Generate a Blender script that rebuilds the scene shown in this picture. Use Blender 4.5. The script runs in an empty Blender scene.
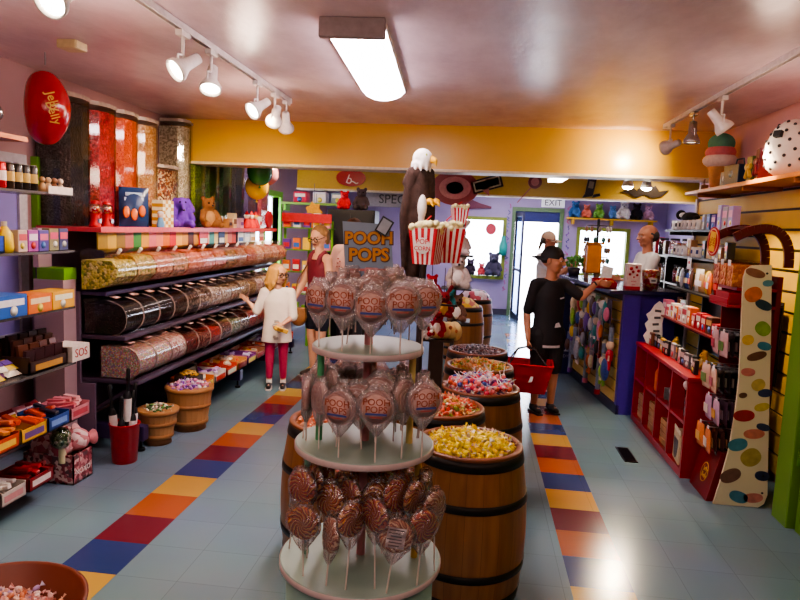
import bpy, bmesh, math, random
import numpy as np
from mathutils import Vector, Matrix, Euler
random.seed(7)
PI = math.pi
scene = bpy.context.scene
COL = scene.collection
# ---------------------------------------------------------------- camera (solved from the floor tiles)
CF, CP, CY, CR, CH = 648.0, .1117, .1147, -.0429, 1.71
def _basis():
    f = Vector((-math.sin(CY)*math.cos(CP), math.cos(CY)*math.cos(CP), -math.sin(CP)))
    u = Vector((-math.sin(CY)*math.sin(CP), math.cos(CY)*math.sin(CP), math.cos(CP)))
    r = Vector((math.cos(CY), math.sin(CY), 0))
    return r*math.cos(CR)-u*math.sin(CR), r*math.sin(CR)+u*math.cos(CR), f
RT, UP, FW = _basis()
def at(px, py, X=None, Y=None, Z=None):
    """world point seen at a photo pixel on a known plane"""
    d = RT*((px-400)/CF)+UP*((300-py)/CF)+FW
    t = (Z-CH)/d.z if Z is not None else (Y/d.y if Y is not None else X/d.x)
    return Vector((0, 0, CH))+d*t
cam = bpy.data.cameras.new('camera'); cam.sensor_width = 36; cam.lens = CF*36/800; cam.clip_start = .05
camo = bpy.data.objects.new('camera', cam); COL.objects.link(camo)
m = Matrix((RT, UP, -FW)).transposed().to_4x4(); m.translation = (0, 0, CH)
camo.matrix_world = m
scene.camera = camo
# ---------------------------------------------------------------- materials
def lin(h):
    h = h.lstrip('#'); h = h if len(h) == 6 else ''.join(x*2 for x in h); c = [int(h[i:i+2], 16)/255 for i in (0, 2, 4)]
    return tuple((x/12.92 if x <= .04045 else ((x+.055)/1.055)**2.4) for x in c)+(1,)
_M = {}
def M(hexc, rough=.5, metal=0, vary=.12, scale=30, emit=0, bump=0, coat=0, stretch=None):
    key = (hexc, rough, metal, vary, scale, emit, bump, coat, stretch)
    if key in _M: return _M[key]
    mt = bpy.data.materials.new('mat_'+hexc.strip('#')); mt.use_nodes = True
    nt = mt.node_tree; b = nt.nodes['Principled BSDF']; c = lin(hexc)
    b.inputs['Roughness'].default_value = rough; b.inputs['Metallic'].default_value = metal
    b.inputs['Base Color'].default_value = c
    if coat: b.inputs['Coat Weight'].default_value = coat; b.inputs['Coat Roughness'].default_value = .15
    if vary:
        tc = nt.nodes.new('ShaderNodeTexCoord'); n = nt.nodes.new('ShaderNodeTexNoise')
        n.inputs['Scale'].default_value = scale; n.inputs['Detail'].default_value = 3
        src = tc.outputs['Object']
        if stretch:
            mp = nt.nodes.new('ShaderNodeMapping'); mp.inputs['Scale'].default_value = stretch
            nt.links.new(src, mp.inputs[0]); src = mp.outputs[0]
        nt.links.new(src, n.inputs['Vector'])
        mx = nt.nodes.new('ShaderNodeMix'); mx.data_type = 'RGBA'
        nt.links.new(n.outputs['Fac'], mx.inputs[0])
        mx.inputs[6].default_value = tuple(x*(1-vary*2) for x in c[:3])+(1,)
        mx.inputs[7].default_value = tuple(min(1, x*(1+vary*2)) for x in c[:3])+(1,)
        nt.links.new(mx.outputs[2], b.inputs['Base Color'])
        if bump:
            bp = nt.nodes.new('ShaderNodeBump'); bp.inputs['Strength'].default_value = bump; bp.inputs['Distance'].default_value = .02
            nt.links.new(n.outputs['Fac'], bp.inputs['Height']); nt.links.new(bp.outputs[0], b.inputs['Normal'])
    if emit:
        b.inputs['Emission Color'].default_value = c; b.inputs['Emission Strength'].default_value = emit
    _M[key] = mt; return mt
def candy_mix(cols, scale=60, rough=.35, bump=.6):
    key = ('mix', tuple(cols), scale, rough)
    if key in _M: return _M[key]
    mt = bpy.data.materials.new('candy_mix'); mt.use_nodes = True
    nt = mt.node_tree; b = nt.nodes['Principled BSDF']; b.inputs['Roughness'].default_value = rough
    tc = nt.nodes.new('ShaderNodeTexCoord'); v = nt.nodes.new('ShaderNodeTexVoronoi'); v.inputs['Scale'].default_value = scale
    nt.links.new(tc.outputs['Object'], v.inputs['Vector'])
    sp = nt.nodes.new('ShaderNodeSeparateColor'); nt.links.new(v.outputs['Color'], sp.inputs[0])
    cr = nt.nodes.new('ShaderNodeValToRGB'); cr.color_ramp.interpolation = 'CONSTANT'
    el = cr.color_ramp.elements
    while len(el) < len(cols): el.new(.5)
    for i, c in enumerate(cols): el[i].position = i/len(cols); el[i].color = lin(c)
    nt.links.new(sp.outputs[0], cr.inputs[0]); nt.links.new(cr.outputs[0], b.inputs['Base Color'])
    bp = nt.nodes.new('ShaderNodeBump'); bp.inputs['Strength'].default_value = bump; bp.inputs['Distance'].default_value = .02; bp.invert = True
    nt.links.new(v.outputs['Distance'], bp.inputs['Height']); nt.links.new(bp.outputs[0], b.inputs['Normal'])
    _M[key] = mt; return mt
def clear(tint='#ffffff', gloss=.1, base=.06, rough=.08, bump=0, bscale=40, haze=0):
    """thin clear plastic or cellophane"""
    key = ('clear', tint, gloss, base, rough, bump, bscale, haze)
    if key in _M: return _M[key]
    mt = bpy.data.materials.new('clear_plastic'); mt.use_nodes = True
    nt = mt.node_tree; nt.nodes.clear()
    out = nt.nodes.new('ShaderNodeOutputMaterial'); t = nt.nodes.new('ShaderNodeBsdfTransparent'); t.inputs[0].default_value = lin(tint)
    g = nt.nodes.new('ShaderNodeBsdfGlossy'); g.inputs['Roughness'].default_value = rough
    lw = nt.nodes.new('ShaderNodeLayerWeight'); lw.inputs[0].default_value = .35
    ma = nt.nodes.new('ShaderNodeMath'); ma.operation = 'MULTIPLY_ADD'; ma.inputs[1].default_value = gloss*3; ma.inputs[2].default_value = base
    nt.links.new(lw.outputs['Fresnel'], ma.inputs[0])
    mx = nt.nodes.new('ShaderNodeMixShader'); nt.links.new(ma.outputs[0], mx.inputs[0])
    tsrc = t.outputs[0]
    if haze:
        df = nt.nodes.new('ShaderNodeBsdfDiffuse'); df.inputs[0].default_value = (.9, .84, .84, 1); tl = nt.nodes.new('ShaderNodeBsdfTranslucent'); tl.inputs[0].default_value = (.9, .84, .84, 1)
        m0 = nt.nodes.new('ShaderNodeMixShader'); nt.links.new(df.outputs[0], m0.inputs[1]); nt.links.new(tl.outputs[0], m0.inputs[2])
        m1 = nt.nodes.new('ShaderNodeMixShader'); m1.inputs[0].default_value = haze; nt.links.new(tsrc, m1.inputs[1]); nt.links.new(m0.outputs[0], m1.inputs[2]); tsrc = m1.outputs[0]
    nt.links.new(tsrc, mx.inputs[1]); nt.links.new(g.outputs[0], mx.inputs[2]); nt.links.new(mx.outputs[0], out.inputs[0])
    if bump:
        tc = nt.nodes.new('ShaderNodeTexCoord'); n = nt.nodes.new('ShaderNodeTexNoise'); n.inputs['Scale'].default_value = bscale; n.inputs['Detail'].default_value = 3
        nt.links.new(tc.outputs['Object'], n.inputs['Vector'])
        bp = nt.nodes.new('ShaderNodeBump'); bp.inputs['Strength'].default_value = bump; bp.inputs['Distance'].default_value = .02
        nt.links.new(n.outputs['Fac'], bp.inputs['Height'])
        nt.links.new(bp.outputs[0], g.inputs['Normal']); nt.links.new(bp.outputs[0], lw.inputs['Normal'])
    _M[key] = mt; return mt
# ---------------------------------------------------------------- mesh accumulator
def TRS(loc=(0, 0, 0), rot=(0, 0, 0), sc=(1, 1, 1)):
    return Matrix.LocRotScale(Vector(loc), Euler(rot), Vector(sc))
def align(p, q):
    """matrix taking local z axis onto p->q, origin at p"""
    d = Vector(q)-Vector(p)
    return Matrix.Translation(Vector(p)) @ d.to_track_quat('Z', 'Y').to_matrix().to_4x4(), d.length
class MB:
    def __init__(s): s.v = []; s.f = []; s.mi = []; s.sm = []
    def add(s, vs, fs, mi=0, sm=False, X=None):
        n = len(s.v)
        for p in vs:
            p = Vector(p); s.v.append(tuple(X @ p) if X is not None else tuple(p))
        for f in fs: s.f.append(tuple(i+n for i in f)); s.mi.append(mi); s.sm.append(sm)
        return s
    def box(s, c, d, mi=0, rot=None, taper=1.0):
        x, y, z = d[0]/2, d[1]/2, d[2]/2; t = taper
        vs = [(-x, -y, -z), (x, -y, -z), (x, y, -z), (-x, y, -z), (-x*t, -y*t, z), (x*t, -y*t, z), (x*t, y*t, z), (-x*t, y*t, z)]
        return s.add(vs, [(0, 3, 2, 1), (4, 5, 6, 7), (0, 1, 5, 4), (1, 2, 6, 5), (2, 3, 7, 6), (3, 0, 4, 7)], mi, False, TRS(c, rot or (0, 0, 0)))
    def b2(s, lo, hi, mi=0):
        return s.box([(a+b)/2 for a, b in zip(lo, hi)], [abs(b-a) for a, b in zip(lo, hi)], mi)
    def lathe(s, prof, n=24, mi=0, X=None, sm=True, cap=True):
        vs = []; fs = []
        for r, z in prof:
            for k in range(n): a = 2*PI*k/n; vs.append((r*math.cos(a), r*math.sin(a), z))
        for i in range(len(prof)-1):
            for k in range(n): k2 = (k+1) % n; fs.append((i*n+k, i*n+k2, (i+1)*n+k2, (i+1)*n+k))
        s.add(vs, fs, mi, sm, X)
        if cap:
            if prof[0][0] > 1e-5: s.add(vs[:n], [tuple(range(n-1, -1, -1))], mi, False, X)
            if prof[-1][0] > 1e-5: s.add(vs[-n:], [tuple(range(n))], mi, False, X)
        return s
    def cyl(s, p, q, r0, r1=None, n=12, mi=0, sm=True):
        X, L = align(p, q); return s.lathe([(r0, 0), (r0 if r1 is None else r1, L)], n, mi, X, sm)
    def ell(s, c, r, n=12, mi=0, rot=None, X=None):
        if not hasattr(r, '__len__'): r = (r, r, r)
        vs = []; fs = []; m = max(4, n//2)
        for i in range(1, m):
            t = PI*i/m
            for k in range(n): a = 2*PI*k/n; vs.append((math.sin(t)*math.cos(a), math.sin(t)*math.sin(a), math.cos(t)))
        for i in range(m-2):
            for k in range(n): k2 = (k+1) % n; fs.append((i*n+k, (i+1)*n+k, (i+1)*n+k2, i*n+k2))
        top = len(vs); vs.append((0, 0, 1)); bot = len(vs); vs.append((0, 0, -1))
        for k in range(n):
            k2 = (k+1) % n; fs.append((top, k, k2)); fs.append((bot, (m-2)*n+k2, (m-2)*n+k))
        T = TRS(c, rot or (0, 0, 0), r)
        return s.add(vs, fs, mi, True, X @ T if X is not None else T)
    def prism(s, poly, h, mi=0, X=None, sm=False):
        n = len(poly); vs = [(x, y, 0) for x, y in poly]+[(x, y, h) for x, y in poly]
        fs = [tuple(range(n-1, -1, -1)), tuple(range(n, 2*n))]
        s.add(vs, fs, mi, False, X)
        return s.add(vs, [(i, (i+1) % n, n+(i+1) % n, n+i) for i in range(n)], mi, sm, X)
    def tube(s, pts, r, n=8, mi=0):
        for a, b in zip(pts[:-1], pts[1:]): s.cyl(a, b, r, r, n, mi)
        for p in pts[1:-1]: s.ell(p, r, n, mi)
        return s
    def cap(s, p, q, r0, r1, n=12, mi=0):
        """tapered capsule"""
        s.ell(p, r0, n, mi); s.ell(q, r1, n, mi); s.cyl(p, q, r0, r1, n, mi); return s
    def loft(s, rings, n=28, mi=0, X=None):
        """closed skin through elliptical rings (z, rx, ry[, x, y])"""
        vs = []; fs = []
        for q in rings:
            z, rx, ry = q[:3]; ox, oy = (q[3], q[4]) if len(q) > 3 else (0, 0)
            for k in range(n): a = 2*PI*k/n; vs.append((ox+rx*math.cos(a), oy+ry*math.sin(a), z))
        for i in range(len(rings)-1):
            for k in range(n): k2 = (k+1) % n; fs.append((i*n+k, i*n+k2, (i+1)*n+k2, (i+1)*n+k))
        fs.append(tuple(range(n-1, -1, -1))); fs.append(tuple(range((len(rings)-1)*n, len(rings)*n)))
        return s.add(vs, fs, mi, True, X)
    def mesh(s, name, mats):
        me = bpy.data.meshes.new(name); me.from_pydata(s.v, [], s.f)
        for x in (mats if isinstance(mats, (list, tuple)) else [mats]): me.materials.append(x)
        me.polygons.foreach_set('material_index', s.mi); me.polygons.foreach_set('use_smooth', s.sm); me.update()
        return me
def node(name, me, parent=None, loc=None, rot=None, bev=0):
    o = bpy.data.objects.new(name, me); COL.objects.link(o)
    if parent: o.parent = parent
    if loc is not None: o.location = loc
    if rot is not None: o.rotation_euler = rot
    if bev:
        b = o.modifiers.new('bevel', 'BEVEL'); b.width = bev; b.segments = 2; b.limit_method = 'ANGLE'; b.angle_limit = .6
    return o
def part(name, mb, mats, parent, bev=0, label=None, loc=None, rot=None):
    o = node(name, mb.mesh(name, mats), parent, loc, rot, bev)
    if label: o['label'] = label
    return o
def tag(o, label, cat, group=None, kind=None):
    o['label'] = label; o['category'] = cat
    if group: o['group'] = group
    if kind: o['kind'] = kind
    return o
def thing(name, label, cat, loc=(0, 0, 0), rz=0, group=None, rot=None):
    o = node(name, None, None, loc, rot or (0, 0, rz)); return tag(o, label, cat, group)
def single(name, mb, mats, label, cat, group=None, loc=None, rot=None, bev=0, kind=None):
    return tag(node(name, mb.mesh(name, mats), None, loc, rot, bev), label, cat, group, kind)
def struct(name, mb, mats, bev=0, parent=None):
    o = node(name, mb.mesh(name, mats), parent, bev=bev)
    if not parent: o['kind'] = 'structure'
    return o
def dup(src, loc=None, rot=None, label=None, group=None, sc=None):
    c = src.copy(); COL.objects.link(c)
    if loc is not None: c.location = loc
    if rot is not None: c.rotation_euler = rot
    if sc is not None: c.scale = (sc, sc, sc) if not hasattr(sc, '__len__') else sc
    if label: c['label'] = label
    if group: c['group'] = group
    for ch in KIDS(src):
        d = ch.copy(); COL.objects.link(d); d.parent = c
        for g in KIDS(ch): e = g.copy(); COL.objects.link(e); e.parent = d
    return c
def KIDS(o): return list(o.children)
_TX = {}
def text_mesh(t, size=.1, ext=.001, mat=None, space=1.0, bold=0):
    key = (t, size, ext, mat.name, space, bold)
    if key in _TX: return _TX[key]
    cu = bpy.data.curves.new('lettering', 'FONT'); cu.body = t; cu.size = size; cu.extrude = ext; cu.align_x = 'CENTER'; cu.align_y = 'CENTER'; cu.space_character = space+bold*6; cu.offset = bold; cu.resolution_u = 3
    o = bpy.data.objects.new('lettering', cu); COL.objects.link(o)
    bpy.context.view_layer.update()
    me = bpy.data.meshes.new_from_object(o.evaluated_get(bpy.context.evaluated_depsgraph_get()))
    bpy.data.objects.remove(o); bpy.data.curves.remove(cu)
    me.materials.clear(); me.materials.append(mat); _TX[key] = me; return me
FRONT = (PI/2, 0, 0); TO_LEFT = (PI/2, 0, -PI/2); TO_RIGHT = (PI/2, 0, PI/2)
def letters(t, size, mat, parent, loc, rot=FRONT, ext=.001, sx=1, name='lettering'):
    o = node(name, text_mesh(t, size, ext, mat), parent, loc, rot); o.scale = (sx, 1, 1); return o
def voxel(mb, vs, smooth=4, name='body', sub=.5):
    """merge overlapping closed solids into one continuous skin"""
    me = mb.mesh(name, []); o = bpy.data.objects.new(name, me); COL.objects.link(o)
    r = o.modifiers.new('r', 'REMESH'); r.mode = 'VOXEL'; r.voxel_size = vs
    if smooth:
        k = o.modifiers.new('s', 'SMOOTH'); k.factor = sub; k.iterations = smooth
    bpy.context.view_layer.update()
    ev = bpy.data.meshes.new_from_object(o.evaluated_get(bpy.context.evaluated_depsgraph_get()))
    bpy.data.objects.remove(o); bpy.data.meshes.remove(me)
    ev.polygons.foreach_set('use_smooth', [True]*len(ev.polygons)); ev.name = name
    return ev
def skin_part(name, mb, mat, parent, vs=.008, smooth=4, label=None):
    me = voxel(mb, vs, smooth, name); me.materials.clear(); me.materials.append(mat)
    o = node(name, me, parent)
    if label: o['label'] = label
    return o
def rnd(a, b): return random.uniform(a, b)
ORD = ['first', 'second', 'third', 'fourth', 'fifth', 'sixth', 'seventh', 'eighth', 'ninth', 'tenth', 'eleventh', 'twelfth', 'thirteenth', 'fourteenth', 'fifteenth', 'sixteenth', 'seventeenth', 'eighteenth', 'nineteenth', 'twentieth']
def rect(cx, cy, w, h): return [(cx-w/2, cy-h/2), (cx+w/2, cy-h/2), (cx+w/2, cy+h/2), (cx-w/2, cy+h/2)]
def disc2(cx, cy, rx, ry, n=24): return [(cx+rx*math.cos(2*PI*k/n), cy+ry*math.sin(2*PI*k/n)) for k in range(n)]
def bean2(w, h, n=28):
    """jelly bean outline, long side level"""
    out = []
    for k in range(n):
        a = 2*PI*k/n; x = math.cos(a)*w/2; y = math.sin(a)*h/2
        y += -.22*h*(1-(2*x/w)**2)*(1 if y < 0 else .0)*-1*.8 + .0
        out.append((x, y+.10*h*((2*x/w)**2)))
    return out
# ================================================================ room shell
W = .3048; K0, R0 = 2.7617, 3.0856; LX, RX = -1.933, .544
XL, XR, YB, ZC = -3.2, 2.22, 13.5, 2.72
def floor_mat(hexc, rough=.18):
    key = ('floor', hexc)
    if key in _M: return _M[key]
    mt = bpy.data.materials.new('vinyl_tile'); mt.use_nodes = True
    nt = mt.node_tree; b = nt.nodes['Principled BSDF']; c = lin(hexc)
    tc = nt.nodes.new('ShaderNodeTexCoord'); mp = nt.nodes.new('ShaderNodeMapping'); mp.inputs['Location'].default_value = (-LX/W*1, -(K0/W), 0); mp.inputs['Scale'].default_value = (1/W, 1/W, 1)
    nt.links.new(tc.outputs['Object'], mp.inputs[0])
    br = nt.nodes.new('ShaderNodeTexBrick'); br.offset = 0; br.squash = 1
    for k, v in (('Scale', 1), ('Mortar Size', .006), ('Mortar Smooth', .3), ('Brick Width', 1), ('Row Height', 1), ('Bias', 0)): br.inputs[k].default_value = v
    br.inputs['Color1'].default_value = c; br.inputs['Color2'].default_value = tuple(x*.93 for x in c[:3])+(1,); br.inputs['Mortar'].default_value = tuple(x*.72 for x in c[:3])+(1,)
    nt.links.new(mp.outputs[0], br.inputs['Vector'])
    n = nt.nodes.new('ShaderNodeTexNoise'); n.inputs["Scale"].default_value = 1.3; n.inputs["Detail"].default_value = 3
    nt.links.new(tc.outputs['Object'], n.inputs['Vector'])
    mx = nt.nodes.new('ShaderNodeMix'); mx.data_type = 'RGBA'; mx.blend_type = 'MULTIPLY'; mx.inputs[0].default_value = .35
    nt.links.new(br.outputs['Color'], mx.inputs[6]); nt.links.new(n.outputs['Color'], mx.inputs[7])
    cr = nt.nodes.new('ShaderNodeMapRange'); cr.inputs['To Min'].default_value = rough-.05; cr.inputs['To Max'].default_value = rough+.12
    nt.links.new(n.outputs['Fac'], cr.inputs['Value']); b.inputs['Roughness'].default_value = rough
    hb = nt.nodes.new('ShaderNodeBrightContrast'); hb.inputs[1].default_value = .0
    nt.links.new(mx.outputs[2], b.inputs['Base Color'])
    _M[key] = mt; return mt
fl = MB()
FM = [floor_mat('#7e98a6'), floor_mat('#3a4a84'), floor_mat('#802e3c'), floor_mat('#c4683c'), floor_mat('#dcae54')]
Y0, Y1 = -2.6, YB
def quad(x0, x1, y0, y1, mi): fl.add([(x0, y0, 0), (x1, y0, 0), (x1, y1, 0), (x0, y1, 0)], [(0, 1, 2, 3)], mi)
XRR = 3.7
for a, b in ((XL, LX), (LX+W, RX), (RX+W, XRR)): quad(a, b, Y0, Y1, 0)
def stripe(x, y0, order):
    n0 = math.floor((Y0-y0)/W); k = n0
    while y0+k*W < Y1:
        quad(x, x+W, max(Y0, y0+k*W), min(Y1, y0+(k+1)*W), order[k % 4] if y0+k*W < 10.9 else 0); k += 1
stripe(LX, K0, [1, 2, 3, 4]); stripe(RX, R0, [1, 3, 2, 4])
struct('floor', fl, FM)
# ceiling: glossy mauve plaster
def ceil_mat():
    mt = bpy.data.materials.new('glossy_plaster'); mt.use_nodes = True
    nt = mt.node_tree; b = nt.nodes['Principled BSDF']
    tc = nt.nodes.new('ShaderNodeTexCoord'); n = nt.nodes.new('ShaderNodeTexNoise'); n.inputs['Scale'].default_value = 3.5; n.inputs['Detail'].default_value = 8; n.inputs['Roughness'].default_value = .62
    mp = nt.nodes.new('ShaderNodeMapping'); mp.inputs['Scale'].default_value = (1, .55, 1); nt.links.new(tc.outputs['Object'], mp.inputs[0]); nt.links.new(mp.outputs[0], n.inputs['Vector'])
    r = nt.nodes.new('ShaderNodeValToRGB'); r.color_ramp.elements[0].color = lin('#d6bcc4'); r.color_ramp.elements[1].color = lin('#f0d8de'); r.color_ramp.elements[0].position = .3; r.color_ramp.elements[1].position = .7
    nt.links.new(n.outputs['Fac'], r.inputs[0]); nt.links.new(r.outputs[0], b.inputs['Base Color'])
    b.inputs['Roughness'].default_value = .26
    bp = nt.nodes.new('ShaderNodeBump'); bp.inputs['Strength'].default_value = .22; bp.inputs['Distance'].default_value = .03
    nt.links.new(n.outputs['Fac'], bp.inputs['Height']); nt.links.new(bp.outputs[0], b.inputs['Normal'])
    return mt
struct('ceiling', MB().b2((XL-.1, Y0, ZC), (XRR+.1, YB+.2, ZC+.1)), ceil_mat())
MAUVE = M('#a98588', .45, vary=.1, scale=2); LILAC = M('#b29ec6', .5, vary=.06, scale=3)
WHITE = M('#e8e4e0', .5, vary=.05); BLACK = M('#141315', .4, vary=.2); DARKPURPLE = M('#31213f', .4, vary=.15); GREEN = M('#6fae1e', .4, vary=.08, scale=6)
RED = M('#c3141f', .4, vary=.08); YELLOW = M('#e9b21c', .4, vary=.05, scale=4); ORANGE = M('#e9862a', .45, vary=.08); PURPLE = M('#4b2f9c', .4, vary=.08)
PINKW = M('#d9a9ad', .6, vary=.08, scale=3)
# left wall with two window openings
wl = MB()
def wall_y(mb, x0, x1, y0, y1, z1, holes):
    """wall running along y with rectangular holes (y0,y1,z0,z1)"""
    ys = sorted({y0, y1, *[h[0] for h in holes], *[h[1] for h in holes]})
    for a, b in zip(ys[:-1], ys[1:]):
        hs = [h for h in holes if h[0] <= a+1e-6 and h[1] >= b-1e-6]
        if not hs: mb.b2((x0, a, 0), (x1, b, z1))
        else:
            h = hs[0]
            if h[2] > 0: mb.b2((x0, a, 0), (x1, b, h[2]))
            if h[3] < z1: mb.b2((x0, a, h[3]), (x1, b, z1))
def wall_x(mb, y0, y1, x0, x1, z1, holes):
    xs = sorted({x0, x1, *[h[0] for h in holes], *[h[1] for h in holes]})
    for a, b in zip(xs[:-1], xs[1:]):
        hs = [h for h in holes if h[0] <= a+1e-6 and h[1] >= b-1e-6]
        if not hs: mb.b2((a, y0, 0), (b, y1, z1))
        else:
            h = hs[0]
            if h[2] > 0: mb.b2((a, y0, 0), (b, y1, h[2]))
            if h[3] < z1: mb.b2((a, y0, h[3]), (b, y1, z1))
wall_y(wl, XL-.12, XL, Y0, YB+.12, ZC, [(9.0, 10.2, 1.0, 2.1)])
struct('wall_left', wl, MAUVE)
struct('wall_front', MB().b2((XL-.12, Y0-.12, 0), (XRR+.1, Y0, ZC)), MAUVE)
wr = MB(); wr.b2((XR, Y0, 0), (XR+.1, 6.95, ZC)); struct('wall_right', wr, PINKW)
wr = MB(); wr.b2((XR, 6.95, 0), (XRR, 7.03, ZC)); wr.b2((XRR, 7.03, 0), (XRR+.1, YB+.12, ZC)); struct('wall_right', wr, LILAC)
# far wall: shop window, glass door, side window
HW = [(-.28, .50, .80, 1.93), (.74, 1.62, 0, 2.14), (2.05, 2.95, .95, 1.80)]
wb = MB(); wall_x(wb, YB, YB+.12, XL, XRR, ZC, HW); struct('wall_back', wb, LILAC)
struct('baseboard_back', MB().b2((-1.6, YB-.02, 0), (.7, YB, .12)), M('#4a4454', .5))
def window(n, x0, x1, z0, z1, mullions=()):
    fr = MB(); t = .07; y0, y1 = YB-.03, YB+.1
    fr.b2((x0-t, y0, z0-t), (x0, y1, z1+t)); fr.b2((x1, y0, z0-t), (x1+t, y1, z1+t)); fr.b2((x0, y0, z1), (x1, y1, z1+t)); fr.b2((x0, y0-.06, z0-t), (x1, y1, z0))
    for mx in mullions: fr.b2((mx-.02, YB, z0), (mx+.02, y1, z1))
    w = struct('window_%d' % n, fr, M('#8d9a3c', .5))
    p = struct('pane', MB().b2((x0, YB+.05, z0), (x1, YB+.056, z1)), clear('#f4f8ff'), parent=w)
window(1, -.28, .50, .80, 1.93); window(2, 2.05, 2.95, .95, 1.80)
fr = MB()
for a, b in (((.67, YB-.04, 0), (.74, YB+.1, 2.22)), ((1.62, YB-.04, 0), (1.70, YB+.1, 2.22)), ((.74, YB-.04, 2.14), (1.62, YB+.1, 2.22))): fr.b2(a, b)
d1 = struct('door_1', fr, M('#6d8a62', .5))
struct('valance', MB().b2((.74, YB, 1.93), (1.62, YB+.08, 2.14)), M('#343a78', .6), parent=d1)
# open glass leaf, swung into the shop
lf = MB(); L0 = Vector((.76, YB-.05, 0)); ang = -math.radians(84); X = TRS(L0, (0, 0, ang))
leaf = struct('door_2', MB(), BLACK)
q = MB()
for a, b in (((0, -.02, .0), (.07, .02, 2.1)), ((.78, -.02, 0), (.85, .02, 2.1)), ((.07, -.02, 0), (.78, .02, .12)), ((.07, -.02, 2.02), (.78, .02, 2.1)), ((.07, -.02, .95), (.78, .02, 1.0))): q.b2(a, b)
leaf.data = q.mesh('door_2', M('#2b2c48', .4)); leaf.location = L0; leaf.rotation_euler = (0, 0, ang)
struct('pane', MB().b2((.07, -.004, .12), (.78, .004, 2.02)), clear('#cfe0ff'), parent=leaf)
# left side window (green frame) deep in the shop
fr = MB(); y0, y1, z0, z1 = 9.0, 10.2, 1.0, 2.1; t = .09
fr.b2((XL-.1, y0-t, z0-t), (XL+.04, y0, z1+t)); fr.b2((XL-.1, y1, z0-t), (XL+.04, y1+t, z1+t)); fr.b2((XL-.1, y0, z1), (XL+.04, y1, z1+t)); fr.b2((XL-.1, y0, z0-t), (XL+.04, y1, z0)); fr.b2((XL-.06, 9.57, z0), (XL-.02, 9.63, z1))
w = struct('window_3', fr, GREEN); struct('pane', MB().b2((XL-.05, y0, z0), (XL-.045, y1, z1)), clear('#e8f0ff'), parent=w)
# yellow beams
YEL = M('#e6b43c', .28, vary=.05, scale=3)
struct('trim_1', MB().b2((XL, 6.5, 2.29), (XR, 6.75, ZC)), YEL)
struct('trim_2', MB().b2((XL, 6.47, 2.27), (XR, 6.78, 2.295)), M('#e9d9b0', .4))
struct('trim_3', MB().b2((-2.85, 10.0, 2.25), (XRR, 10.2, ZC)), M('#cca83e', .4, vary=.05))
struct('trim_4', MB().b2((-2.85, 9.98, 2.232), (XRR, 10.22, 2.255)), M('#e6d6b4', .4))
# outside: sunlit pavement
struct('ground', MB().b2((-14, YB+.15, -.12), (16, YB+40, -.02)), M('#c9c6c2', .8, vary=.05, scale=1))
# green door and post at the right
gd = MB(); gd.b2((1.985, 1.2, .0), (2.03, 3.98, 2.12))
d3 = struct('door_3', gd, M('#64902e', .4, vary=.06, scale=4))
pl = MB()
for z0, z1 in ((.25, .62), (.72, 1.22), (1.32, 2.0)):
    for y0, y1 in ((1.45, 2.5), (2.62, 3.86)): pl.b2((1.968, y0, z0), (1.99, y1, z1))
struct('raised_panel', pl, M('#5c8628', .4, vary=.06, scale=4), bev=.012, parent=d3)
hg = MB()
for z in (.45, 1.05, 1.8): hg.cyl((1.972, 3.985, z-.05), (1.972, 3.985, z+.05), .012)
struct('hinge', hg, M('#4c7d14', .4), parent=d3)
struct('trim_5', MB().b2((1.94, 4.0, 0), (2.22, 4.19, 2.135)), M('#6c963a', .4, vary=.06, scale=4), bev=.006)
# yellow slatwall on the right wall
sw = MB(); z = .08
while z < 2.1:
    sw.b2((XR-.03, 4.2, z), (XR-.002, 6.93, z+.125), 0); sw.b2((XR-.012, 4.2, z+.125), (XR-.001, 6.93, z+.145), 1); z += .145
struct('trim_6', sw, [M('#e2b52e', .5, vary=.06, scale=5), M('#3a2a10', .6)])
struct('trim_7', MB().b2((XR-.05, 6.9, 0), (XR, 6.95, 2.12)), M('#cbb8b8', .5))
# floor vent
v = thing('floor_vent', 'dark rectangular floor vent set in the blue tiles beside the red cubby', 'vent', (1.26, 5.14, .0))
part('frame', MB().b2((-.05, -.17, 0.0005), (.05, .17, .006)), M('#2a2826', .4, .6), v)
sl = MB()
for k in range(12): sl.b2((-.04, -.15+k*.026, .006), (.04, -.138+k*.026, .009))
part('slat', sl, M('#141312', .4, .6), v)
# ================================================================ left side: bulk tubes, candy bins, shelves
TUBE = [(4.37, 4.73, ['#16100f', '#221816', '#0e0b0b'], 'black'), (4.73, 5.09, ['#a01222', '#c2182b', '#8a0d1c', '#d0303c'], 'deep red'), (5.09, 5.43, ['#e8551c', '#f2672a', '#d9420f'], 'orange'),
        (5.43, 5.78, ['#dc9c5c', '#ecb87c', '#d08c4c', '#f4cc9a'], 'peach'), (5.78, 6.2, ['#8a4a22', '#e8c89a', '#b5622c', '#f2e0c0', '#5a2a14'], 'mixed brown and cream'), (6.2, 6.46, ['#c9c2ac', '#a39a84', '#e0dac8'], 'cream'),
        (6.46, 6.83, ['#6d8a1c', '#86a52c', '#55720f'], 'olive green'), (6.83, 7.21, ['#2f5a1e', '#3f7028', '#234a14'], 'leaf green'), (7.21, 7.59, ['#1f4a2a', '#2c5c36', '#16381f'], 'dark green'),
        (7.59, 8.02, ['#22283c', '#2d3550', '#181c2c'], 'navy'), (8.02, 8.54, ['#5a4a8c', '#6c5aa5', '#463a70'], 'violet'), (8.54, 9.0, ['#d9506a', '#e87a8a', '#c23a52'], 'salmon pink')]
TCLEAR = clear('#f4efe8', .16, .07, .06)
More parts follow.
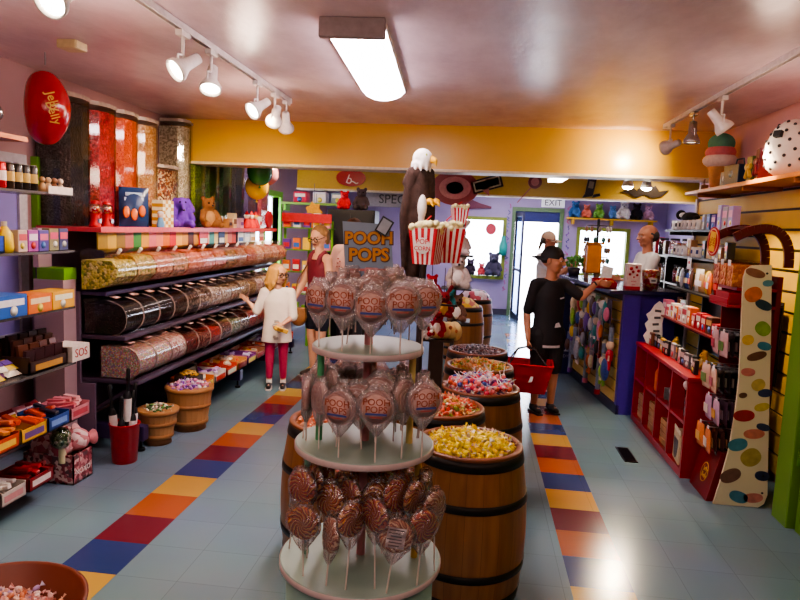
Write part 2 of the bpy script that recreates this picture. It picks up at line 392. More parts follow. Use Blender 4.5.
for y0, y1, cols, nm in TUBE:
    t = thing('candy_tube', 'tall clear wall tube full of %s candy behind the bins' % nm, 'candy dispenser', (-3.05, (y0+y1)/2, 1.62), group='wall tubes of candy')
    w = (y1-y0)/2-.012; top = .57 if 'mixed' in nm else .94 if y1 < 6.45 else 1.05
    pr = [(-w, -.13)]+[(w*math.sin(a), -.13+.0) for a in ()]+[(w, -.13)]
    sec = [(.13 if False else -.12, -w), (.06, -w), (.11, -w*.7), (.13, 0), (.11, w*.7), (.06, w), (-.12, w)]
    part('shell', MB().prism(sec, top, sm=False), TCLEAR, t)
    part('candy', MB().prism([(x-.012, y*.94) for x, y in sec], top*.94, 0), candy_mix(cols, 62), t)
    rim = MB(); rim.prism([(x*1.04, y*1.03) for x, y in sec], .03, X=Matrix.Translation((0, 0, top-.02)))
    part('top_cap', rim, M('#a8968a', .3), t)
# rack carcass
RK = thing('bin_rack', 'long dark purple rack holding the rows of clear candy bins', 'rack', (-2.75, 6.3, 0))
DP = M('#4a3a4e', .4, vary=.2, scale=6); DPb = M('#3d2a55', .35, vary=.1)
YN, YF = 4.3, 8.3
def L(y): return y-6.3
bk = MB(); bk.b2((-.4, L(YN)+.02, .12), (-.3, L(YF), 1.6)); part('back_board', bk, M('#5c4a5e', .5, vary=.15, scale=3), RK)
part('side_board', MB().b2((-.4, L(YN)-.03, .1), (-.03, L(YN)-.012, 1.16)).b2((-.03, L(YN)-.03, .1), (.08, L(YN)-.012, .5)), M('#806a80', .45, vary=.15, scale=3), RK)
part('top_shelf', MB().b2((-.36, L(YN)-.02, 1.585), (.12, L(YF), 1.615)), M('#c94a4c', .35), RK, label='red edged top shelf')
part('lower_shelf', MB().b2((-.28, L(5.1), .2), (.36, L(YF), .235)), DP, RK)
for y in (4.36, 5.35, 6.3, 7.3, 8.2):
    ft = MB(); ft.b2((-.3, L(y)-.04, .08), (.42, L(y)+.04, .19)); fo = part('foot', ft, DPb, RK, bev=.008)
    part('castor', MB().cyl((.38, L(y), 0), (.38, L(y), .02), .028).cyl((.38, L(y), .02), (.38, L(y), .08), .01), M('#222', .4, .5), fo)
    a = MB(); a.cyl((-.1, L(y), .2), (.34, L(y), .485), .018, n=6); part('brace', a, DP, RK)
for k, (x0, x1, z) in enumerate(((-.3, .40, .535), (-.3, .3, .85), (-.3, .16, 1.165))):
    part('bin_ledge', MB().b2((x0, L(YN)-.01, z-.03), (x1, L(YF), z)), DPb if k == 2 else DP, RK, bev=.006)
# bins
BCL = clear('#fbf6f2', .14, .05, .07); BCL2 = clear('#f0e4dc', .16, .09, .1)
DARK = ['#1c1110', '#2c1a16', '#120c0c']; PAST = ['#e8a0b8', '#f0e0a0', '#a8c8a0', '#f2f0f0', '#b0a0d0', '#e88a8a']; PW = ['#f0d8d8', '#e0b0b0', '#f8f0ec', '#c88a88']
ROWS = {'bottom': [PAST, PAST, PW, ['#7a2a2a', '#a03838', '#5c1c1c'], ['#6a2422', '#8a3a36', '#c08a7a'], ['#b02428', '#d03034', '#8c1a1e'], ['#6a4038', '#a0746a', '#4c2a24'], ['#50602e', '#c8c0a8', '#7a8850'], ['#70502c', '#d8c8b0', '#54381c'], ['#c03a30', '#e06a4a', '#a02820'], ['#d8503c', '#f0907a', '#b83a2a'], ['#e0a0a0', '#f0c8c4', '#c87a7a'], ['#5a7a3c', '#a0b880', '#e0dcd0'], ['#6a8a50', '#c0ccb0', '#48602e'], PW, ['#9a4a3a', '#d0907a', '#6a2e22']],
        'middle': [DARK, DARK, DARK, ['#2c1a18', '#4c3028', '#1a100f'], ['#4a3834', '#8a746c', '#2c201c'], ['#8a6a60', '#d0b8ac', '#5c443c'], ['#c0a8a0', '#e8dcd4', '#8a7068'], ['#d8c4b8', '#f0e8e0', '#a88c80'], ['#c8a484', '#ecd8c4', '#a07c5c'], ['#d8b48c', '#f0dcc0', '#b08a60'], ['#d0a878', '#e8d0a8', '#b88c58'], PW, ['#e0c0a0', '#f2e4d4', '#c09878'], ['#c07a60', '#e0b09c', '#8a5040'], PW, PW]}
CNAME = {'bottom': ['pastel speckled', 'multicoloured pastel', 'pink and white', 'dark red', 'maroon and tan', 'bright red', 'reddish brown', 'olive and cream', 'brown and cream', 'red and coral', 'coral orange', 'pale pink', 'green and white', 'mossy green', 'white and rose', 'rust brown'],
         'middle': ['black licorice', 'black round', 'black twisted', 'very dark brown', 'brown and grey', 'grey brown', 'off-white', 'cream', 'tan and cream', 'golden tan', 'caramel', 'rose and white', 'light beige', 'terracotta', 'pink white', 'whitish pink']}
def bin_sec(w, h, front=.1):
    """x-z outline of a bin with rounded front; x=0 at back"""
    s = [(0, 0), (w-front*.5, 0)]
    for k in range(7):
        a = -PI/2+PI*k/6*.92; s.append((w-front+front*math.cos(a), h*.47+h*.47*math.sin(a)))
    return s+[(w*.55, h), (0, h)]
PY = Euler((PI/2, 0, 0)).to_matrix().to_4x4()
CARD = M('#e8b8b0', .5); CARDD = M('#b06a64', .5)
def bin_meshes(sec, L_, fill):
    X = Matrix.Translation((0, L_/2, 0)) @ PY
    sh = MB().prism(sec, L_, X=X, sm=True)
    return sh
for row, z, w, h in (('bottom', .54, .31, .24), ('middle', .855, .33, .25)):
    x0 = -2.655 if row == 'bottom' else -2.775
    n = 16; L_ = (YF-YN)/n
    sec = bin_sec(w, h)
    shell = MB().prism(sec, L_-.006, X=Matrix.Translation((0, L_/2-.003, 0)) @ PY, sm=True).mesh('shell', BCL)
    rims = [MB().tube([(x, yy, zz) for x, zz in sec[1:10]], .0026, 5).mesh('rim', M('#b39e94', .25)) for yy in (-L_/2+.006, L_/2-.006)]
    fillz = .97 if row == 'bottom' else .9
    for i in range(n):
        y = YN+(i+.5)*L_
        cn = CNAME[row][i]
        t = thing('candy_bin', 'clear rounded bin of %s candy in the %s row of the left rack' % (cn, row), 'candy bin', (x0, y, z), group='clear candy bins, %s row' % row)
        node('shell', shell, t); node('rim', rims[0], t); node('rim', rims[1], t)
        f = fillz if i < 3 else rnd(.62, .9); cz = [(.012+x*(.955), .006+min(zz, h*f)*.96) for x, zz in sec]
        part('candy', MB().prism(cz, L_-.016, X=Matrix.Translation((0, L_/2-.008, 0)) @ PY), candy_mix(ROWS[row][i], rnd(55, 75) if i > 1 or row == 'middle' else 110), t)
        lid = MB(); lid.add([(w*.5, -L_/2+.01, h+.004), (w*.9, -L_/2+.01, h*.9), (w*.9, L_/2-.01, h*.9), (w*.5, L_/2-.01, h+.004)], [(0, 1, 2, 3)])
        part('lid', lid, BCL2, t)
        part('price_card', MB().box((w*.55, -L_*.05, h+.012), (.05, .075, .003), rot=(0, .2, 0)), CARD, t)
# top row: big bulging clear hoods
TOPC = [['#b8b83c', '#d8d060', '#8a9428', '#e8e090'], ['#c8a850', '#e0c880', '#8aa040'], ['#d88a6a', '#f0b090', '#c06a4a'], ['#e0906a', '#f0c0a0', '#48602e'], ['#e07a5a', '#f0a080', '#c85a3a'], ['#d0503c', '#e88a70', '#f0c0b0'], ['#e08060', '#f4b8a0', '#c05a40'], ['#c88a50', '#e8b880', '#50602e'], ['#e0a080', '#f4d0b8', '#c07a5a'], ['#d8704c', '#f0a888', '#b84a30'], ['#e8b090', '#f4d8c4', '#c88a6a'], ['#d09070', '#e8c0a8', '#a86a4c'], ['#e8a8a0', '#f4d0cc', '#c87a74'], ['#d86a60', '#f0a8a0', '#b84a40']]
TNAME = ['yellow green', 'golden olive', 'peach', 'orange and green', 'salmon orange', 'red and pink', 'coral', 'tan and olive', 'light peach', 'burnt orange', 'pale apricot', 'dusty rose', 'soft pink', 'strawberry pink']
hs = [(0, .27), (.05, .3), (.16, .285), (.24, .24), (.285, .17), (.28, .1), (.22, .04), (.12, .005), (0, 0)]
n = 14; L_ = (YF-4.25)/n
hood = MB().prism(hs, L_-.004, X=Matrix.Translation((0, L_/2-.002, 0)) @ PY, sm=True).mesh('hood', clear('#fff6ee', .1, .05, .12, bump=.15, bscale=25))
for i in range(n):
    y = 4.25+(i+.5)*L_
    t = thing('candy_bin', 'bulging clear hood bin of %s candy under the red shelf' % TNAME[i], 'candy bin', (-2.76, y, 1.175), group='clear candy bins, top row')
    node('hood', hood, t)
    f = rnd(.78, .95)
    part('candy', MB().prism([(.004+x*.93, .004+min(z, .28*f)*.95) for x, z in hs], L_-.02, X=Matrix.Translation((0, L_/2-.01, 0)) @ PY), candy_mix(TOPC[i], 50), t)
    part('scoop_knob', MB().cyl((.2, 0, .262), (.215, 0, .285), .012).ell((.215, 0, .285), .015), M('#f0e4da', .25), t)
# striped flavour cards behind the hoods and red ledge strip
cs = ['#98781c', '#c9a02c', '#8a6a24', '#b8665a', '#3f8a3c', '#e0a02c', '#e8707c', '#f08a70', '#e8781c', '#d0202c', '#e0a84c', '#c8882c', '#5a2a20', '#c88a3c', '#b02434', '#f0b0a0', '#4fa8a8', '#f0dc9c', '#e8a4ac', '#f0c070', '#e87a6a', '#e0503c']
st = MB(); y = 4.3; k = 0; mats = [M(c, .5, vary=.05) for c in cs]
while y < 6.9:
    st.b2((-2.665, y, 1.465), (-2.655, y+.118, 1.585), k % len(cs)); y += .12; k += 1
single('flavour_card_strip', st, mats, 'strip of coloured flavour cards along the front of the red shelf', 'sign strip')
st = MB(); st.b2((-2.63, 4.28, 1.585), (-2.62, 8.3, 1.625)); single('shelf_edge_strip', st, M('#d2474a', .35), 'long red edging strip along the front of the top candy shelf', 'shelf strip')
def small_sign(name, y, w, h, z, colr, label, txt=None, tcol='#ffffff'):
    t = thing(name, label, 'sign', (-2.645, y, z))
    part('board', MB().b2((0, -w/2, -h/2), (.006, w/2, h/2)), M(colr, .4), t)
    b = MB(); b.b2((.006, -w*.4, -h*.4), (.008, w*.4, -h*.05)); part('printed_block', b, M(tcol, .5), t)
    if txt: letters(txt, h*.42, M(tcol, .5, vary=0), t, (.008, 0, h*.2), TO_RIGHT)
small_sign('shelf_sign', 6.05, .2, .14, 1.53, '#c8202a', 'small red sign with white block hanging at the red shelf', 'SALE' if False else None)
small_sign('shelf_sign', 6.5, .16, .14, 1.53, '#28386a', 'small dark blue framed white sign hanging at the red shelf', None, '#eef4ff')
# white and blue photo cards further along
for i, (y, c) in enumerate(((7.05, '#dfe8f4'), (7.25, '#c9d8f0'), (7.45, '#f0e8e0'), (7.75, '#f0b8b0'))):
    small_sign('photo_card', y, .17, .13, 1.53, c, ['white card with blue marks on the red shelf front', 'pale blue card on the red shelf front', 'cream card on the red shelf front', 'pink card at the far end of the red shelf front'][i], None, ['#5a80c8', '#eef4ff', '#c89a60', '#d06060'][i])
# ---- things on the red shelf
ZS = 1.615
def plush_sit(name, label, loc, rz, colr, s=1.0, belly=None, ears='round', eye=True, cat='plush toy', snout=None):
    t = thing(name, label, cat, loc, rz); f = M(colr, .95, vary=.15, scale=60)
    b = MB(); b.ell((0, 0, .085*s), (.07*s, .062*s, .088*s)); b.ell((0, -.01*s, .2*s), (.06*s, .055*s, .055*s))
    for sx in (-1, 1):
        b.cap((sx*.055*s, -.02*s, .14*s), (sx*.085*s, -.06*s, .075*s), .024*s, .022*s); b.cap((sx*.04*s, -.03*s, .035*s), (sx*.065*s, -.11*s, .032*s), .034*s, .03*s)
        if ears == 'round': b.ell((sx*.045*s, .0, .25*s), (.024*s, .014*s, .024*s))
        elif ears == 'long': b.cap((sx*.03*s, 0, .24*s), (sx*.07*s, .01*s, .3*s), .018*s, .024*s)
        elif ears == 'flop': b.cap((sx*.05*s, 0, .23*s), (sx*.085*s, -.005*s, .15*s), .02*s, .026*s)
    b.ell((0, -.055*s, .188*s), (.03*s, .028*s, .024*s))
    if snout: b.cap((0, -.05*s, .19*s), (0, -.11*s, .15*s), .022*s, .014*s)
    skin_part('body', b, f, t, .007*max(s, .8), 3)
    if belly: part('belly_patch', MB().ell((0, -.034*s, .085*s), (.05*s, .038*s, .065*s)), M(belly, .9, vary=.1), t)
    e = [MB().ell((sx*.022*s, -.056*s, .212*s), .0085*s, 8) for sx in (-1, 1)]
    for q in e: part('eye', q, M('#0c0c0c', .15, vary=0), t)
    part('nose', MB().ell((0, -.084*s if not snout else -.118*s, .192*s if not snout else .148*s), (.011*s, .008*s, .009*s), 8), M('#1a1212', .3, vary=0), t)
    return t
RZ = PI/2-.45   # turned to face the aisle
def bag(name, label, loc, rz, w, h, colr, shapes, tilt=0, cat='candy bag'):
    t = thing(name, label, cat, loc, rot=(tilt, 0, rz))
    b = MB(); n = 8
    for j in range(n): pass
    pr = [(-w/2, .0), (w/2, 0), (w/2*.97, h*.1), (w/2, h*.9), (w/2, h), (-w/2, h), (-w/2, h*.9), (-w/2*.97, h*.1)]
    g = []; fs = []; nx, nz = 9, 9
    for sgn in (-1, 1):
        for j in range(nz):
            for i in range(nx):
                u = i/(nx-1)*2-1; v = j/(nz-1)*2-1; bul = .16*w*(1-u*u)**.6*(1-v*v)**.5
                g.append((u*w/2, sgn*bul, (v+1)/2*h))
    for q in range(2):
        for j in range(nz-1):
            for i in range(nx-1):
                a = q*nx*nz+j*nx+i; fs.append((a, a+1, a+nx+1, a+nx) if q == 0 else (a, a+nx, a+nx+1, a+1))
    b.add(g, fs, 0, True); part('bag_body', b, M(colr, .25, vary=.1), t)
    for nm, mb, c in shapes: part(nm, mb, M(c, .35, vary=.05), t)
    return t
sh = [('printed_figure', MB().ell((x, -.165*.22*(1-(x/.12)**2)-.012, z), (.028, .008, .05), 10), '#e8742a') for x, z in ((-.06, .12), (0, .1), (.06, .13))]
lt = MB()
for z, w in ((.27, .13), (.23, .15)): lt.box((0, -.024, z), (w, .006, .028))
bag('candy_bag', 'large dark blue candy bag with orange figures standing on the red shelf', (-2.84, 5.12, ZS), .6, .23, .33, '#27406e', sh+[('printed_title', lt, '#b8d0f0')], tilt=-.1)
for i, (y, x) in enumerate(((4.5, -2.8), (4.62, -2.78), (4.73, -2.84))):
    t = thing('gumball_machine', ['small red gumball machine at the near end of the red shelf', 'small red gumball machine, middle of the three on the shelf', 'red gumball machine next to the blue candy bag'][i], 'gumball machine', (x, y, ZS), group='gumball machines on the red shelf')
    part('base', MB().lathe([(.04, 0), (.042, .015), (.028, .05), (.034, .09), (.036, .1)], 18), RED, t)
    part('globe', MB().ell((0, 0, .135), (.043, .043, .042), 18), clear('#fff4f0', .2, .1, .04), t)
    part('gumballs', MB().ell((0, 0, .125), (.037, .037, .03), 14), candy_mix(['#e03030', '#f0f0f0', '#f0c030', '#d02040'], 70), t)
    part('lid', MB().lathe([(.03, .17), (.028, .185), (.01, .195), (0, .198)], 18), RED, t)
    part('chute', MB().b2((.028, -.012, .03), (.045, .012, .06)), M('#c9c2bc', .25, .9), t)
t = thing('figurine', 'little pale blue and white figurine beside the blue candy bag', 'figurine', (-2.70, 5.30, ZS), RZ)
b = MB(); b.lathe([(.03, 0), (.034, .03), (.02, .08), (.016, .09)], 14); part('body', b, M('#6aa0d0', .5), t); part('head', MB().ell((0, 0, .11), (.026, .026, .028), 12), M('#e8c8b0', .5), t); part('cap', MB().ell((0, 0, .128), (.027, .027, .016), 12), M('#e8eef4', .5), t)
t = thing('candy_tin', 'stacked gold and white checkered candy box on the red shelf', 'box', (-2.78, 5.50, ZS))
ck = MB()
for r in range(8):
    for c in range(4): ck.b2((-.05, -.1+c*.05, r*.03), (.05, -.1+c*.05+.05, r*.03+.03), (r+c) % 2)
part('box_body', ck, [M('#c9962c', .4), M('#f0e4c0', .4)], t); part('label_spot', MB().cyl((.05, 0, .13), (.053, 0, .13), .035, n=20), M('#f4ead0', .4), t)
plush_sit('plush_dragon', 'purple plush animal with floppy ears sitting on the red shelf', (-2.74, 5.78, ZS), RZ-.5, '#5b2a9c', 1.12, None, 'flop', snout=True)
t = thing('gift_box', 'bright yellow box behind the purple plush on the red shelf', 'box', (-2.9, 6.12, ZS))
part('box_body', MB().b2((-.06, -.14, 0), (.06, .14, .2)), M('#eab61c', .45), t, bev=.004); part('lid', MB().b2((-.063, -.143, .17), (.063, .143, .2)), M('#f2c840', .45), t, bev=.003)
plush_sit('plush_bear', 'brown plush bear with one arm up on the red shelf', (-2.76, 6.42, ZS), RZ-.2, '#8a5a30', 1.2, '#b98a58', 'round')
for i, (y, h, c, lb) in enumerate(((6.68, .13, '#e8e4dc', 'white carton standing beside the brown plush bear'), (6.95, .11, '#b8824a', 'tan striped tin at the middle of the red shelf'), (7.08, .17, '#d8c49a', 'tall cream and brown striped jar on the red shelf'), (7.3, .12, '#d8b0c8', 'lilac leaning card pack on the red shelf'), (7.95, .15, '#f0e8e4', 'white narrow pack beside the red gift figures'))):
    t = thing('carton', lb, 'carton', (-2.76, y, ZS))
    part('box_body', MB().b2((-.04, -.05, 0), (.04, .05, h)), M(c, .45), t, bev=.004)
    part('printed_band', MB().b2((.04, -.04, h*.3), (.042, .04, h*.62)), M(['#c03038', '#5a3018', '#6a3c1c', '#7a5aa8', '#d04048'][i], .5), t)
for i, (y, c) in enumerate(((7.5, '#c8141e'), (7.66, '#d8241c'), (7.8, '#b81420'))):
    t = thing('holiday_figure', ['red and white figure in a pointed cap at left of the group of three', 'red figure with white trim in the middle of the group of three', 'red figure with yellow trim at the right of the group of three'][i], 'figurine', (-2.74, y, ZS), RZ, 'red figures on the candy shelf')
    part('coat', MB().lathe([(.055, 0), (.06, .03), (.035, .1), (.02, .12)], 16), M(c, .7), t); part('head', MB().ell((0, 0, .14), .03, 12), M('#f0d0b8', .6), t)
    part('cap', MB().lathe([(.032, .15), (.02, .185), (0, .215)], 14), M(c, .7), t); part('trim', MB().lathe([(.034, .145), (.036, .155), (.032, .163)], 14), M('#f4f0ea' if i < 2 else '#e8c040', .8), t)
t = thing('mirror_ornament', 'round dark red heart-topped ornament at the far end of red shelf', 'ornament', (-2.7, 8.16, ZS)); part('disc', MB().cyl((0, 0, .12), (.03, 0, .12), .11, n=28), M('#a02030', .4), t); part('foot', MB().b2((-.03, -.06, 0), (.05, .06, .02)), M('#50101a', .4), t)
# ---- under the rack: boxes on the lower shelf
bc = [('#e07a2c', 'orange'), ('#e8e0d4', 'white'), ('#d0442c', 'red-orange'), ('#c98a50', 'tan'), ('#8a3c8c', 'purple'), ('#e8b090', 'peach'), ('#b03a34', 'brick red'), ('#d8d0c0', 'cream'), ('#7a2c5c', 'plum'), ('#d86a3c', 'burnt orange')]
for i in range(10):
    y = 5.35+i*.28; c, nm = bc[i]
    t = thing('candy_tray', 'open %s candy tray on the low shelf under the bins' % nm, 'candy tray', (-2.42, y, .235), group='candy trays under the bins')
    o = MB(); o.b2((-.16, -.12, 0), (.14, .12, .01)); o.b2((-.16, -.12, 0), (-.15, .12, .1)); o.b2((.13, -.12, 0), (.14, .12, .065)); o.b2((-.16, -.12, 0), (.14, -.11, .09)); o.b2((-.16, .11, 0), (.14, .12, .09))
    part('tray', o, M(c, .5), t); part('printed_front', MB().b2((.14, -.1, .012), (.142, .1, .055)), M(['#f0d860', '#d04838', '#f0e8d8', '#8a3020'][i % 4], .5), t)
    pk = MB()
    for j in range(9): pk.box((rnd(-.12, .1), rnd(-.09, .09), rnd(.06, .1)), (.07, .03, .02), j % 3, (rnd(-.4, .4), rnd(-.4, .4), rnd(0, 3)))
    pk = part('packets', pk, [M(c2, .3) for c2 in (['#f0c8b0', '#e06a3c', '#f4ecdc'], ['#d8c8e8', '#7a3c8c', '#c8a0d8'], ['#d04838', '#f0e0c8', '#f0b040'])[i % 3]], t); pk['kind'] = 'stuff'
# clear bag of black and gold balls next to the big basket
t = thing('candy_pack', 'black and gold candy pack with looped handle behind the big basket', 'candy pack', (-2.36, 5.13, .235))
part('pack_body', MB().b2((-.1, -.07, 0), (.1, .07, .16)), M('#3a2c20', .4), t, bev=.01); part('handle', MB().tube([(-.08, 0, .16), (-.06, 0, .26), (.06, 0, .26), (.08, 0, .16)], .008), M('#2a1c1c', .4), t); part('gold_balls', MB().ell((.0, 0, .17), (.09, .06, .03), 12), candy_mix(['#d8b040', '#2a2018', '#c89428'], 70), t)
# ---- bushel baskets
WOODB = M('#b98a58', .6, vary=.22, scale=9, stretch=(1, 1, .2)); BAND = M('#a87644', .6, vary=.2, scale=9)
def basket(loc, r0, r1, h, label, cols, names, base):
    t = thing('bushel_basket', label, 'basket', loc)
    s = MB(); n = 22
    for k in range(n):
        a = 2*PI*k/n; w = 2*PI*r1/n*.46
        s.add([(r0*math.cos(a)-w*.85*-math.sin(a), r0*math.sin(a)-w*.85*math.cos(a), base), (r0*math.cos(a)+w*.85*-math.sin(a), r0*math.sin(a)+w*.85*math.cos(a), base), (r1*math.cos(a)+w*-math.sin(a), r1*math.sin(a)+w*math.cos(a), base+h), (r1*math.cos(a)-w*-math.sin(a), r1*math.sin(a)-w*math.cos(a), base+h)], [(0, 1, 2, 3)])
    s.lathe([(0, base+.01), (r0*.97, base+.01), (r1*.965, base+h)], 22, cap=False)
    part('stave_wall', s, WOODB, t)
    for f in (.02, .5, .95):
        r = r0+(r1-r0)*f; part('hoop_band', MB().lathe([(r+.002, base+h*f-.014), (r+.009, base+h*f-.014), (r+.011, base+h*f+.016), (r+.003, base+h*f+.016)], 26), BAND, t)
    part('wooden_stand', MB().lathe([(r0*.8, 0), (r0*.95, 0), (r0*.95, base+.01), (r0*.8, base+.01)], 20), M('#8a5a34', .6, vary=.2), t)
    return t, r1, base+h
WRAP = {}
def wrapped(colr, col2, L_=.03):
    """small twist-wrapped candy mesh, shared"""
    k = (colr, col2, L_)
    if k in WRAP: return WRAP[k]
    b = MB(); b.ell((0, 0, 0), (L_*.55, L_*.34, L_*.34), 8)
    for s in (-1, 1):
        vs = [(s*L_*.45, 0, 0)]+[(s*L_*1.0, L_*.4*math.cos(a), L_*.3*math.sin(a*2)) for a in [PI*j/4 for j in range(5)]]
        b.add(vs, [(0, j, j+1) for j in range(1, 5)], 1)
    WRAP[k] = b.mesh('wrapped_candy', [M(colr, .3, vary=.1), M(col2, .3, vary=.1)]); return WRAP[k]
def heap(loc, r, z, rise, n, meshes, name, label, group, cat='candy', sc=(.85, 1.2), filler=None, tilt=.5, flabel=None):
    x, y = loc
    if filler: 
        mb = MB(); mb.lathe([(r, z-.03), (r*.85, z+rise*.25), (r*.5, z+rise*.75), (0, z+rise)], 20); single(name+'_heap', mb, filler, flabel or ('bed of '+label), 'candy heap', loc=(x, y, 0), kind='stuff')
    for i in range(n):
        f = math.sqrt((i+.5)/n)*.93; a = i*2.39996
        px, py = f*r*math.cos(a)+rnd(-.008, .008), f*r*math.sin(a)+rnd(-.008, .008); pz = z+rise*(1-f*f)+.008+rnd(0, .012)
        o = node(name, random.choice(meshes), None, (x+px, y+py, pz), (rnd(-tilt, tilt), rnd(-tilt, tilt), rnd(0, 2*PI))); s = rnd(*sc); o.scale = (s, s, s)
        tag(o, label, cat, group)
b1, r, z = basket((-2.34, 4.56, 0), .105, .145, .2, 'small bushel basket of green wrapped candy beside the red umbrella bucket', None, None, .06)
heap((-2.34, 4.56), .125, z-.03, .045, 30, [wrapped('#3c6a34', '#e8e0d0'), wrapped('#5a8a4a', '#c8dcb8'), wrapped('#e8dcd0', '#c8a0a0')], 'mint_candy', 'green and white wrapped candy heaped in the small basket', 'candies in the small basket', filler=candy_mix(['#3c6a34', '#2c4a24', '#c8b8a0'], 50))
b1, r, z = basket((-2.27, 4.95, 0), .14, .185, .29, 'large bushel basket of purple wrapped candy under the bottom bins', None, None, .06)
heap((-2.27, 4.95), .16, z-.03, .06, 42, [wrapped('#8a4ab8', '#c8a8e0', .036), wrapped('#e890b8', '#f4c8dc', .036), wrapped('#e8e4f0', '#8a6ab0', .036)], 'purple_candy', 'purple, pink or white wrapped candy heaped in the large basket', 'candies in the large basket', filler=candy_mix(['#7a3c9c', '#c890c8', '#e8e0e8'], 45))
# ---- red bucket of umbrellas
t = thing('umbrella_bucket', 'red plastic bucket on the floor holding black umbrellas', 'bucket', (-2.37, 4.14, 0))
part('bucket_wall', MB().lathe([(.0, .0), (.078, .0), (.082, .004), (.1, .27), (.106, .275), (.1, .28), (.094, .27), (.077, .02), (0, .02)], 30), M('#b81822', .35), t)
ulab = ['tall black umbrella with a white tag rising above the bucket', 'short black umbrella leaning left in the red bucket', 'black umbrella in the middle front of the red bucket', 'black umbrella leaning right in the red bucket', 'black umbrella at the back of the red bucket']
for i, (dx, dy, tl, hz) in enumerate(((.01, .0, (.02, .02), .62), (-.05, -.01, (-.05, -.1), .5), (.0, -.045, (.06, .02), .44), (.05, .0, (.0, .1), .46), (.02, .05, (-.05, .05), .5))):
    u = thing('umbrella', ulab[i], 'umbrella', (-2.37+dx, 4.14+dy, .03), rot=(tl[0], tl[1], rnd(0, 2)))
    part('canopy', MB().lathe([(.004, 0), (.014, .03), (.026, hz-.2), (.022, hz-.17), (.012, hz-.15)], 12), M('#17151a', .6), u)
    part('handle', MB().lathe([(.01, hz-.16), (.012, hz-.15), (.014, hz), (.008, hz+.012), (0, hz+.014)], 12), M('#0e0d10', .3), u)
    part('paper_tag', MB().lathe([(.0275, hz-.36), (.0275, hz-.2)], 12, cap=False), M('#e8e2de', .6), u)
# ---- patterned pink box with plush candies
t = thing('patterned_box', 'pink and red heart-patterned cardboard box on the floor by the shelves', 'box', (-2.62, 3.78, 0))
bx = MB(); x0, x1, y0, y1 = -.17, .17, -.1, .1
for a, b_ in (((x0, y0, 0), (x1, y1, .01)), ((x0, y0, 0), (x1, y0+.008, .19)), ((x0, y1-.008, 0), (x1, y1, .19)), ((x0, y0, 0), (x0+.008, y1, .19)), ((x1-.008, y0, 0), (x1, y1, .19))): bx.b2(a, b_)
part('box_wall', bx, candy_mix(['#b05a64', '#e0c0bc', '#8a3a44', '#6a4a50', '#d89a9a'], 45, .5, .1), t)
letters('XOXO', .05, M('#f4e8e4', .5, vary=0), t, (.171, 0, .07), TO_RIGHT)
pl = ['pink plush candy ball leaning out of the patterned box', 'rosy plush candy ball in the front of the patterned box', 'dark pink plush candy ball at the left of the patterned box', 'pale pink plush candy ball at the back of the patterned box']
for i, (dx, dy, dz, r, c) in enumerate(((.1, .04, .25, .075, '#d88a90'), (.05, -.05, .225, .07, '#e0a0a4'), (-.08, -.02, .22, .075, '#b86a70'), (.0, .05, .26, .065, '#e8b4b4'))):
    p = thing('plush_candy', pl[i], 'plush toy', (-2.62+dx, 3.78+dy, dz), rot=(rnd(-.3, .3), rnd(-.5, .5), rnd(0, 3)))
    part('ball', MB().ell((0, 0, 0), (r*1.15, r, r), 16), candy_mix([c, c, '#f0d0d0', '#b0505c'], 28, .8, .3), p)
    part('ruffle', MB().cyl((r*1.05, 0, 0), (r*1.6, 0, 0), r*.3, r*.7, 10), M(c, .9), p)
p = thing('lollipop_pack', 'green and white wrapped lollipop bundle tied with a ribbon over the patterned box', 'candy pack', (-2.52, 3.66, .31), rot=(.25, .1, 0))
part('bundle', MB().ell((0, 0, .0), (.06, .06, .07), 14), candy_mix(['#6a8a4c', '#e8e4d0', '#a8b888', '#3c5a2c'], 50), p); part('ribbon_tail', MB().cyl((0, 0, -.06), (.01, -.01, -.17), .018, .028, 8), M('#d8d0a8', .6), p); part('wrapper', MB().ell((0, 0, .0), (.066, .066, .076), 14), clear('#ffffff', .2, .1, .05, .4), p)
# ================================================================ lollipop stand
SX, SY = -.325, 2.0
TEAL = M('#7d9a90', .45, vary=.08, scale=8); EDGE = M('#b9a3a0', .4, vary=.08); 
st = thing('lollipop_stand', 'three-tiered round grey-green lollipop stand in front of the barrels', 'display stand', (SX, SY, 0))
TIERS = [(.262, .64), (.222, 1.025), (.175, 1.338)]
for (r, z), nm in zip(TIERS, ('bottom', 'middle', 'top')):
    part('tier_disc', MB().lathe([(0, z-.0), (r-.004, z-.0), (r, z-.003), (r, z-.02), (r-.004, z-.022), (0, z-.022)][::-1], 56, sm=False), [M('#8ba095', .35, vary=.08, scale=6)], st, label='%s round tier of the stand' % nm)
    part('disc_edge', MB().lathe([(r-.001, z-.021), (r+.0015, z-.019), (r+.0015, z-.004), (r-.001, z-.002)], 56, cap=False), EDGE, st)
part('drum', MB().lathe([(0, 0), (.24, 0), (.24, .617), (0, .617)], 48), TEAL, st)
for z0, z1, rr, cols in ((.64, 1.003, .178, ('#6f9a86', '#c9a94a', '#d9c9a0')), (1.025, 1.316, .145, ('#4f9a6a', '#d9c27a', '#c98a80'))):
    for a, c in zip((PI*1.02, PI*.06, PI*.5), cols):
        part('post', MB().cyl((rr*math.cos(a), rr*math.sin(a)-.02, z0), (rr*math.cos(a), rr*math.sin(a)-.02, z1), .011, n=14), M(c, .45), st)
part('centre_post', MB().cyl((0, 0, .56), (0, 0, 1.555), .0135, n=16), M('#c9868a', .45), st, label='pink centre post')
part('post_cap', MB().box((0, 0, 1.565), (.036, .036, .03)), M('#c9868a', .45), st)
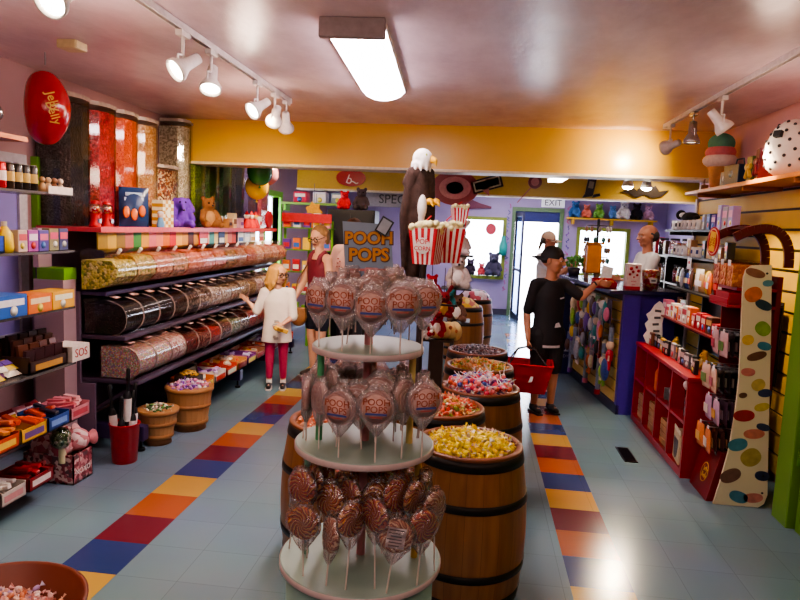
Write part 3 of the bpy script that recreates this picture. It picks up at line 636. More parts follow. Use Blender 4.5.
# --- pops
def swirl_mat(cols, sc=1):
    key = ('swirl', tuple(cols), sc)
    if key in _M: return _M[key]
    mt = bpy.data.materials.new('candy_swirl'); mt.use_nodes = True
    nt = mt.node_tree; b = nt.nodes['Principled BSDF']; b.inputs['Roughness'].default_value = .18
    tc = nt.nodes.new('ShaderNodeTexCoord'); sp = nt.nodes.new('ShaderNodeSeparateXYZ'); nt.links.new(tc.outputs['Object'], sp.inputs[0])
    at2 = nt.nodes.new('ShaderNodeMath'); at2.operation = 'ARCTAN2'; nt.links.new(sp.outputs[0], at2.inputs[0]); nt.links.new(sp.outputs[2], at2.inputs[1])
    ln = nt.nodes.new('ShaderNodeVectorMath'); ln.operation = 'LENGTH'; nt.links.new(tc.outputs['Object'], ln.inputs[0])
    nz = nt.nodes.new('ShaderNodeTexNoise'); nz.inputs['Scale'].default_value = 60; nt.links.new(tc.outputs['Object'], nz.inputs['Vector'])
    l2 = nt.nodes.new('ShaderNodeMath'); l2.operation = 'MULTIPLY_ADD'; l2.inputs[1].default_value = .02 if sc != 1 else 0; nt.links.new(nz.outputs['Fac'], l2.inputs[0]); nt.links.new(ln.outputs['Value'], l2.inputs[2])
    m1 = nt.nodes.new('ShaderNodeMath'); m1.operation = 'MULTIPLY_ADD'; m1.inputs[1].default_value = 70*sc; nt.links.new(l2.outputs[0], m1.inputs[0])
    m2 = nt.nodes.new('ShaderNodeMath'); m2.operation = 'DIVIDE'; m2.inputs[1].default_value = 2*PI/(4 if sc == 1 else 11); nt.links.new(at2.outputs[0], m2.inputs[0]); nt.links.new(m2.outputs[0], m1.inputs[2])
    fr = nt.nodes.new('ShaderNodeMath'); fr.operation = 'FRACT'; nt.links.new(m1.outputs[0], fr.inputs[0])
    cr = nt.nodes.new('ShaderNodeValToRGB'); el = cr.color_ramp.elements
    while len(el) < len(cols): el.new(.5)
    for i, c in enumerate(cols): el[i].position = i/len(cols); el[i].color = lin(c)
    nt.links.new(fr.outputs[0], cr.inputs[0]); nt.links.new(cr.outputs[0], b.inputs['Base Color'])
    _M[key] = mt; return mt
CELLO = clear('#fdf2f2', .24, .12, .12, bump=.9, bscale=38, haze=.3)
CELLO2 = clear('#fdf2f2', .24, .12, .1, bump=.9, bscale=38, haze=.1)
def pop_meshes(cols, r=.05, sc=1):
    pr = [(0, -.011), (r*.86, -.011), (r, -.005), (r, .005), (r*.86, .011), (0, .011)]
    X = Euler((PI/2, 0, 0)).to_matrix().to_4x4()
    candy = MB().lathe(pr, 28, X=X).mesh('candy', swirl_mat(cols, sc))
    w = MB(); nx, nz = 14, 12; vs = []; fs = []
    for sgn in (-1, 1):
        for j in range(nz+1):
            v = j/nz; zz = -r*1.75+v*r*3.05
            hw = r*1.22*math.sqrt(max(0, 1-((zz)/(r*1.24))**2)) if zz > -r*.45 else r*(1.14-(-.45*r-zz)/(r*1.3)*1.0)
            hw = max(hw, r*.13)
            if v > .97: hw = r*.5
            for i in range(nx+1):
                u = i/nx*2-1; d = (.016+rnd(-.0025, .0025))*math.sqrt(max(0, 1-u*u))*min(1, hw/(r*.5))
                vs.append((u*hw+rnd(-.001, .001), sgn*d, zz+rnd(-.002, .002)))
    for q in range(2):
        for j in range(nz):
            for i in range(nx):
                a = q*(nx+1)*(nz+1)+j*(nx+1)+i; fs.append((a, a+1, a+nx+2, a+nx+1) if q == 0 else (a, a+nx+1, a+nx+2, a+1))
    w.add(vs, fs, 0, False)
    stick = MB().cyl((0, 0, -.16), (0, 0, -r*.9), .0025, n=8).mesh('stick', M('#cfc0b6', .4))
    return candy, w.mesh('wrapper', CELLO if sc == 1 else CELLO2), stick
LABELPOP = pop_meshes(['#b87468', '#d8a090', '#c48474', '#e4b4a4'])
RAINPOP = [pop_meshes(c, sc=.9) for c in (['#8a2414', '#e0702c', '#5a140c', '#e8a050'], ['#a8301c', '#f0983c', '#6a1c14', '#c8481c'], ['#a04a3a', '#e0a07a', '#8a2c20', '#f0c8a0'])]
lab_disc = MB().lathe([(0, 0), (.040, 0), (.041, .0008), (0, .0012)], 32, X=TRS((0, -.0125, 0), (PI/2, 0, 0))).mesh('sticker', M('#c9a096', .35, vary=.14, scale=90))
TXO = M('#9c4312', .4, vary=0); TXB = M('#46508c', .4, vary=0)
blue_strip = MB().box((0, -.0142, -.017), (.062, .0006, .006)).mesh('blue_line', TXB)
red_strip = MB().box((0, -.0142, -.026), (.036, .0006, .003)).mesh('red_line', M('#b85a50', .4))
t1 = text_mesh('POOH', .028, .0004, TXO); t2 = text_mesh('POPS', .028, .0004, TXO)
def pop(x, y, z, rz, ml, label, group, sticker=False, tilt=(0, 0), stick_len=None):
    t = thing('lollipop', label, 'lollipop', (x, y, z), group=group, rot=(tilt[0], tilt[1], rz))
    node('candy', ml[0], t); node('wrapper', ml[1], t); s = node('stick', ml[2], t)
    if stick_len: s.scale = (1, 1, stick_len/.16)
    if sticker:
        d = node('sticker', lab_disc, t, (0, -.0062, 0))
        for me, zz in ((t1, .018), (t2, -.004)):
            o = node('lettering', me, d, (0, -.0142, zz), FRONT); o.scale = (1.0, 1, 1)
        node('blue_line', blue_strip, d); node('red_line', red_strip, d)
    return t
def px_pop(px, py, dy, rz, ml, label, group, sticker, zt, tilt=(0, 0)):
    p = at(px, py, Y=SY+dy); return pop(p.x, p.y, p.z, rz, ml, label, group, sticker, tilt, max(.07, p.z-zt))
g = 'lollipops on the top tier'
for px, py, dy, rz, lb in ((320, 299, -.10, -.5, 'leftmost stickered lollipop of the front row on the top tier'), (343.5, 301, -.145, -.2, 'second stickered lollipop from the left in the front row on the top tier'), (372, 307, -.155, .05, 'stickered lollipop at the front centre of the top tier'), (402, 303, -.145, .3, 'stickered lollipop right of centre in the front row on the top tier'), (424, 301, -.085, .55, 'rightmost stickered lollipop of the front row on the top tier')):
    px_pop(px, py, dy, rz, LABELPOP, lb, g, True, 1.338)
for k in range(15):
    a = 2*PI*k/15*.999; r = .135 if k % 2 else .085
    x, y = SX+r*math.cos(a), SY+r*math.sin(a)
    if y < SY-.07 and k % 2: continue
    pop(x, y, 1.485+rnd(.0, .04), a+PI/2+rnd(-.3, .3), LABELPOP, 'wrapped lollipop half hidden behind the front row of the top tier', g, False, (rnd(-.08, .08), rnd(-.08, .08)), .14)
g = 'lollipops on the middle tier'
for px, py, dy, rz, lb in ((340, 408, -.175, -.25, 'stickered lollipop left of centre at the front of the middle tier'), (377, 407, -.19, .05, 'stickered lollipop at the front centre of the middle tier'), (424, 401, -.13, .45, 'stickered lollipop at the right front of the middle tier'), (307, 395, -.05, -1.35, 'edge-on lollipop at the far left of the middle tier'), (320, 398, -.12, -.9, 'lollipop turned sideways at the left front of the middle tier'), (404, 396, -.14, 1.2, 'edge-on lollipop right of the front centre of the middle tier')):
    px_pop(px, py, dy, rz, LABELPOP, lb, g, 'stickered' in lb, 1.025)
for k in range(22):
    a = 2*PI*k/22+.1; r = .185 if k % 2 else .11
    x, y = SX+r*math.cos(a), SY+r*math.sin(a)
    if y < SY-.08 and k % 2: continue
    pop(x, y, 1.178+rnd(-.01, .035), a+PI/2+rnd(-.4, .4), LABELPOP, 'wrapped lollipop half hidden behind the front row of the middle tier', g, False, (rnd(-.1, .1), rnd(-.1, .1)), .15)
g = 'lollipops on the bottom tier'
BT = [(303, 523, -.17, -.2, 0, 'orange swirl lollipop at the left front of the bottom tier'), (331, 535, -.2, -1.0, 2, 'narrow edge-turned lollipop left of centre on the bottom tier'), (352, 520, -.2, .9, 0, 'reddish swirl lollipop turned aside near the front centre of the bottom tier'), (375, 516, -.2, -.7, 1, 'orange red lollipop at the front centre of the bottom tier'), (423, 527, -.17, .7, 1, 'orange swirl lollipop at the right front of the bottom tier'), (434, 508, -.08, 1.0, 2, 'pale wrapped lollipop at the right edge of the bottom tier'), (296, 488, -.02, -1.3, 2, 'pale edge-on lollipop at the left edge of the bottom tier'), (309, 486, -.06, -1.35, 2, 'second pale edge-on lollipop at the left of the bottom tier'), (425, 488, .0, 1.35, 2, 'pale edge-on lollipop behind the right post of the bottom tier')]
for px, py, dy, rz, k, lb in BT: px_pop(px, py, dy, rz, RAINPOP[k], lb, g, False, .64, (rnd(-.1, .1), rnd(-.12, .12)))
p = px_pop(396, 536, -.215, .1, RAINPOP[2], 'lollipop showing its white printed ingredients sticker at the front of the bottom tier', g, False, .64, (0, .12))
part('ingredients_sticker', MB().box((0, -.0135, 0), (.055, .001, .062)), M('#d8c8c4', .5), p)
ln = MB()
for k in range(6): ln.box((-.004*(k % 2), -.0143, .024-k*.0095), (.044-.006*(k % 3), .0006, .0035))
part('printed_lines', ln, M('#5a4a4c', .6), p)
for k in range(26):
    a = 2*PI*k/26; r = (.2, .12, .165)[k % 3]
    x, y = SX+r*math.cos(a), SY+r*math.sin(a)
    if y < SY-.13: continue
    pop(x, y, .805+rnd(-.02, .10), a+PI/2+rnd(-.7, .7), RAINPOP[k % 2], 'orange and red swirl lollipop crowded in the back of the bottom tier', g, False, (rnd(-.2, .2), rnd(-.2, .2)), .165)
# sign on the post
SG = at(369, 250, Y=2.07)
sg = thing('sign_board', 'blue-grey sign with orange POOH POPS lettering above the lollipop stand', 'sign', (SG.x, SG.y, SG.z-.02), rot=(-.05, -.035, .12))
bd = MB(); bd.prism([(-.073, -.105), (.083, -.105), (.07, .102), (-.085, .112)], .006, X=TRS((0, .003, 0), (PI/2, 0, 0))); part('board', bd, M('#7f8fa2', .5, vary=.06, scale=12), sg)
OR2 = M('#c8821e', .4, vary=0); OUT = M('#4a2a14', .5, vary=0)
for t, z, s in (('POOH', .057, .054), ('POPS', .003, .056)):
    o = node('lettering', text_mesh(t, s, .0004, OUT, bold=.0045), sg, (.0005, -.0036, z-.001), FRONT); o = node('lettering', text_mesh(t, s, .0006, OR2, bold=.0018), sg, (0, -.0048, z), FRONT)
part('red_line', MB().box((.003, -.004, -.044), (.13, .001, .008)), M('#b86a6a', .5), sg); part('blue_band', MB().box((.006, -.004, -.075), (.14, .001, .028)), M('#4a628c', .5), sg)
cd = thing('price_card', 'small black framed card clipped to the upper corner of the sign', 'card', (SG.x+.05, SG.y-.02, SG.z+.078), rot=(-.05, .5, .1)); cd.scale = (.75, 1, .75)
part('frame', MB().b2((-.028, 0, -.036), (.028, .004, .036)), M('#161314', .4), cd); part('paper', MB().b2((-.021, -.001, -.029), (.021, 0, .029)), M('#9aa0aa', .5), cd)
# ================================================================ barrels of candy
def barrel_mat():
    mt = bpy.data.materials.new('barrel_oak'); mt.use_nodes = True
    nt = mt.node_tree; b = nt.nodes['Principled BSDF']; b.inputs['Roughness'].default_value = .38
    tc = nt.nodes.new('ShaderNodeTexCoord'); sp = nt.nodes.new('ShaderNodeSeparateXYZ'); nt.links.new(tc.outputs['Object'], sp.inputs[0])
    a = nt.nodes.new('ShaderNodeMath'); a.operation = 'ARCTAN2'; nt.links.new(sp.outputs[1], a.inputs[0]); nt.links.new(sp.outputs[0], a.inputs[1])
    k = nt.nodes.new('ShaderNodeMath'); k.operation = 'MULTIPLY'; k.inputs[1].default_value = 22/(2*PI); nt.links.new(a.outputs[0], k.inputs[0])
    fl_ = nt.nodes.new('ShaderNodeMath'); fl_.operation = 'FLOOR'; nt.links.new(k.outputs[0], fl_.inputs[0])
    wn = nt.nodes.new('ShaderNodeTexWhiteNoise'); wn.noise_dimensions = '1D'; nt.links.new(fl_.outputs[0], wn.inputs['W'])
    mp = nt.nodes.new('ShaderNodeMapping'); mp.inputs['Scale'].default_value = (26, 26, 1.8); nt.links.new(tc.outputs['Object'], mp.inputs[0])
    n = nt.nodes.new('ShaderNodeTexNoise'); n.inputs['Scale'].default_value = 1.2; n.inputs['Detail'].default_value = 5; nt.links.new(mp.outputs[0], n.inputs['Vector'])
    ad = nt.nodes.new('ShaderNodeMath'); ad.operation = 'MULTIPLY_ADD'; ad.inputs[1].default_value = .35; nt.links.new(wn.outputs['Value'], ad.inputs[0])
    m2 = nt.nodes.new('ShaderNodeMath'); m2.operation = 'MULTIPLY'; m2.inputs[1].default_value = .75; nt.links.new(n.outputs['Fac'], m2.inputs[0]); nt.links.new(m2.outputs[0], ad.inputs[2])
    cr = nt.nodes.new('ShaderNodeValToRGB'); e = cr.color_ramp.elements; e[0].position = .2; e[0].color = lin('#6e4526'); e[1].position = .75; e[1].color = lin('#a06c3a')
    nt.links.new(ad.outputs[0], cr.inputs[0])
    fr = nt.nodes.new('ShaderNodeMath'); fr.operation = 'FRACT'; nt.links.new(k.outputs[0], fr.inputs[0])
    ls = nt.nodes.new('ShaderNodeMath'); ls.operation = 'LESS_THAN'; ls.inputs[1].default_value = .015; nt.links.new(fr.outputs[0], ls.inputs[0])
    mx = nt.nodes.new('ShaderNodeMix'); mx.data_type = 'RGBA'; nt.links.new(ls.outputs[0], mx.inputs[0]); nt.links.new(cr.outputs[0], mx.inputs[6]); mx.inputs[7].default_value = lin('#5c3818')
    nt.links.new(mx.outputs[2], b.inputs['Base Color']); return mt
BW = barrel_mat(); HOOP = M('#1c1614', .45, .3, vary=.25, scale=12); RIMW = M('#7a4526', .45, vary=.15, scale=10)
def brad(z, r, h): t = (z/h-.45)/.55; return r*(1.17-.17*t*t)
def make_barrel(r=.245, h=.71):
    o = thing('candy_barrel', '-', 'barrel')
    ps = [(brad(h*k/14, r, h), h*k/14) for k in range(15)]
    part('stave_body', MB().lathe([(0, 0)]+ps+[(r-.022, h), (r-.022, h-.06), (0, h-.06)], 48, cap=False), BW, o)
    for z0, z1 in ((h-.055, h-.008), (h*.67, h*.72), (h*.22, h*.27), (.012, .06)):
        part('iron_hoop', MB().lathe([(brad(z0, r, h)+.001, z0), (brad(z0, r, h)+.005, z0), (brad(z1, r, h)+.005, z1), (brad(z1, r, h)+.001, z1)], 48, cap=False), HOOP, o)
    part('rim', MB().lathe([(r+.004, h-.01), (r+.006, h), (r+.003, h+.006), (r-.022, h+.006), (r-.024, h-.01)], 48, cap=False), RIMW, o)
    return o
BR = make_barrel()
def barrel(x, y, label, first=[True]):
    o = BR if first[0] else dup(BR); first[0] = False
    o.location = (x, y, 0); o.rotation_euler = (0, 0, rnd(0, 6)); o['label'] = label; o['group'] = 'wooden candy barrels'; return o
HB = .71
YT = [wrapped('#f6d41a', '#fae04a', .034), wrapped('#f8de2c', '#f4cc18', .034), wrapped('#f0ca14', '#d8b8a0', .034), wrapped('#f6dc30', '#f0e8d8', .034)]
B1 = barrel(.015, 3.0, 'front wooden barrel full of yellow wrapped candy beside the lollipop stand')
heap((.015, 3.0), .222, HB-.03, .05, 170, YT, 'yellow_candy', 'yellow twist-wrapped candy heaped in the front barrel', 'yellow candies in the front barrel', filler=candy_mix(['#e8c414', '#d0a010', '#f4dc40', '#c8a88c'], 45), sc=(.9, 1.2), tilt=.7)
B2 = barrel(-.16, 3.6, 'wooden barrel of red and green wrapped taffy behind the front barrel')
TF = [wrapped('#e0402c', '#f08060', .035), wrapped('#e86a4a', '#f4a890', .035), wrapped('#7a8a2c', '#b8c060', .035), wrapped('#d8502c', '#f0e0c8', .035), wrapped('#c89040', '#e8c890', .035)]
heap((-.16, 3.6), .222, HB-.03, .06, 110, TF, 'taffy', 'long red, green or orange wrapped taffy in the second barrel', 'taffies in the second barrel', filler=candy_mix(['#c8402c', '#e08060', '#6a7a2c', '#3a2418'], 40), tilt=.6)
B3 = barrel(.07, 4.13, 'wooden barrel of pink and white stick lollipops right behind the front barrel')
def mini_pop(c, c2):
    b = MB(); b.ell((0, 0, 0), .0165, 10); b.cyl((0, 0, -.014), (0, 0, -.085), .0028, n=6, mi=1); b.cyl((0, 0, -.013), (0, 0, -.03), .012, .004, 8, 2); return b.mesh('stick_lollipop', [M(c, .25), M('#f4efea', .4), M(c2, .3)])
MP = [mini_pop('#e8506a', '#f4a0a8'), mini_pop('#f08080', '#f4d0d0'), mini_pop('#4a5ca8', '#a0a8d8'), mini_pop('#e86a4a', '#f8c0a8'), mini_pop('#f0d8dc', '#e88a9a'), mini_pop('#8a3c7a', '#d0a0c8')]
single('stick_lollipop_heap', MB().lathe([(.222, HB-.05), (.2, HB-.015), (.1, HB+.03), (0, HB+.045)], 20), candy_mix(['#e87a80', '#c8405a', '#f0c8c8', '#4a4a8a', '#6a2430'], 50), 'bed of small pink lollipops filling the third barrel', 'candy heap', loc=(.07, 4.13, 0), kind='stuff')
for i in range(120):
    f = math.sqrt((i+.5)/120)*.95; a = i*2.39996
    o = node('stick_lollipop', random.choice(MP), None, (.07+f*.215*math.cos(a), 4.13+f*.215*math.sin(a), HB+.045*(1-f*f)+rnd(0, .035)), (PI*.5+rnd(-1.2, .9), rnd(-.5, .5), rnd(0, 2*PI)))
    tag(o, 'small bright lollipop with white stick heaped in the pink lollipop barrel', 'lollipop', 'small lollipops in the third barrel')
B4 = barrel(.065, 4.8, 'wooden barrel of orange and yellow wrapped candy, fourth along the aisle')
heap((.065, 4.8), .222, HB-.03, .05, 90, [wrapped('#d8782c', '#f0b060', .034), wrapped('#c8a02c', '#e8d080', .034), wrapped('#8a9a30', '#c8c870', .034), wrapped('#e09a60', '#f0d0a8', .034)], 'toffee', 'orange, gold or green wrapped candy in the fourth barrel', 'candies in the fourth barrel', filler=candy_mix(['#c8782c', '#a08a2c', '#e0b070', '#6a4a20'], 40), tilt=.6)
B5 = barrel(.05, 5.42, 'wooden barrel of dark and silver wrapped candy, last of the near row')
heap((.05, 5.42), .222, HB-.03, .04, 90, [wrapped('#3a3442', '#8a8690', .03), wrapped('#5a4a50', '#c8c0c4', .03), wrapped('#6a3c3c', '#b89a90', .03)], 'chocolate_candy', 'dark or silver wrapped candy in the fifth barrel', 'candies in the fifth barrel', filler=candy_mix(['#3a3038', '#5c5058', '#8a8088', '#2a2024'], 45), tilt=.6)
BL = barrel(-.66, 3.2, 'wooden barrel of peach candy at the left behind the lollipop stand')
heap((-.66, 3.2), .222, HB-.03, .045, 80, [wrapped('#e8a078', '#f4d0b8', .032), wrapped('#d87850', '#f0b8a0', .032), wrapped('#f0c8b0', '#e89a80', .032)], 'peach_candy', 'peach and coral wrapped candy in the left barrel behind the stand', 'candies in the left barrel', filler=candy_mix(['#e0906a', '#f0c0a0', '#b85a3c'], 40))
BM = barrel(-.70, 4.02, 'wooden barrel behind the stand filled with white wrapped candy')
heap((-.70, 4.02), .222, HB-.03, .05, 36, [wrapped('#f0e0e0', '#e8b8b8', .034), wrapped('#e89aa0', '#f8e0e0', .034)], 'bonbon', 'white and pink wrapped candy in the barrel behind the stand', 'candies in the hidden left barrel', filler=candy_mix(['#f0d8d8', '#d89a9a', '#e8c0c0'], 40))
B6 = barrel(-.14, 8.6, 'far wooden barrel with black hoops near the shop window')
single('plush_heap', MB().lathe([(.222, HB-.05), (.2, HB+.02), (.1, HB+.1), (0, HB+.12)], 16), candy_mix(['#d8b040', '#e8d080', '#c87a6a'], 16, .9), 'yellow packs heaped on the far barrel', 'candy heap', loc=(-.14, 8.6, 0), kind='stuff')
B7 = barrel(.0, 9.6, 'farthest wooden barrel with pale pink packs on top by the shop window')
single('pack_heap', MB().lathe([(.222, HB-.05), (.22, HB+.05), (.15, HB+.12), (0, HB+.14)], 16), candy_mix(['#e8c8d0', '#f4e8ec', '#c85a6a', '#4a3a40'], 14, .6), 'pale pink packs heaped on the farthest barrel', 'candy heap', loc=(0, 9.6, 0), kind='stuff')
# ================================================================ terracotta pot in the near corner
PC = at(25, 612, Z=.45); PX, PYY = PC.x, PC.y
PX, PYY = -1.48, 1.78
t = thing('terracotta_pot', 'wide reddish brown pot of pink candy at the lower left corner of the picture', 'pot', (PX, PYY, 0))
part('pot_wall', MB().lathe([(0, 0), (.2, 0), (.27, .4), (.285, .44), (.287, .452), (.278, .456), (.268, .45), (.25, .36), (0, .34)], 48), M('#7a3a24', .45, vary=.1, scale=5), t)
heap((PX, PYY), .24, .365, .04, 110, [wrapped('#e8b0a8', '#f4d8d0', .03), wrapped('#d89890', '#f0c8c0', .03), wrapped('#b89ac8', '#d8c8e0', .03), wrapped('#d88a60', '#f0c0a8', .03), wrapped('#f0d0c8', '#e0a8a0', .03)], 'salt_water_taffy', 'pink or lilac twist-wrapped candy heaped in the terracotta pot', 'candies in the terracotta pot', filler=candy_mix(['#e0a8a0', '#c89088', '#a88ab8', '#f0d0c8'], 45), tilt=.8)
# ================================================================ eagle on its post, popcorn plushies, plush tower
EX, EY = -.36, 4.4
t = thing('display_post', 'tall dark post behind the lollipop stand carrying the eagle and popcorn boxes', 'display post', (EX, EY, 0))
part('pole', MB().cyl((0, 0, .02), (0, 0, 1.93), .025), M('#2a211f', .5), t); part('base', MB().lathe([(0, 0), (.1, 0), (.1, .02), (.04, .03)], 24), M('#2a211f', .5), t)
cr = MB(); cr.cyl((.0, 0, 1.74), (.27, -.1, 1.74), .008).cyl((-.0, 0, 1.2), (.25, -.06, 1.2), .008); part('hook_arm', cr, M('#3a3432', .4, .6), t)
e0 = at(415, 165, Y=EY)
t = thing('plush_eagle', 'plush bald eagle with white head and yellow beak perched high on the dark post', 'plush eagle', (EX-.04, EY-.03, 1.50), rz=.55); t.scale = (.78, .78, .97)
FE = M('#3c2a22', .95, vary=.35, scale=28, bump=.4); WF = M('#f2ece4', .9, vary=.08, scale=50); YB_ = M('#eab020', .4)
bd = MB(); bd.ell((0, 0, .42), (.1, .085, .2)); bd.ell((0, .0, .56), (.085, .075, .1))
for s in (-1, 1):
    bd.cap((s*.075, 0, .58), (s*.125, .03, .3), .055, .045); bd.cap((s*.125, .03, .3), (s*.1, .05, -.05), .045, .025); bd.cap((s*.11, .05, .35), (s*.06, .06, -.12), .04, .02); bd.cap((s*.1, .0, .6), (s*.14, .03, .52), .03, .02)
    bd.cap((s*.045, -.02, .3), (s*.05, -.03, .16), .05, .04)
bd.cap((0, .05, .3), (0, .08, -.1), .07, .06)
skin_part('body', bd, FE, t, .012, 3)
hd = MB(); hd.ell((0, -.01, .69), (.082, .09, .07)); hd.ell((0, -.005, .65), (.085, .083, .05))
for k in range(9): a = 2*PI*k/9; hd.cap((.065*math.cos(a), .065*math.sin(a), .65), (.085*math.cos(a), .08*math.sin(a), .605), .024, .01)
HD = skin_part('head', hd, WF, t, .009, 2); HD.rotation_euler = (0, 0, .75)
bk = MB(); bk.cap((0, -.07, .69), (0, -.125, .675), .03, .02); bk.cap((0, -.125, .675), (0, -.135, .64), .02, .006); skin_part('beak', bk, YB_, HD, .006, 2)
for s in (-1, 1): part('eye', MB().ell((s*.05, -.062, .71), (.011, .009, .011), 10), M('#9ab020', .2), HD)
part('tail', MB().ell((-.01, -.075, .36), (.042, .035, .085), 16).ell((-.012, -.07, .29), (.03, .025, .05), 12), WF, t, label='white tail feathers')
for s in (-1, 1): part('talon', MB().ell((s*.03+.09, -.07, .4), (.04, .035, .025)).cap((s*.03+.09, -.09, .4), (s*.03+.1, -.12, .37), .014, .006), YB_, t)
def popcorn(label, loc, rz, s=1.0, writing=False, rot=None):
    t = thing('popcorn_box', label, 'plush popcorn box', loc, rot=rot or (0, 0, rz))
    w0, w1, h = .075*s, .105*s, .25*s; n = 9; b = MB()
    for sd in range(4):
        X = Euler((0, 0, sd*PI/2)).to_matrix().to_4x4()
        for k in range(n):
            u0, u1 = k/n*2-1, (k+1)/n*2-1
            b.add([(u0*w0, -w0, 0), (u1*w0, -w0, 0), (u1*w1, -w1, h+(.006*s if k % 2 else 0)), (u0*w1, -w1, h+(.006*s if k % 2 else 0))], [(0, 1, 2, 3)], k % 2, False, X)
    b.add([(-w0, -w0, 0), (w0, -w0, 0), (w0, w0, 0), (-w0, w0, 0)], [(3, 2, 1, 0)], 1)
    part('striped_box', b, [M('#c8202c', .7), M('#efe6dc', .7)], t)
    pc = MB()
    for k in range(26): pc.ell((rnd(-w1, w1)*.85, rnd(-w1, w1)*.85, h+rnd(-.015, .035)*s), rnd(.022, .034)*s, 8)
    part('popcorn', pc, M('#ecd49a', .9, vary=.25, scale=25), t)['kind'] = 'stuff'
    if writing:
        dk = part('round_badge', MB().lathe([(0, 0), (.056*s, 0), (.056*s, .003), (0, .003)], 28, X=TRS((0, -.0935*s, h*.52), (PI/2+.12, 0, 0)), sm=False), M('#efe6dc', .7), t)
        for w, z in (('POP', .028), ('CORN', -.02)): letters(w, .05*s if w == 'POP' else .042*s, M('#c8202c', .6, vary=0), dk, (0, -.0985*s-(z*.12), h*.52+z*s), (PI/2+.12, 0, 0))
    part('cord', MB().tube([(0, 0, h), (-.01, .0, h+.06*s), (.02, 0, h+.09*s)], .004), M('#c8202c', .6), t)
    return t
pp = at(427, 264, Y=4.13); popcorn('plush popcorn box with round POP CORN badge hanging in front of the post', (pp.x-.005, 4.13, pp.z), -.28, .9, True)
pp = at(446, 264, Y=4.3); popcorn('red striped plush popcorn box hanging right behind the badged one', (pp.x+.0, 4.3, pp.z+.01), .3, .9, False)
pp = at(459, 224, Y=5.6); popcorn('small striped plush popcorn box hanging higher up behind the others', (pp.x, 5.6, pp.z-.02), .3, .62, False)
# plush toys hanging below
def hang_plush(label, px, py, Y, colr, s, belly=None, ears='round', snout=False):
    p = at(px, py, Y=Y); t = plush_sit('hanging_plush', label, (p.x, Y, p.z-.15*s), rnd(-.4, .4), colr, s, belly, ears, snout=snout)
    part('cord', MB().cyl((0, .03, .2*s), (0, .05, .2*s+.2), .003, n=5), M('#4a2a2a', .6), t); return t
hang_plush('red plush toy hanging below the badged popcorn box', 432, 285, 4.35, '#b01c28', .62, '#e8d0c8')
hang_plush('dark red plush toy with yellow belly hanging under the popcorn boxes', 444, 302, 4.5, '#8a1a22', .7, '#e0b050', 'long')
hang_plush('deep red plush toy hanging lowest under the popcorn boxes', 438, 322, 4.5, '#9a1c2a', .66, '#f0e0d8')
hang_plush('black and white plush toy hanging beside the post', 420, 300, 4.55, '#2a2222', .6, '#d8d0c8')
hang_plush('teal plush toy hanging behind the red plush toys', 450, 298, 4.75, '#1f6a6a', .55)
TW = -.16; TY = 5.9
t = thing('plush_rack', 'slim dark rack behind the popcorn boxes carrying grey plush toys', 'display rack', (TW-.03, TY+.15, 0))
part('pole', MB().cyl((0, 0, .02), (0, 0, 1.75), .02), M('#3a3432', .5), t); part('base', MB().lathe([(0, 0), (.17, 0), (.17, .02), (.04, .03)], 24), M('#3a3432', .5), t)
sh = MB()
for z in (.88, 1.18, 1.48): part('shelf', MB().b2((-.12, -.22, z-.012), (.16, .06, z)), M('#4a4442', .5), t)
for z, c, lb, e, s in ((.88, '#6a4a3a', 'brown plush toy on the low shelf of the slim dark rack', 'round', .95), (1.18, '#b8aca4', 'grey plush cat with dark eyes on the middle shelf of the slim dark rack', 'round', 1.15), (1.48, '#c4b8b4', 'pale grey plush toy on the top shelf of the slim dark rack', 'long', 1.0)):
    plush_sit('plush_toy', lb, (TW, TY-.02, z), .1, c, s, '#e0d8d0', e)
# roll shaped plush, lying over barrel edge
t = thing('roll_plush', 'cream and yellow rolled plush with a frilly white end lying beside the barrels', 'plush toy', (-.21, 4.57, 1.002), rot=(0, 0, .72))
rl = MB(); 
for k in range(5): rl.ell((-.09+k*.05, 0, -.005*k), (.038, .062+.002*k, .062+.002*k), 16)
part('roll', rl, M('#e8c88a', .9, vary=.15, scale=14), t)
fr_ = MB()
for k in range(12): a = 2*PI*k/12; fr_.cap((-.11, .02*math.cos(a), .02*math.sin(a)), (-.15+rnd(-.01, .01), .055*math.cos(a), .055*math.sin(a)), .014, .012, 8)
part('frill', fr_, M('#f2ece6', .9), t); part('spots', MB().ell((.02, -.06, .02), (.015, .01, .015)).ell((.07, -.062, -.01), (.014, .01, .014)), M('#c87a50', .8), t)
t = thing('plush_stand', 'dark wooden stand holding the rolled plush between the barrels', 'stand', (-.25, 4.56, 0)); part('column', MB().b2((-.05, -.04, 0), (.05, .04, .92)), M('#3c2c22', .5), t); part('top_plate', MB().b2((-.1, -.07, .92), (.12, .07, .935)), M('#3c2c22', .5), t)
# ================================================================ balloons
def balloon(label, px, py, Y, r, colr):
    p = at(px, py, Y=Y); t = thing('balloon', label, 'balloon', p)
    part('skin', MB().ell((0, 0, 0), (r, r, r*1.08), 22), M(colr, .2, vary=.05), t); part('knot', MB().cyl((0, 0, -r*1.06), (0, 0, -r*1.06-.03), .006, .016, 8), M(colr, .3, vary=.05), t)
    part('string', MB().cyl((0, 0, r), (0, 0, ZC-p.z), .0025, n=5), M('#d8d0c8', .5), t)
balloon('dark green balloon hanging above the yellow one behind the beam', 260, 172, 7.05, .14, '#2f6e30'); balloon('yellow balloon hanging below the green one behind the beam', 257, 187, 7.3, .135, '#e8b41c'); balloon('pink balloon peeking out behind the green balloon', 268, 174, 7.4, .12, '#d88a90')
# ================================================================ right side
DRED = M('#a8141c', .3, vary=.08); DRED2 = M('#7a0f16', .35, vary=.1)
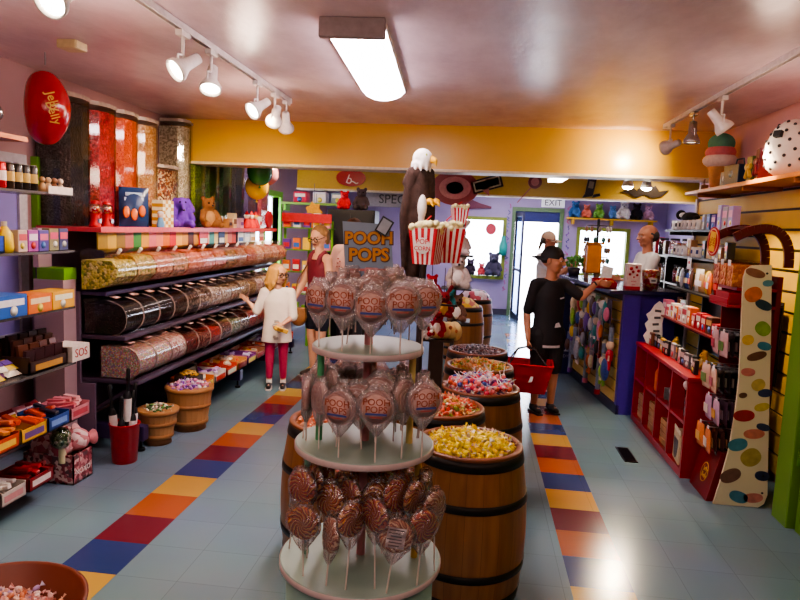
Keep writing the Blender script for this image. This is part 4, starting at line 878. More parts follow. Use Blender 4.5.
# red cubby shelf
CX0, CX1, CY0, CY1, CZ = 1.54, 1.84, 4.72, 6.24, .74
cu = thing('cubby_shelf', 'glossy red eight-compartment cubby shelf standing on the blue floor', 'shelf unit', (CX0, CY0, 0))
w, l = CX1-CX0, CY1-CY0
part('top_board', MB().b2((-.01, -.01, CZ-.03), (w, l, CZ)), DRED, cu, bev=.003); part('base_board', MB().b2((0, 0, 0), (w, l, .06)), DRED, cu); part('middle_shelf', MB().b2((0.004, 0.02, .385), (w-.01, l-.02, .41)), DRED, cu)
part('back_board', MB().b2((w-.01, 0, .06), (w, l, CZ-.03)), DRED2, cu)
for k in range(5):
    y = k*(l-.03)/4; part('upright', MB().b2((0, y, .06), (w-.01, y+.03, CZ-.03)), DRED, cu)
def cub(k): return CY0+.03+(k+.5)*(l-.03)/4-.015
for k, hgt in enumerate((.2, .2, .24, .22)):
    if k == 0: continue
    t = thing('wood_crate', ['', 'tall slatted wooden crate in the second lower cubby from the near end', 'slatted wooden crate in the third lower cubby from the near end', 'slatted wooden crate in the farthest lower cubby'][k], 'crate', (CX0+.13, cub(k), .06))
    s = MB()
    for j in range(4):
        z = j*hgt/4+.004; s.b2((-.1, -.1, z), (.1, -.092, z+hgt/4-.01)); s.b2((-.1, .092, z), (.1, .1, z+hgt/4-.01)); s.b2((-.1, -.1, z), (-.092, .1, z+hgt/4-.01)); s.b2((.092, -.1, z), (.1, .1, z+hgt/4-.01))
    s.b2((-.1, -.1, 0), (.1, .1, .008)); part('slat_wall', s, M('#b98a60', .6, vary=.2, scale=9), t)
    ps = MB()
    for sx in (-.088, .088):
        for sy in (-.088, .088): ps.b2((sx-.008, sy-.008, 0), (sx+.008, sy+.008, hgt))
    part('corner_post', ps, M('#9a7048', .6, vary=.2, scale=9), t)
t = thing('display_box', 'white box with a dark semicircle front in the near lower cubby', 'box', (CX0+.1, cub(0), .06), rz=-.12)
part('box_body', MB().b2((-.08, -.11, 0), (.08, .11, .22)), M('#d8c49a', .5), t, bev=.004); part('dark_window', MB().prism([(-.075*math.cos(a), .02+.15-.15*math.sin(a)) for a in [PI*k/14 for k in range(15)]], .002, X=TRS((-.081, 0, 0), TO_LEFT)), M('#241c28', .3), t); part('fold_flap', MB().b2((-.08, -.11, .22), (-.074, .11, .25)), M('#e8dcc0', .5), t)
for k, c, lb in ((3, '#5a5454', 'grey packs in the farthest upper cubby'), (1, '#6a6462', 'dark grey packs in the second upper cubby from the near end')):
    t = thing('pack_pile', lb, 'packs', (CX0+.1, cub(k), .41)); 
    for j in range(4): part('pack', MB().box((rnd(-.03, .03), -.09+j*.055, .05), (.1, .04, .1), rot=(0, 0, rnd(-.2, .2))), M(c, .4, vary=.25), t, bev=.006)
t = thing('candy_bottle', 'bright orange bottle with white cap in an upper cubby', 'bottle', (CX0+.08, cub(2), .41)); part('bottle_body', MB().lathe([(0, 0), (.045, 0), (.05, .02), (.05, .16), (.03, .2), (.02, .21)], 18), M('#e8702c', .25), t); part('cap', MB().cyl((0, 0, .21), (0, 0, .245), .024, n=16), M('#f0e8e0', .4), t)
t = thing('candy_pack', 'blue candy pack beside the orange bottle', 'candy pack', (CX0+.06, cub(2)-.1, .41)); part('pack_body', MB().b2((-.03, -.035, 0), (.03, .035, .09)), M('#3a4aa8', .3), t, bev=.008)
t = thing('gumball_tube', 'clear gumball tube with a round white head in the near upper cubby', 'toy', (CX0+.06, cub(0)-.03, .41)); part('tube', MB().cyl((0, 0, 0), (0, 0, .2), .022, n=16), clear('#f0f0f4', .25, .15, .08), t); part('gumballs', MB().cyl((0, 0, .004), (0, 0, .14), .018, n=12), candy_mix(['#e05060', '#f0f0f0', '#b0b8c8'], 60), t); part('head', MB().ell((0, 0, .235), .04, 16), M('#e0c8c4', .4), t)
# tiered black racks above the cubby
rk = thing('tiered_rack', 'dark stepped rack above the red cubby along the yellow slat wall', 'rack', (1.72, 4.8, 0))
BLK = M('#1e181a', .4, vary=.2)
for x0, x1, z, c in ((-.02, .4, 1.02, DRED2), (.06, .42, 1.28, BLK)): part('shelf', MB().b2((x0, -.02, z-.015), (x1, 1.5, z)), c, rk)
for y in (.0, .74, 1.46): part('upright', MB().b2((.38, y, .0), (.42, y+.02, 1.28)), BLK, rk)
part('back_board', MB().b2((.42, -.02, .7), (.43, 1.5, 1.3)), M('#2a1f20', .5, vary=.2), rk)
ws = thing('wall_shelves', 'two long dark shelves of white mugs and packs on the yellow slat wall', 'shelves', (1.9, 5.3, 0))
for z in (1.555, 1.80): part('shelf', MB().b2((0, 0, z-.018), (.27, 1.65, z)), BLK, ws)
for y in (.1, .85, 1.55):
    for z in (1.555, 1.80): part('bracket', MB().b2((.02, y, z-.05), (.27, y+.015, z-.018)), BLK, ws)
CN = ['crimson', 'white', 'orange', 'pink', 'yellow', 'dark blue', 'purple', 'brown', 'lime', 'silver']
CH_ = {'crimson': '#b81c2c', 'white': '#e6e0dc', 'orange': '#e0702c', 'pink': '#e07a9c', 'yellow': '#e8bc28', 'dark blue': '#2c3f86', 'purple': '#6a3c9c', 'brown': '#5c3420', 'lime': '#8ab83c', 'silver': '#a8a8b0', 'black': '#1c191c', 'teal': '#2c8a8a', 'cream': '#e0d0a8', 'red': '#c8141e', 'grey': '#7a767a', 'tan': '#b88a58', 'lilac': '#b49ad0'}
def carton(label, loc, d, colr, accent, rz=0, group=None, face='-x', name='candy_box', art=True):
    """printed carton with top flap edge and front print; front looks to -x or +x"""
    t = thing(name, label, 'box', loc, rz, group); x, y, z = d
    part('box_body', MB().b2((-x/2, -y/2, 0), (x/2, y/2, z)), M(colr, .4, vary=.06), t, bev=min(.004, x*.1))
    s = -1 if face == '-x' else 1; xf = s*x/2
    if art:
        mb = MB(); mb.b2((xf, -y*.4, z*.52), (xf+s*.0015, y*.4, z*.82), 0); mb.lathe([(0, 0), (min(y, z)*.24, 0), (0, .0015)], 16, 1, TRS((xf+s*.0005, rnd(-.1, .1)*y, z*.28), (0, s*PI/2, 0)))
        part('printed_front', mb, [M(accent, .4, vary=.1), M(random.choice(['#f0d860', '#f4ece0', '#d84838', '#4a7ac0']), .4)], t)
    return t
# row on cubby top: black and white packs
for i in range(13):
    y = 4.86+i*.1
    c = ['black', 'black', 'grey', 'black', 'white', 'black', 'silver', 'black', 'black', 'yellow', 'black', 'black', 'brown'][i]
    t = carton('%s snack pack on top of the red cubby, %s from the near end' % (c, ORD[i]), (1.62+rnd(0, .03), y, CZ), (.03, .085, rnd(.1, .13)), CH_[c], random.choice(['#e8e4e0', '#c8c0b8', '#e0b83c']), rnd(-.2, .2), 'packs on the cubby top', name='snack_pack')
for i, (y, c, s) in enumerate(((5.05, '#c89a3c', .55), (5.75, '#d8b040', .5))):
    plush_sit('gold_figure', ['little gold toy sitting behind the packs on the cubby, nearer one', 'little gold toy sitting behind the packs on the cubby, farther one'][i], (1.75, y, CZ), -PI/2, c, s, '#f0d890', cat='toy')
row2 = [('pink', '#f4e0e8'), ('white', '#c83040'), ('white', '#d84858'), ('orange', '#f4e0c0'), ('white', '#e8a0a0'), ('white', '#c05060'), ('orange', '#f8e8c8'), ('crimson', '#f0c0b0'), ('crimson', '#e8e0d8'), ('red', '#f0d0c0'), ('brown', '#d8a860'), ('crimson', '#f0e0e0')]
for i, (c, a) in enumerate(row2[::-1]):
    carton('%s candy box on the middle rack shelf, %s from the near end' % (c, ORD[i]), (1.76, 4.86+i*.115, 1.02), (.07, .1, rnd(.09, .15)), CH_[c], a, rnd(-.1, .1), 'boxes on the middle rack shelf')
for i in range(12):
    c = ['crimson', 'orange', 'cream', 'red', 'orange', 'yellow', 'tan', 'white', 'brown', 'dark blue', 'silver', 'black'][i]
    y = 4.86+i*.115
    t = bag('candy_bag', '%s candy bag on the upper rack shelf, %s from the near end' % (c, ORD[i]), (1.84+rnd(-.02, .02), y, 1.28), -PI/2+rnd(-.3, .3), .13, rnd(.14, .2), CH_[c], [('printed_label', MB().box((0, -.021, .075), (.07, .004, .045)), random.choice(['#f0e0c0', '#e8d040', '#d04838', '#e8e4f0']))]); t['group'] = 'bags on the upper rack shelf'
# mugs and packs on the wall shelves
def mug(label, loc, c, g):
    t = thing('mug', label, 'mug', loc, rnd(-.5, .5), g); part('cup', MB().lathe([(0, 0), (.034, 0), (.038, .01), (.038, .09), (.034, .09), (.032, .012), (0, .01)], 18, cap=False), M(c, .3), t)
    part('handle', MB().tube([(0, -.036, .07), (0, -.062, .065), (0, -.062, .03), (0, -.036, .02)], .006, 6), M(c, .3), t); part('printed_mark', MB().b2((-.0405, -.012, .03), (-.036, .012, .065)), M(random.choice(['#1c1a1c', '#c83038', '#3a4a8a']), .4), t)
for i in range(13):
    y = 5.38+i*.122; c = ['lilac', 'silver', 'lilac', 'purple', 'dark blue', 'silver', 'white', 'white', 'white', 'white', 'white', 'white', 'white'][i]
    if i < 6: carton('%s gift pack on the upper wall shelf, %s from the near end' % (c, ORD[i]), (1.98, y, 1.8), (.06, .09, rnd(.12, .2)), CH_[c], random.choice(['#e8e0f4', '#5a6ac8', '#e8a8c8']), rnd(-.15, .15), 'packs on the upper wall shelf', name='gift_pack')
    else: mug('white mug with dark mark on the upper wall shelf, %s from the far end' % ORD[12-i], (1.97, y, 1.8), '#e8e4e4', 'mugs on the upper wall shelf')
t = thing('plush_toy', 'flat black plush lying across the mugs on the upper wall shelf', 'plush toy', (1.99, 6.5, 1.905)); skin_part('body', MB().ell((0, 0, .02), (.07, .2, .045)).ell((-.03, .17, .04), .05).ell((0, -.2, .01), (.03, .07, .02)), M('#1e1b1e', .95, vary=.2, scale=50), t, .01, 3); part('stripe', MB().ell((-.045, .05, .035), (.035, .06, .025)), M('#e8e0dc', .9), t)
for i in range(12):
    y = 5.4+i*.13; c = ['black', 'brown', 'silver', 'cream', 'black', 'white', 'white', 'tan', 'white', 'white', 'white', 'silver'][i]
    if c == 'white': mug('white mug on the lower wall shelf, %s from the near end' % ORD[i], (1.97, y, 1.555), '#ece8e8', 'mugs on the lower wall shelf')
    else: carton('%s pack on the lower wall shelf, %s from the near end' % (c, ORD[i]), (1.98, y, 1.555), (.06, .09, rnd(.1, .17)), CH_[c], random.choice(['#e8e4e0', '#c8a860', '#c04048']), rnd(-.15, .15), 'packs on the lower wall shelf', name='gift_pack')
t = thing('hanging_tag', 'small white tag with red heart hanging from the lower wall shelf', 'tag', (1.885, 6.05, 1.5)); part('card', MB().b2((-.002, -.05, -.05), (.002, .05, .05)), M('#ece8e4', .5), t); part('heart', MB().ell((-.003, -.012, .008), (.001, .015, .015), 10).ell((-.003, .012, .008), (.001, .015, .015), 10), M('#c8202c', .4), t); part('string', MB().cyl((0, 0, .05), (0, 0, .08), .002, n=5), M('#888', .5), t)
# ---- bean rack with printed end board
JY0, JY1 = 4.30, 4.66
rk = thing('bean_rack', 'dark red end-cap rack with a cream board printed with jelly beans on its side', 'rack', (1.62, JY0, 0))
P = lambda u, v: at(u, v, Y=4.285)
pts = []
for u, v in ((713, 505), (720, 483), (729, 450), (735, 415), (739, 380), (741, 340), (742.5, 300), (743.5, 278), (746, 270), (752, 265.5), (772, 265), (771, 340), (769, 420), (767.5, 495), (764, 504), (758, 507.5)):
    p = P(u, v); pts.append((p.x-1.62, max(p.z, .002)))
bd = part('end_board', MB().prism(pts, .018, X=TRS((0, .003, 0), FRONT)), M('#e2d2ae', .35, vary=.04, scale=3), rk, label='cream end board printed with jelly beans')
BE = [(534.5, 276, 17, 9, .3, '#7a4a3a'), (0, 0, 0, 0, 0, '')]
BEANS = [(755, 274, 17, 9, -.25, '#8a5a44'), (768, 284, 9, 7, .1, '#5a8a94'), (754, 296, 15, 16, .5, '#d8743c'), (763, 306, 15, 10, -.4, '#2c3c48'), (764, 330, 12, 17, .8, '#8aa83c'), (748, 341, 10, 11, .2, '#d8b04c'), (764, 347, 12, 9, -.2, '#3f7a8c'), (757, 357, 17, 9, .35, '#6a4434'), (748, 373, 12, 9, 0, '#c8746a'), (759, 386, 12, 13, .6, '#c2a85a'), (765, 394, 12, 9, .1, '#33385a'), (743, 396, 7, 6, .2, '#6a4838'), (762, 408, 13, 9, .3, '#c8b048'), (744, 417, 18, 13, .1, '#a82424'), (763, 428, 12, 8, -.2, '#3a3f58'), (754, 435, 18, 11, .1, '#cc7a66'), (738, 446, 17, 14, .3, '#4a8494'), (752, 459, 18, 20, .7, '#b09a50'), (731, 477, 19, 15, .5, '#7a5648'), (762, 477, 13, 11, -.1, '#2f3450'), (738, 498, 17, 13, -.3, '#4a7f92'), (753, 499, 17, 11, .1, '#cc8070')]
for u, v, bw, bh, rot, c in BEANS:
    p = P(u, v); k = 4.4/648
    b = MB().prism(bean2(bw*k*1.05, bh*k*1.05), .0014, X=TRS((p.x-1.62, -.0155, p.z), (PI/2, -rot, 0)))
    hl = part('printed_bean', b, M(c, .4, vary=.22, scale=22), bd)
for u, v in ((767, 273.5), (763, 476), (762, 493)): p = P(u, v); part('screw', MB().cyl((p.x-1.62, -.016, p.z), (p.x-1.62, -.019, p.z), .007, n=10), M('#241e1e', .4), bd)
part('base_box', MB().add([(-.03, .03, 0), (.3, .03, 0), (.3, .36, 0), (-.03, .36, 0), (.04, .03, .33), (.3, .03, .33), (.3, .36, .33), (.04, .36, .33)], [(0, 3, 2, 1), (4, 5, 6, 7), (0, 1, 5, 4), (1, 2, 6, 5), (2, 3, 7, 6), (3, 0, 4, 7)]), M('#7a1418', .3, vary=.06), rk)
YT_ = M('#d8b04c', .4, vary=0); lt_rot = (PI/2-.0, 0, -PI/2)
bb = MB().lathe([(.052, 0), (.056, 0), (.056, .002), (.052, .002)], 30, X=TRS((-.004, .17, .15), (0, -PI/2+.21, 0), (1.2, 1, 1)), cap=False); part('logo_ring', bb, YT_, rk)
for wd_, z in (('Jelly', .17), ('Belly', .125)): letters(wd_, .045, YT_, rk, (-.03+z*.212-.003, .17, z), (PI/2-.21, 0, -PI/2), .001)
part('back_board', MB().b2((.27, .02, .33), (.3, .36, 1.5)), DRED2, rk); part('far_side_board', MB().prism([(x+.01, z) for x, z in pts], .015, X=TRS((0, .375, 0), FRONT)), DRED2, rk)
for z, x in ((1.31, -.02), (1.42, .03)): part('red_tray', MB().b2((x, .02, z-.02), (.27, .35, z)).b2((x, .02, z), (x+.01, .35, z+.035)), DRED, rk, bev=.003)
part('red_bin', MB().b2((.0, .06, 1.31), (.2, .3, 1.385)), DRED, rk, bev=.006)
for k, s in enumerate((.0, .34)):
    ap = [tuple((1-q)**3*a_+3*q*(1-q)**2*b_+3*q*q*(1-q)*c_+q**3*d_ for a_, b_, c_, d_ in ((.315, .325, .16, -.02), (1.56, 1.82, 1.85, 1.735))) for q in [k/14 for k in range(15)]]
    a = MB()
    for (xa, za), (xb, zb) in zip(ap[:-1], ap[1:]):
        d = Vector((xb-xa, 0, zb-za)).normalized(); nrm = Vector((-d.z, 0, d.x))*.028
        q = [Vector((xa, 0, za))-nrm, Vector((xb, 0, zb))-nrm, Vector((xb, 0, zb))+nrm, Vector((xa, 0, za))+nrm]
        a.add([(p.x, s+.0, p.z) for p in q]+[(p.x, s+.02, p.z) for p in q], [(0, 1, 2, 3), (7, 6, 5, 4), (0, 4, 5, 1), (1, 5, 6, 2), (2, 6, 7, 3), (3, 7, 4, 0)])
    part('header_arch', a, M('#5a1014', .35, vary=.08), rk)
a = MB()
part('header_canopy', MB().add([(x, y, z+.026) for x, z in [(.28, 1.74), (.22, 1.785), (.14, 1.79), (.06, 1.765)] for y in (.02, .34)], [(0, 1, 3, 2), (2, 3, 5, 4), (4, 5, 7, 6)]), M('#4a0d11', .35), rk)
ov = thing('oval_sign', 'red and yellow oval Jelly Belly sign hanging from the arched rack header', 'sign', (1.585, 4.62, 1.705), rz=.35)
part('plate', MB().prism(disc2(0, 0, .058, .098, 36), .008, X=TRS((0, 0, 0), TO_LEFT)), M('#b01a20', .35), ov); part('cream_ring', MB().prism(disc2(0, 0, .05, .088, 36), .001, X=TRS((-.0085, 0, 0), TO_LEFT)), M('#e0b8a0', .4), ov); part('red_field', MB().prism(disc2(0, 0, .045, .08, 36), .001, X=TRS((-.0095, 0, 0), TO_LEFT)), M('#b8202a', .4), ov); part('yellow_band', MB().prism([(-.032, -.06), (.02, -.07), (.032, .06), (-.02, .07)], .001, X=TRS((-.0105, 0, 0), TO_LEFT)), M('#e0b83c', .4), ov)
for wd_, yy in (('Jelly', .012), ('Belly', -.014)): letters(wd_, .036, M('#8a1018', .4, vary=0), ov, (-.0118, yy*-1, 0), (PI/2, -1.3, -PI/2), .0006)
# clear bins of orange jelly beans
for i, (y, c, nm) in enumerate(((4.37, ['#d8843c', '#e8a85a', '#c86a24'], 'golden'), (4.49, ['#e0762c', '#e8944c', '#f0b870'], 'orange'), (4.61, ['#c8603c', '#e89a70', '#d87a50'], 'coral'))):
    t = thing('bean_bin', 'clear acrylic bin of %s jelly beans on the arched rack' % nm, 'candy bin', (1.70, y, 1.421), group='clear bean bins on the arched rack')
    part('shell', MB().b2((-.09, -.055, 0), (.09, .055, .17)), clear('#fbeedd', .07, .03, .1), t); part('beans', MB().b2((-.084, -.05, .004), (.084, .05, .14)), candy_mix(c, 45), t); part('tag', MB().b2((-.095, -.02, .135), (-.091, .02, .17)), M('#e8e4e0', .5), t)
# peg bags
BGC = [['#2a2224', '#3a2c2c', '#c8a8a0'], ['#221c1e', '#2c2422', '#d0b8a8'], ['#3a2a38', '#4a3444', '#b898a8'], ['#3c2420', '#4a2e28', '#d8a078']]
FRC = [['#c8a0a0', 'pinkish'], ['#d8b098', 'peach and white'], ['#c09cb4', 'mauve'], ['#e0824a', 'orange and white']]
for r, (zt, xf) in enumerate(((1.12, 1.64), (.88, 1.6), (.665, 1.635), (.47, 1.6))):
    for cidx, y in enumerate((4.405, 4.55)):
        pg = thing('peg_hook', 'metal peg hook on the bean rack, %s row down, %s side' % (ORD[r], ('near', 'far')[cidx]), 'hook', (1.62, y, zt), group='peg hooks on the bean rack')
        part('rod', MB().cyl((.27, 0, 0), (xf-1.63, 0, .012), .003, n=6), M('#b8b4b4', .3, .8), pg); part('tag_plate', MB().b2((xf-1.634, -.012, .0), (xf-1.63, .012, .02)), M('#e0d8d4', .4), pg)
        for k in range(6):
            t = bag('candy_bag', ('front %s candy bag on the %s peg row, %s side' % (FRC[r][1], ORD[r], ('near', 'far')[cidx])) if k == 0 else 'dark candy bag behind the front bag on the %s peg row, %s side' % (ORD[r], ('near', 'far')[cidx]),
                    (xf+k*.042, y, zt-.165), -PI/2+rnd(-.12, .12), .12, .165, FRC[r][0] if k == 0 else random.choice(BGC[r][:2]), [('printed_label', MB().box((0, -.02, .075), (.07, .004, .06)), random.choice(['#a83038', '#e8d8c8', '#d8a040', '#6a8a4a']) if k == 0 else BGC[r][2])], tilt=.06)
            t['group'] = 'candy bags on the %s peg row' % ORD[r]
# ---- long shelf above the slat wall and what stands on it
sh = thing('long_shelf', 'long orange wooden shelf high on the right wall over the slats', 'shelf', (1.9, 4.21, 2.12))
part('plank', MB().b2((0, -.2, 0), (.31, 2.2, .03)), M('#c8762c', .4, vary=.12, scale=5, stretch=(1, .15, 1)), sh, bev=.004)
for y in (.1, .9, 1.9): part('bracket', MB().b2((.02, y, -.03), (.3, y+.02, 0)), M('#a8602a', .5), sh)
ZT = 2.15
t = thing('cone_plush', 'plush ice cream cone with green, pink and white scoops on the high shelf', 'plush toy', (2.05, 6.12-.1, ZT))
part('cone', MB().lathe([(0, 0), (.055, .0), (.075, .1), (.1, .22), (.085, .23), (0, .23)], 24), M('#b8854a', .7, vary=.2, scale=20), t)
for z, r, c, nm in ((.25, .14, '#e8d4c8', 'white'), (.32, .125, '#d07880', 'pink'), (.395, .11, '#5a9a80', 'green')): part('scoop', MB().ell((0, 0, z), (r, r, .075 if nm != 'green' else .09), 22), M(c, .9, vary=.1, scale=40), t, label=nm+' scoop')
for i, (y, x, d, c, a, lb) in enumerate(((5.72, 2.06, (.14, .16, .13), '#3a2024', '#b83038', 'dark maroon gift bag beside the ice cream plush on the high shelf'), (5.5, 2.03, (.14, .22, .16), '#22304c', '#5a7aa8', 'navy blue lunch bag in the middle of the high shelf'), (6.3, 2.03, (.06, .06, .06), '#7a4a24', '#c89048', 'small brown jar at the far end of the high shelf'))):
    t = carton(lb, (x, y, ZT), d, c, a, rnd(-.2, .2), name='gift_bag', art=False)
    part('handle', MB().tube([(0, -d[1]*.3, d[2]), (0, -d[1]*.22, d[2]+.05), (0, d[1]*.22, d[2]+.05), (0, d[1]*.3, d[2])], .006), M(c, .5), t); part('round_badge', MB().lathe([(0, 0), (.03, 0), (0, .003)], 18, X=TRS((-d[0]/2-.001, 0, d[2]*.55), (0, -PI/2, 0), (d[2]*6, d[2]*6, 1))), M('#c8ccd4', .4), t)
for i, (y, c, h) in enumerate(((5.24, '#c8a23c', .2), (5.1, '#7a2430', .24))):
    t = thing('gift_box', ['green and gold bow gift box on the high shelf', 'dark red gift box with gold bow on the high shelf'][i], 'gift box', (2.06, y, ZT), rnd(-.2, .2)); part('box_body', MB().b2((-.06, -.055, 0), (.06, .055, h)), M(['#4a5a2c', '#7a2430'][i], .4, vary=.2), t, bev=.004)
    bw = MB()
    for s in (-1, 1): bw.ell((-.066, s*.035, h*.62), (.012, .038, .026), 12); bw.cap((-.066, 0, h*.6), (-.064, s*.045, h*.25), .012, .016)
    part('bow', bw, M(c, .35), t)
t = thing('dotted_balloon_egg', 'big white egg-shaped plush with black dots at the near end of the high shelf', 'plush toy', (2.05, 4.68, ZT))
dt = MB().lathe([(0, 0), (.09, .005), (.15, .06), (.17, .14), (.16, .23), (.12, .32), (.06, .37), (0, .385)], 30)
for k in range(70):
    z = .03+.34*(k+.5)/70; a = k*2.39996; prof = [(0, 0), (.09, .005), (.15, .06), (.17, .14), (.16, .23), (.12, .32), (.06, .37), (0, .385)]
    for (r0, z0), (r1, z1) in zip(prof[:-1], prof[1:]):
        if z0 <= z <= z1: r = r0+(r1-r0)*(z-z0)/(z1-z0+1e-6)
    dt.ell((r*math.cos(a), r*math.sin(a), z), .012, 8, 1)
part('body', dt, [M('#d8ccc0', .8, vary=.04), M('#241c1e', .6)], t); part('black_badge', MB().box((-.14, -.09, .27), (.03, .05, .04), rot=(0, .3, .6)), M('#141214', .5), t)
# gift packs leaning in front of slats
for i, (u, v, c, a, lb) in enumerate(((742, 222, 'orange', '#f0c080', 'orange printed pack standing on the near end of the upper wall shelf'), (757, 224, 'brown', '#d88a3c', 'brown printed pack nearest the camera on the upper wall shelf'))):
    p = at(u, v, X=2.05); 
t = thing('photo_frame', 'small arched pale frame with dark figure standing above the upper wall shelf', 'frame', (2.08, 5.42, 1.93)); 
bpy.data.objects.remove(t)
# ================================================================ counter
CA = .114
co = thing('shop_counter', 'shop counter with purple end panel and yellow slatted front', 'counter', (1.42, 6.32, 0), CA)
CL = 1.92
part('end_post', MB().b2((-.005, 0, .0), (.15, .06, 1.17)), M('#47309a', .35, vary=.06), co); part('end_panel', MB().b2((.15, .02, 0), (.5, .06, 1.17)), M('#3d2a8a', .4, vary=.08), co); part('back_panel', MB().b2((.48, .06, 0), (.5, CL, 1.17)), M('#3d2a8a', .4), co)
s = MB(); z = .1
while z < 1.1:
    s.b2((0, .06, z), (.03, CL, z+.1)); z += .112
part('slat_front', s, M('#d8b45c', .5, vary=.06), co); part('groove_backing', MB().b2((.02, .06, .06), (.05, CL, 1.17)), M('#2a2014', .6), co); part('kick_board', MB().b2((-.01, .0, 0), (.02, CL, .09)), M('#23233c', .4), co)
part('counter_top', MB().b2((-.16, -.03, 1.17), (.55, CL+.05, 1.21)), M('#2a2a52', .25, vary=.1), co, bev=.006)
TOYC = ['pink', 'lime', 'white', 'black', 'yellow', 'teal', 'crimson', 'purple', 'orange', 'dark blue', 'silver', 'cream', 'brown']
cosA, sinA = math.cos(CA), math.sin(CA)
def cl(x, y, z): return (1.42+x*cosA-y*sinA, 6.32+x*sinA+y*cosA, z)
kinds = ['carded toy', 'toy tube', 'toy doll', 'toy pouch']
for r, zt in enumerate((1.09, .9, .72, .54)):
    for i in range(12):
        c = TOYC[(i*5+r*3) % 13]; k = (i*3+r) % 4; y = .13+i*.13+rnd(-.02, .02)
        t = thing('hanging_toy', '%s %s in the %s row under the counter, %s from purple post' % (c, kinds[k], ORD[r], ORD[i]), 'toy', cl(-.05-rnd(0, .05), y, zt), CA+rnd(-.3, .3), 'toys hanging on the counter front'); t.scale = (1.3,)*3
        part('hook', MB().cyl((.08, 0, .0), (-.02, 0, .008), .003, n=6), M('#b0acac', .3, .8), t)
        col = M(CH_[c], .4, vary=.12)
        if k == 0:
            part('card', MB().b2((-.006, -.055, -.17), (0, .055, .01)), M(random.choice(['#6a8a4a', '#a87a8a', '#5a6a8c', '#3a2e46', '#2a2a2e']), .5), t); part('blister', MB().ell((-.02, 0, -.105), (.022, .04, .055), 12), col, t)
        elif k == 1:
            part('tube', MB().cyl((0, 0, -.3), (0, 0, -.05), .02, n=12), M('#7c8698', .3, vary=.3), t); part('cap', MB().cyl((0, 0, -.34), (0, 0, -.3), .024, n=12).cyl((0, 0, -.05), (0, 0, -.02), .022, .01, n=12), col, t)
        elif k == 2:
            part('body', MB().ell((0, 0, -.13), (.03, .035, .06), 12).cap((0, -.02, -.17), (0, -.03, -.23), .014, .012).cap((0, .02, -.17), (0, .03, -.23), .014, .012), col, t); part('head', MB().ell((0, 0, -.05), (.032, .036, .036), 12), M(random.choice(['#e8c8a8', '#d8d0c8', '#c8a070']), .7), t)
        else:
            part('pouch', MB().ell((0, 0, -.1), (.025, .055, .09), 12), M(CH_[c], .3, vary=.25, scale=60), t); part('header_card', MB().b2((-.004, -.05, -.025), (.004, .05, .015)), M('#d8c8b0', .5), t)
# blue candy dispenser display box
pz = thing('dispenser_display', 'navy blue floor display box lettered PEZ beside the counter', 'display box', (1.10, 8.05, 0), CA)
part('base_box', MB().b2((-.12, 0, 0), (.14, .3, .5)), M('#252a6a', .4), pz, bev=.004); part('side_panel', MB().prism([(-.12, .5), (.14, .5), (.14, 1.12), (.02, 1.12), (-.05, .9)], .012, X=TRS((0, .012, 0), FRONT)), M('#1d2254', .4), pz)
letters('PEZ', .13, M('#c8ccdc', .4, vary=0), pz, (.0, -.003, .32)); letters('CANDY', .05, M('#a8aec8', .4, vary=0), pz, (.0, -.003, .22))
# things on the counter
t = thing('popcorn_carton', 'tall white and red printed carton standing on the counter', 'carton', (1.50, 6.46, 1.21), rz=.1)
part('box_body', MB().b2((-.065, -.045, 0), (.065, .045, .245)), M('#e8d4cc', .5), t, bev=.003)
sp = MB()
for u, v, q in ((-.03, .2, .018), (.02, .215, .014), (.04, .18, .016), (-.01, .17, .015), (.03, .14, .012), (-.04, .145, .013), (0, .12, .009)): sp.lathe([(0, 0), (q, 0), (0, .002)], 12, X=TRS((u, -.0455, v), FRONT))
part('red_spots', sp, M('#c82830', .5), t); part('red_base_band', MB().b2((-.066, -.046, 0), (.066, .046, .03)), M('#c8202a', .5), t)
for k in range(2): letters(('ooo', 'oo')[k], .03, M('#c82830', .5, vary=0), t, (0, -.0458, .08-k*.03))
t = thing('candy_tub', 'clear tub packed with red and white candy on the counter beside the carton', 'tub', (1.665, 6.42, 1.21)); part('shell', MB().lathe([(0, 0), (.07, 0), (.09, .19), (.092, .195), (.088, .195)], 24), clear('#fff4f0', .2, .1, .06), t); part('candy', MB().lathe([(0, .005), (.066, .005), (.084, .175), (.05, .2), (0, .205)], 22), candy_mix(['#c8282c', '#f0e0d8', '#a81c24', '#e87a70', '#d8a030'], 32), t); part('label_card', MB().b2((-.03, -.088, .075), (.03, -.084, .125)), M('#c8c4c0', .5), t); part('label_text', MB().b2((-.02, -.0885, .09), (.02, -.0882, .108)), M('#4a4448', .5), t)
t = thing('red_tray', 'open red box of treats on the counter under the boy reaching hand', 'tray', (1.24, 6.46, 1.21), rz=.2)
tr = MB(); tr.b2((-.1, -.07, 0), (.1, .07, .01)); tr.b2((-.1, -.07, 0), (.1, -.062, .055)); tr.b2((-.1, .062, 0), (.1, .07, .09)); tr.add([(-.1, -.07, 0), (-.1, .07, 0), (-.1, .07, .09), (-.1, -.07, .055)], [(0, 1, 2, 3)]); tr.add([(.1, -.07, 0), (.1, .07, 0), (.1, .07, .09), (.1, -.07, .055)], [(3, 2, 1, 0)])
part('box_wall', tr, M('#c81c24', .4), t)
bb = MB()
for k in range(14): bb.ell((rnd(-.08, .08), rnd(-.045, .045), rnd(.03, .06)), rnd(.016, .024), 8)
part('treats', bb, M('#d88a4a', .5, vary=.25), t)['kind'] = 'stuff'
t = thing('menu_board', 'leaning white card standing behind the red tray on the counter', 'card', (1.33, 6.9, 1.21), rot=(-.25, .25, .2)); part('board', MB().b2((-.06, 0, 0), (.06, .006, .2)), M('#dcd8dc', .5), t); part('stand', MB().b2((-.03, .006, 0), (.03, .05, .01)), M('#a8a4a8', .5), t)
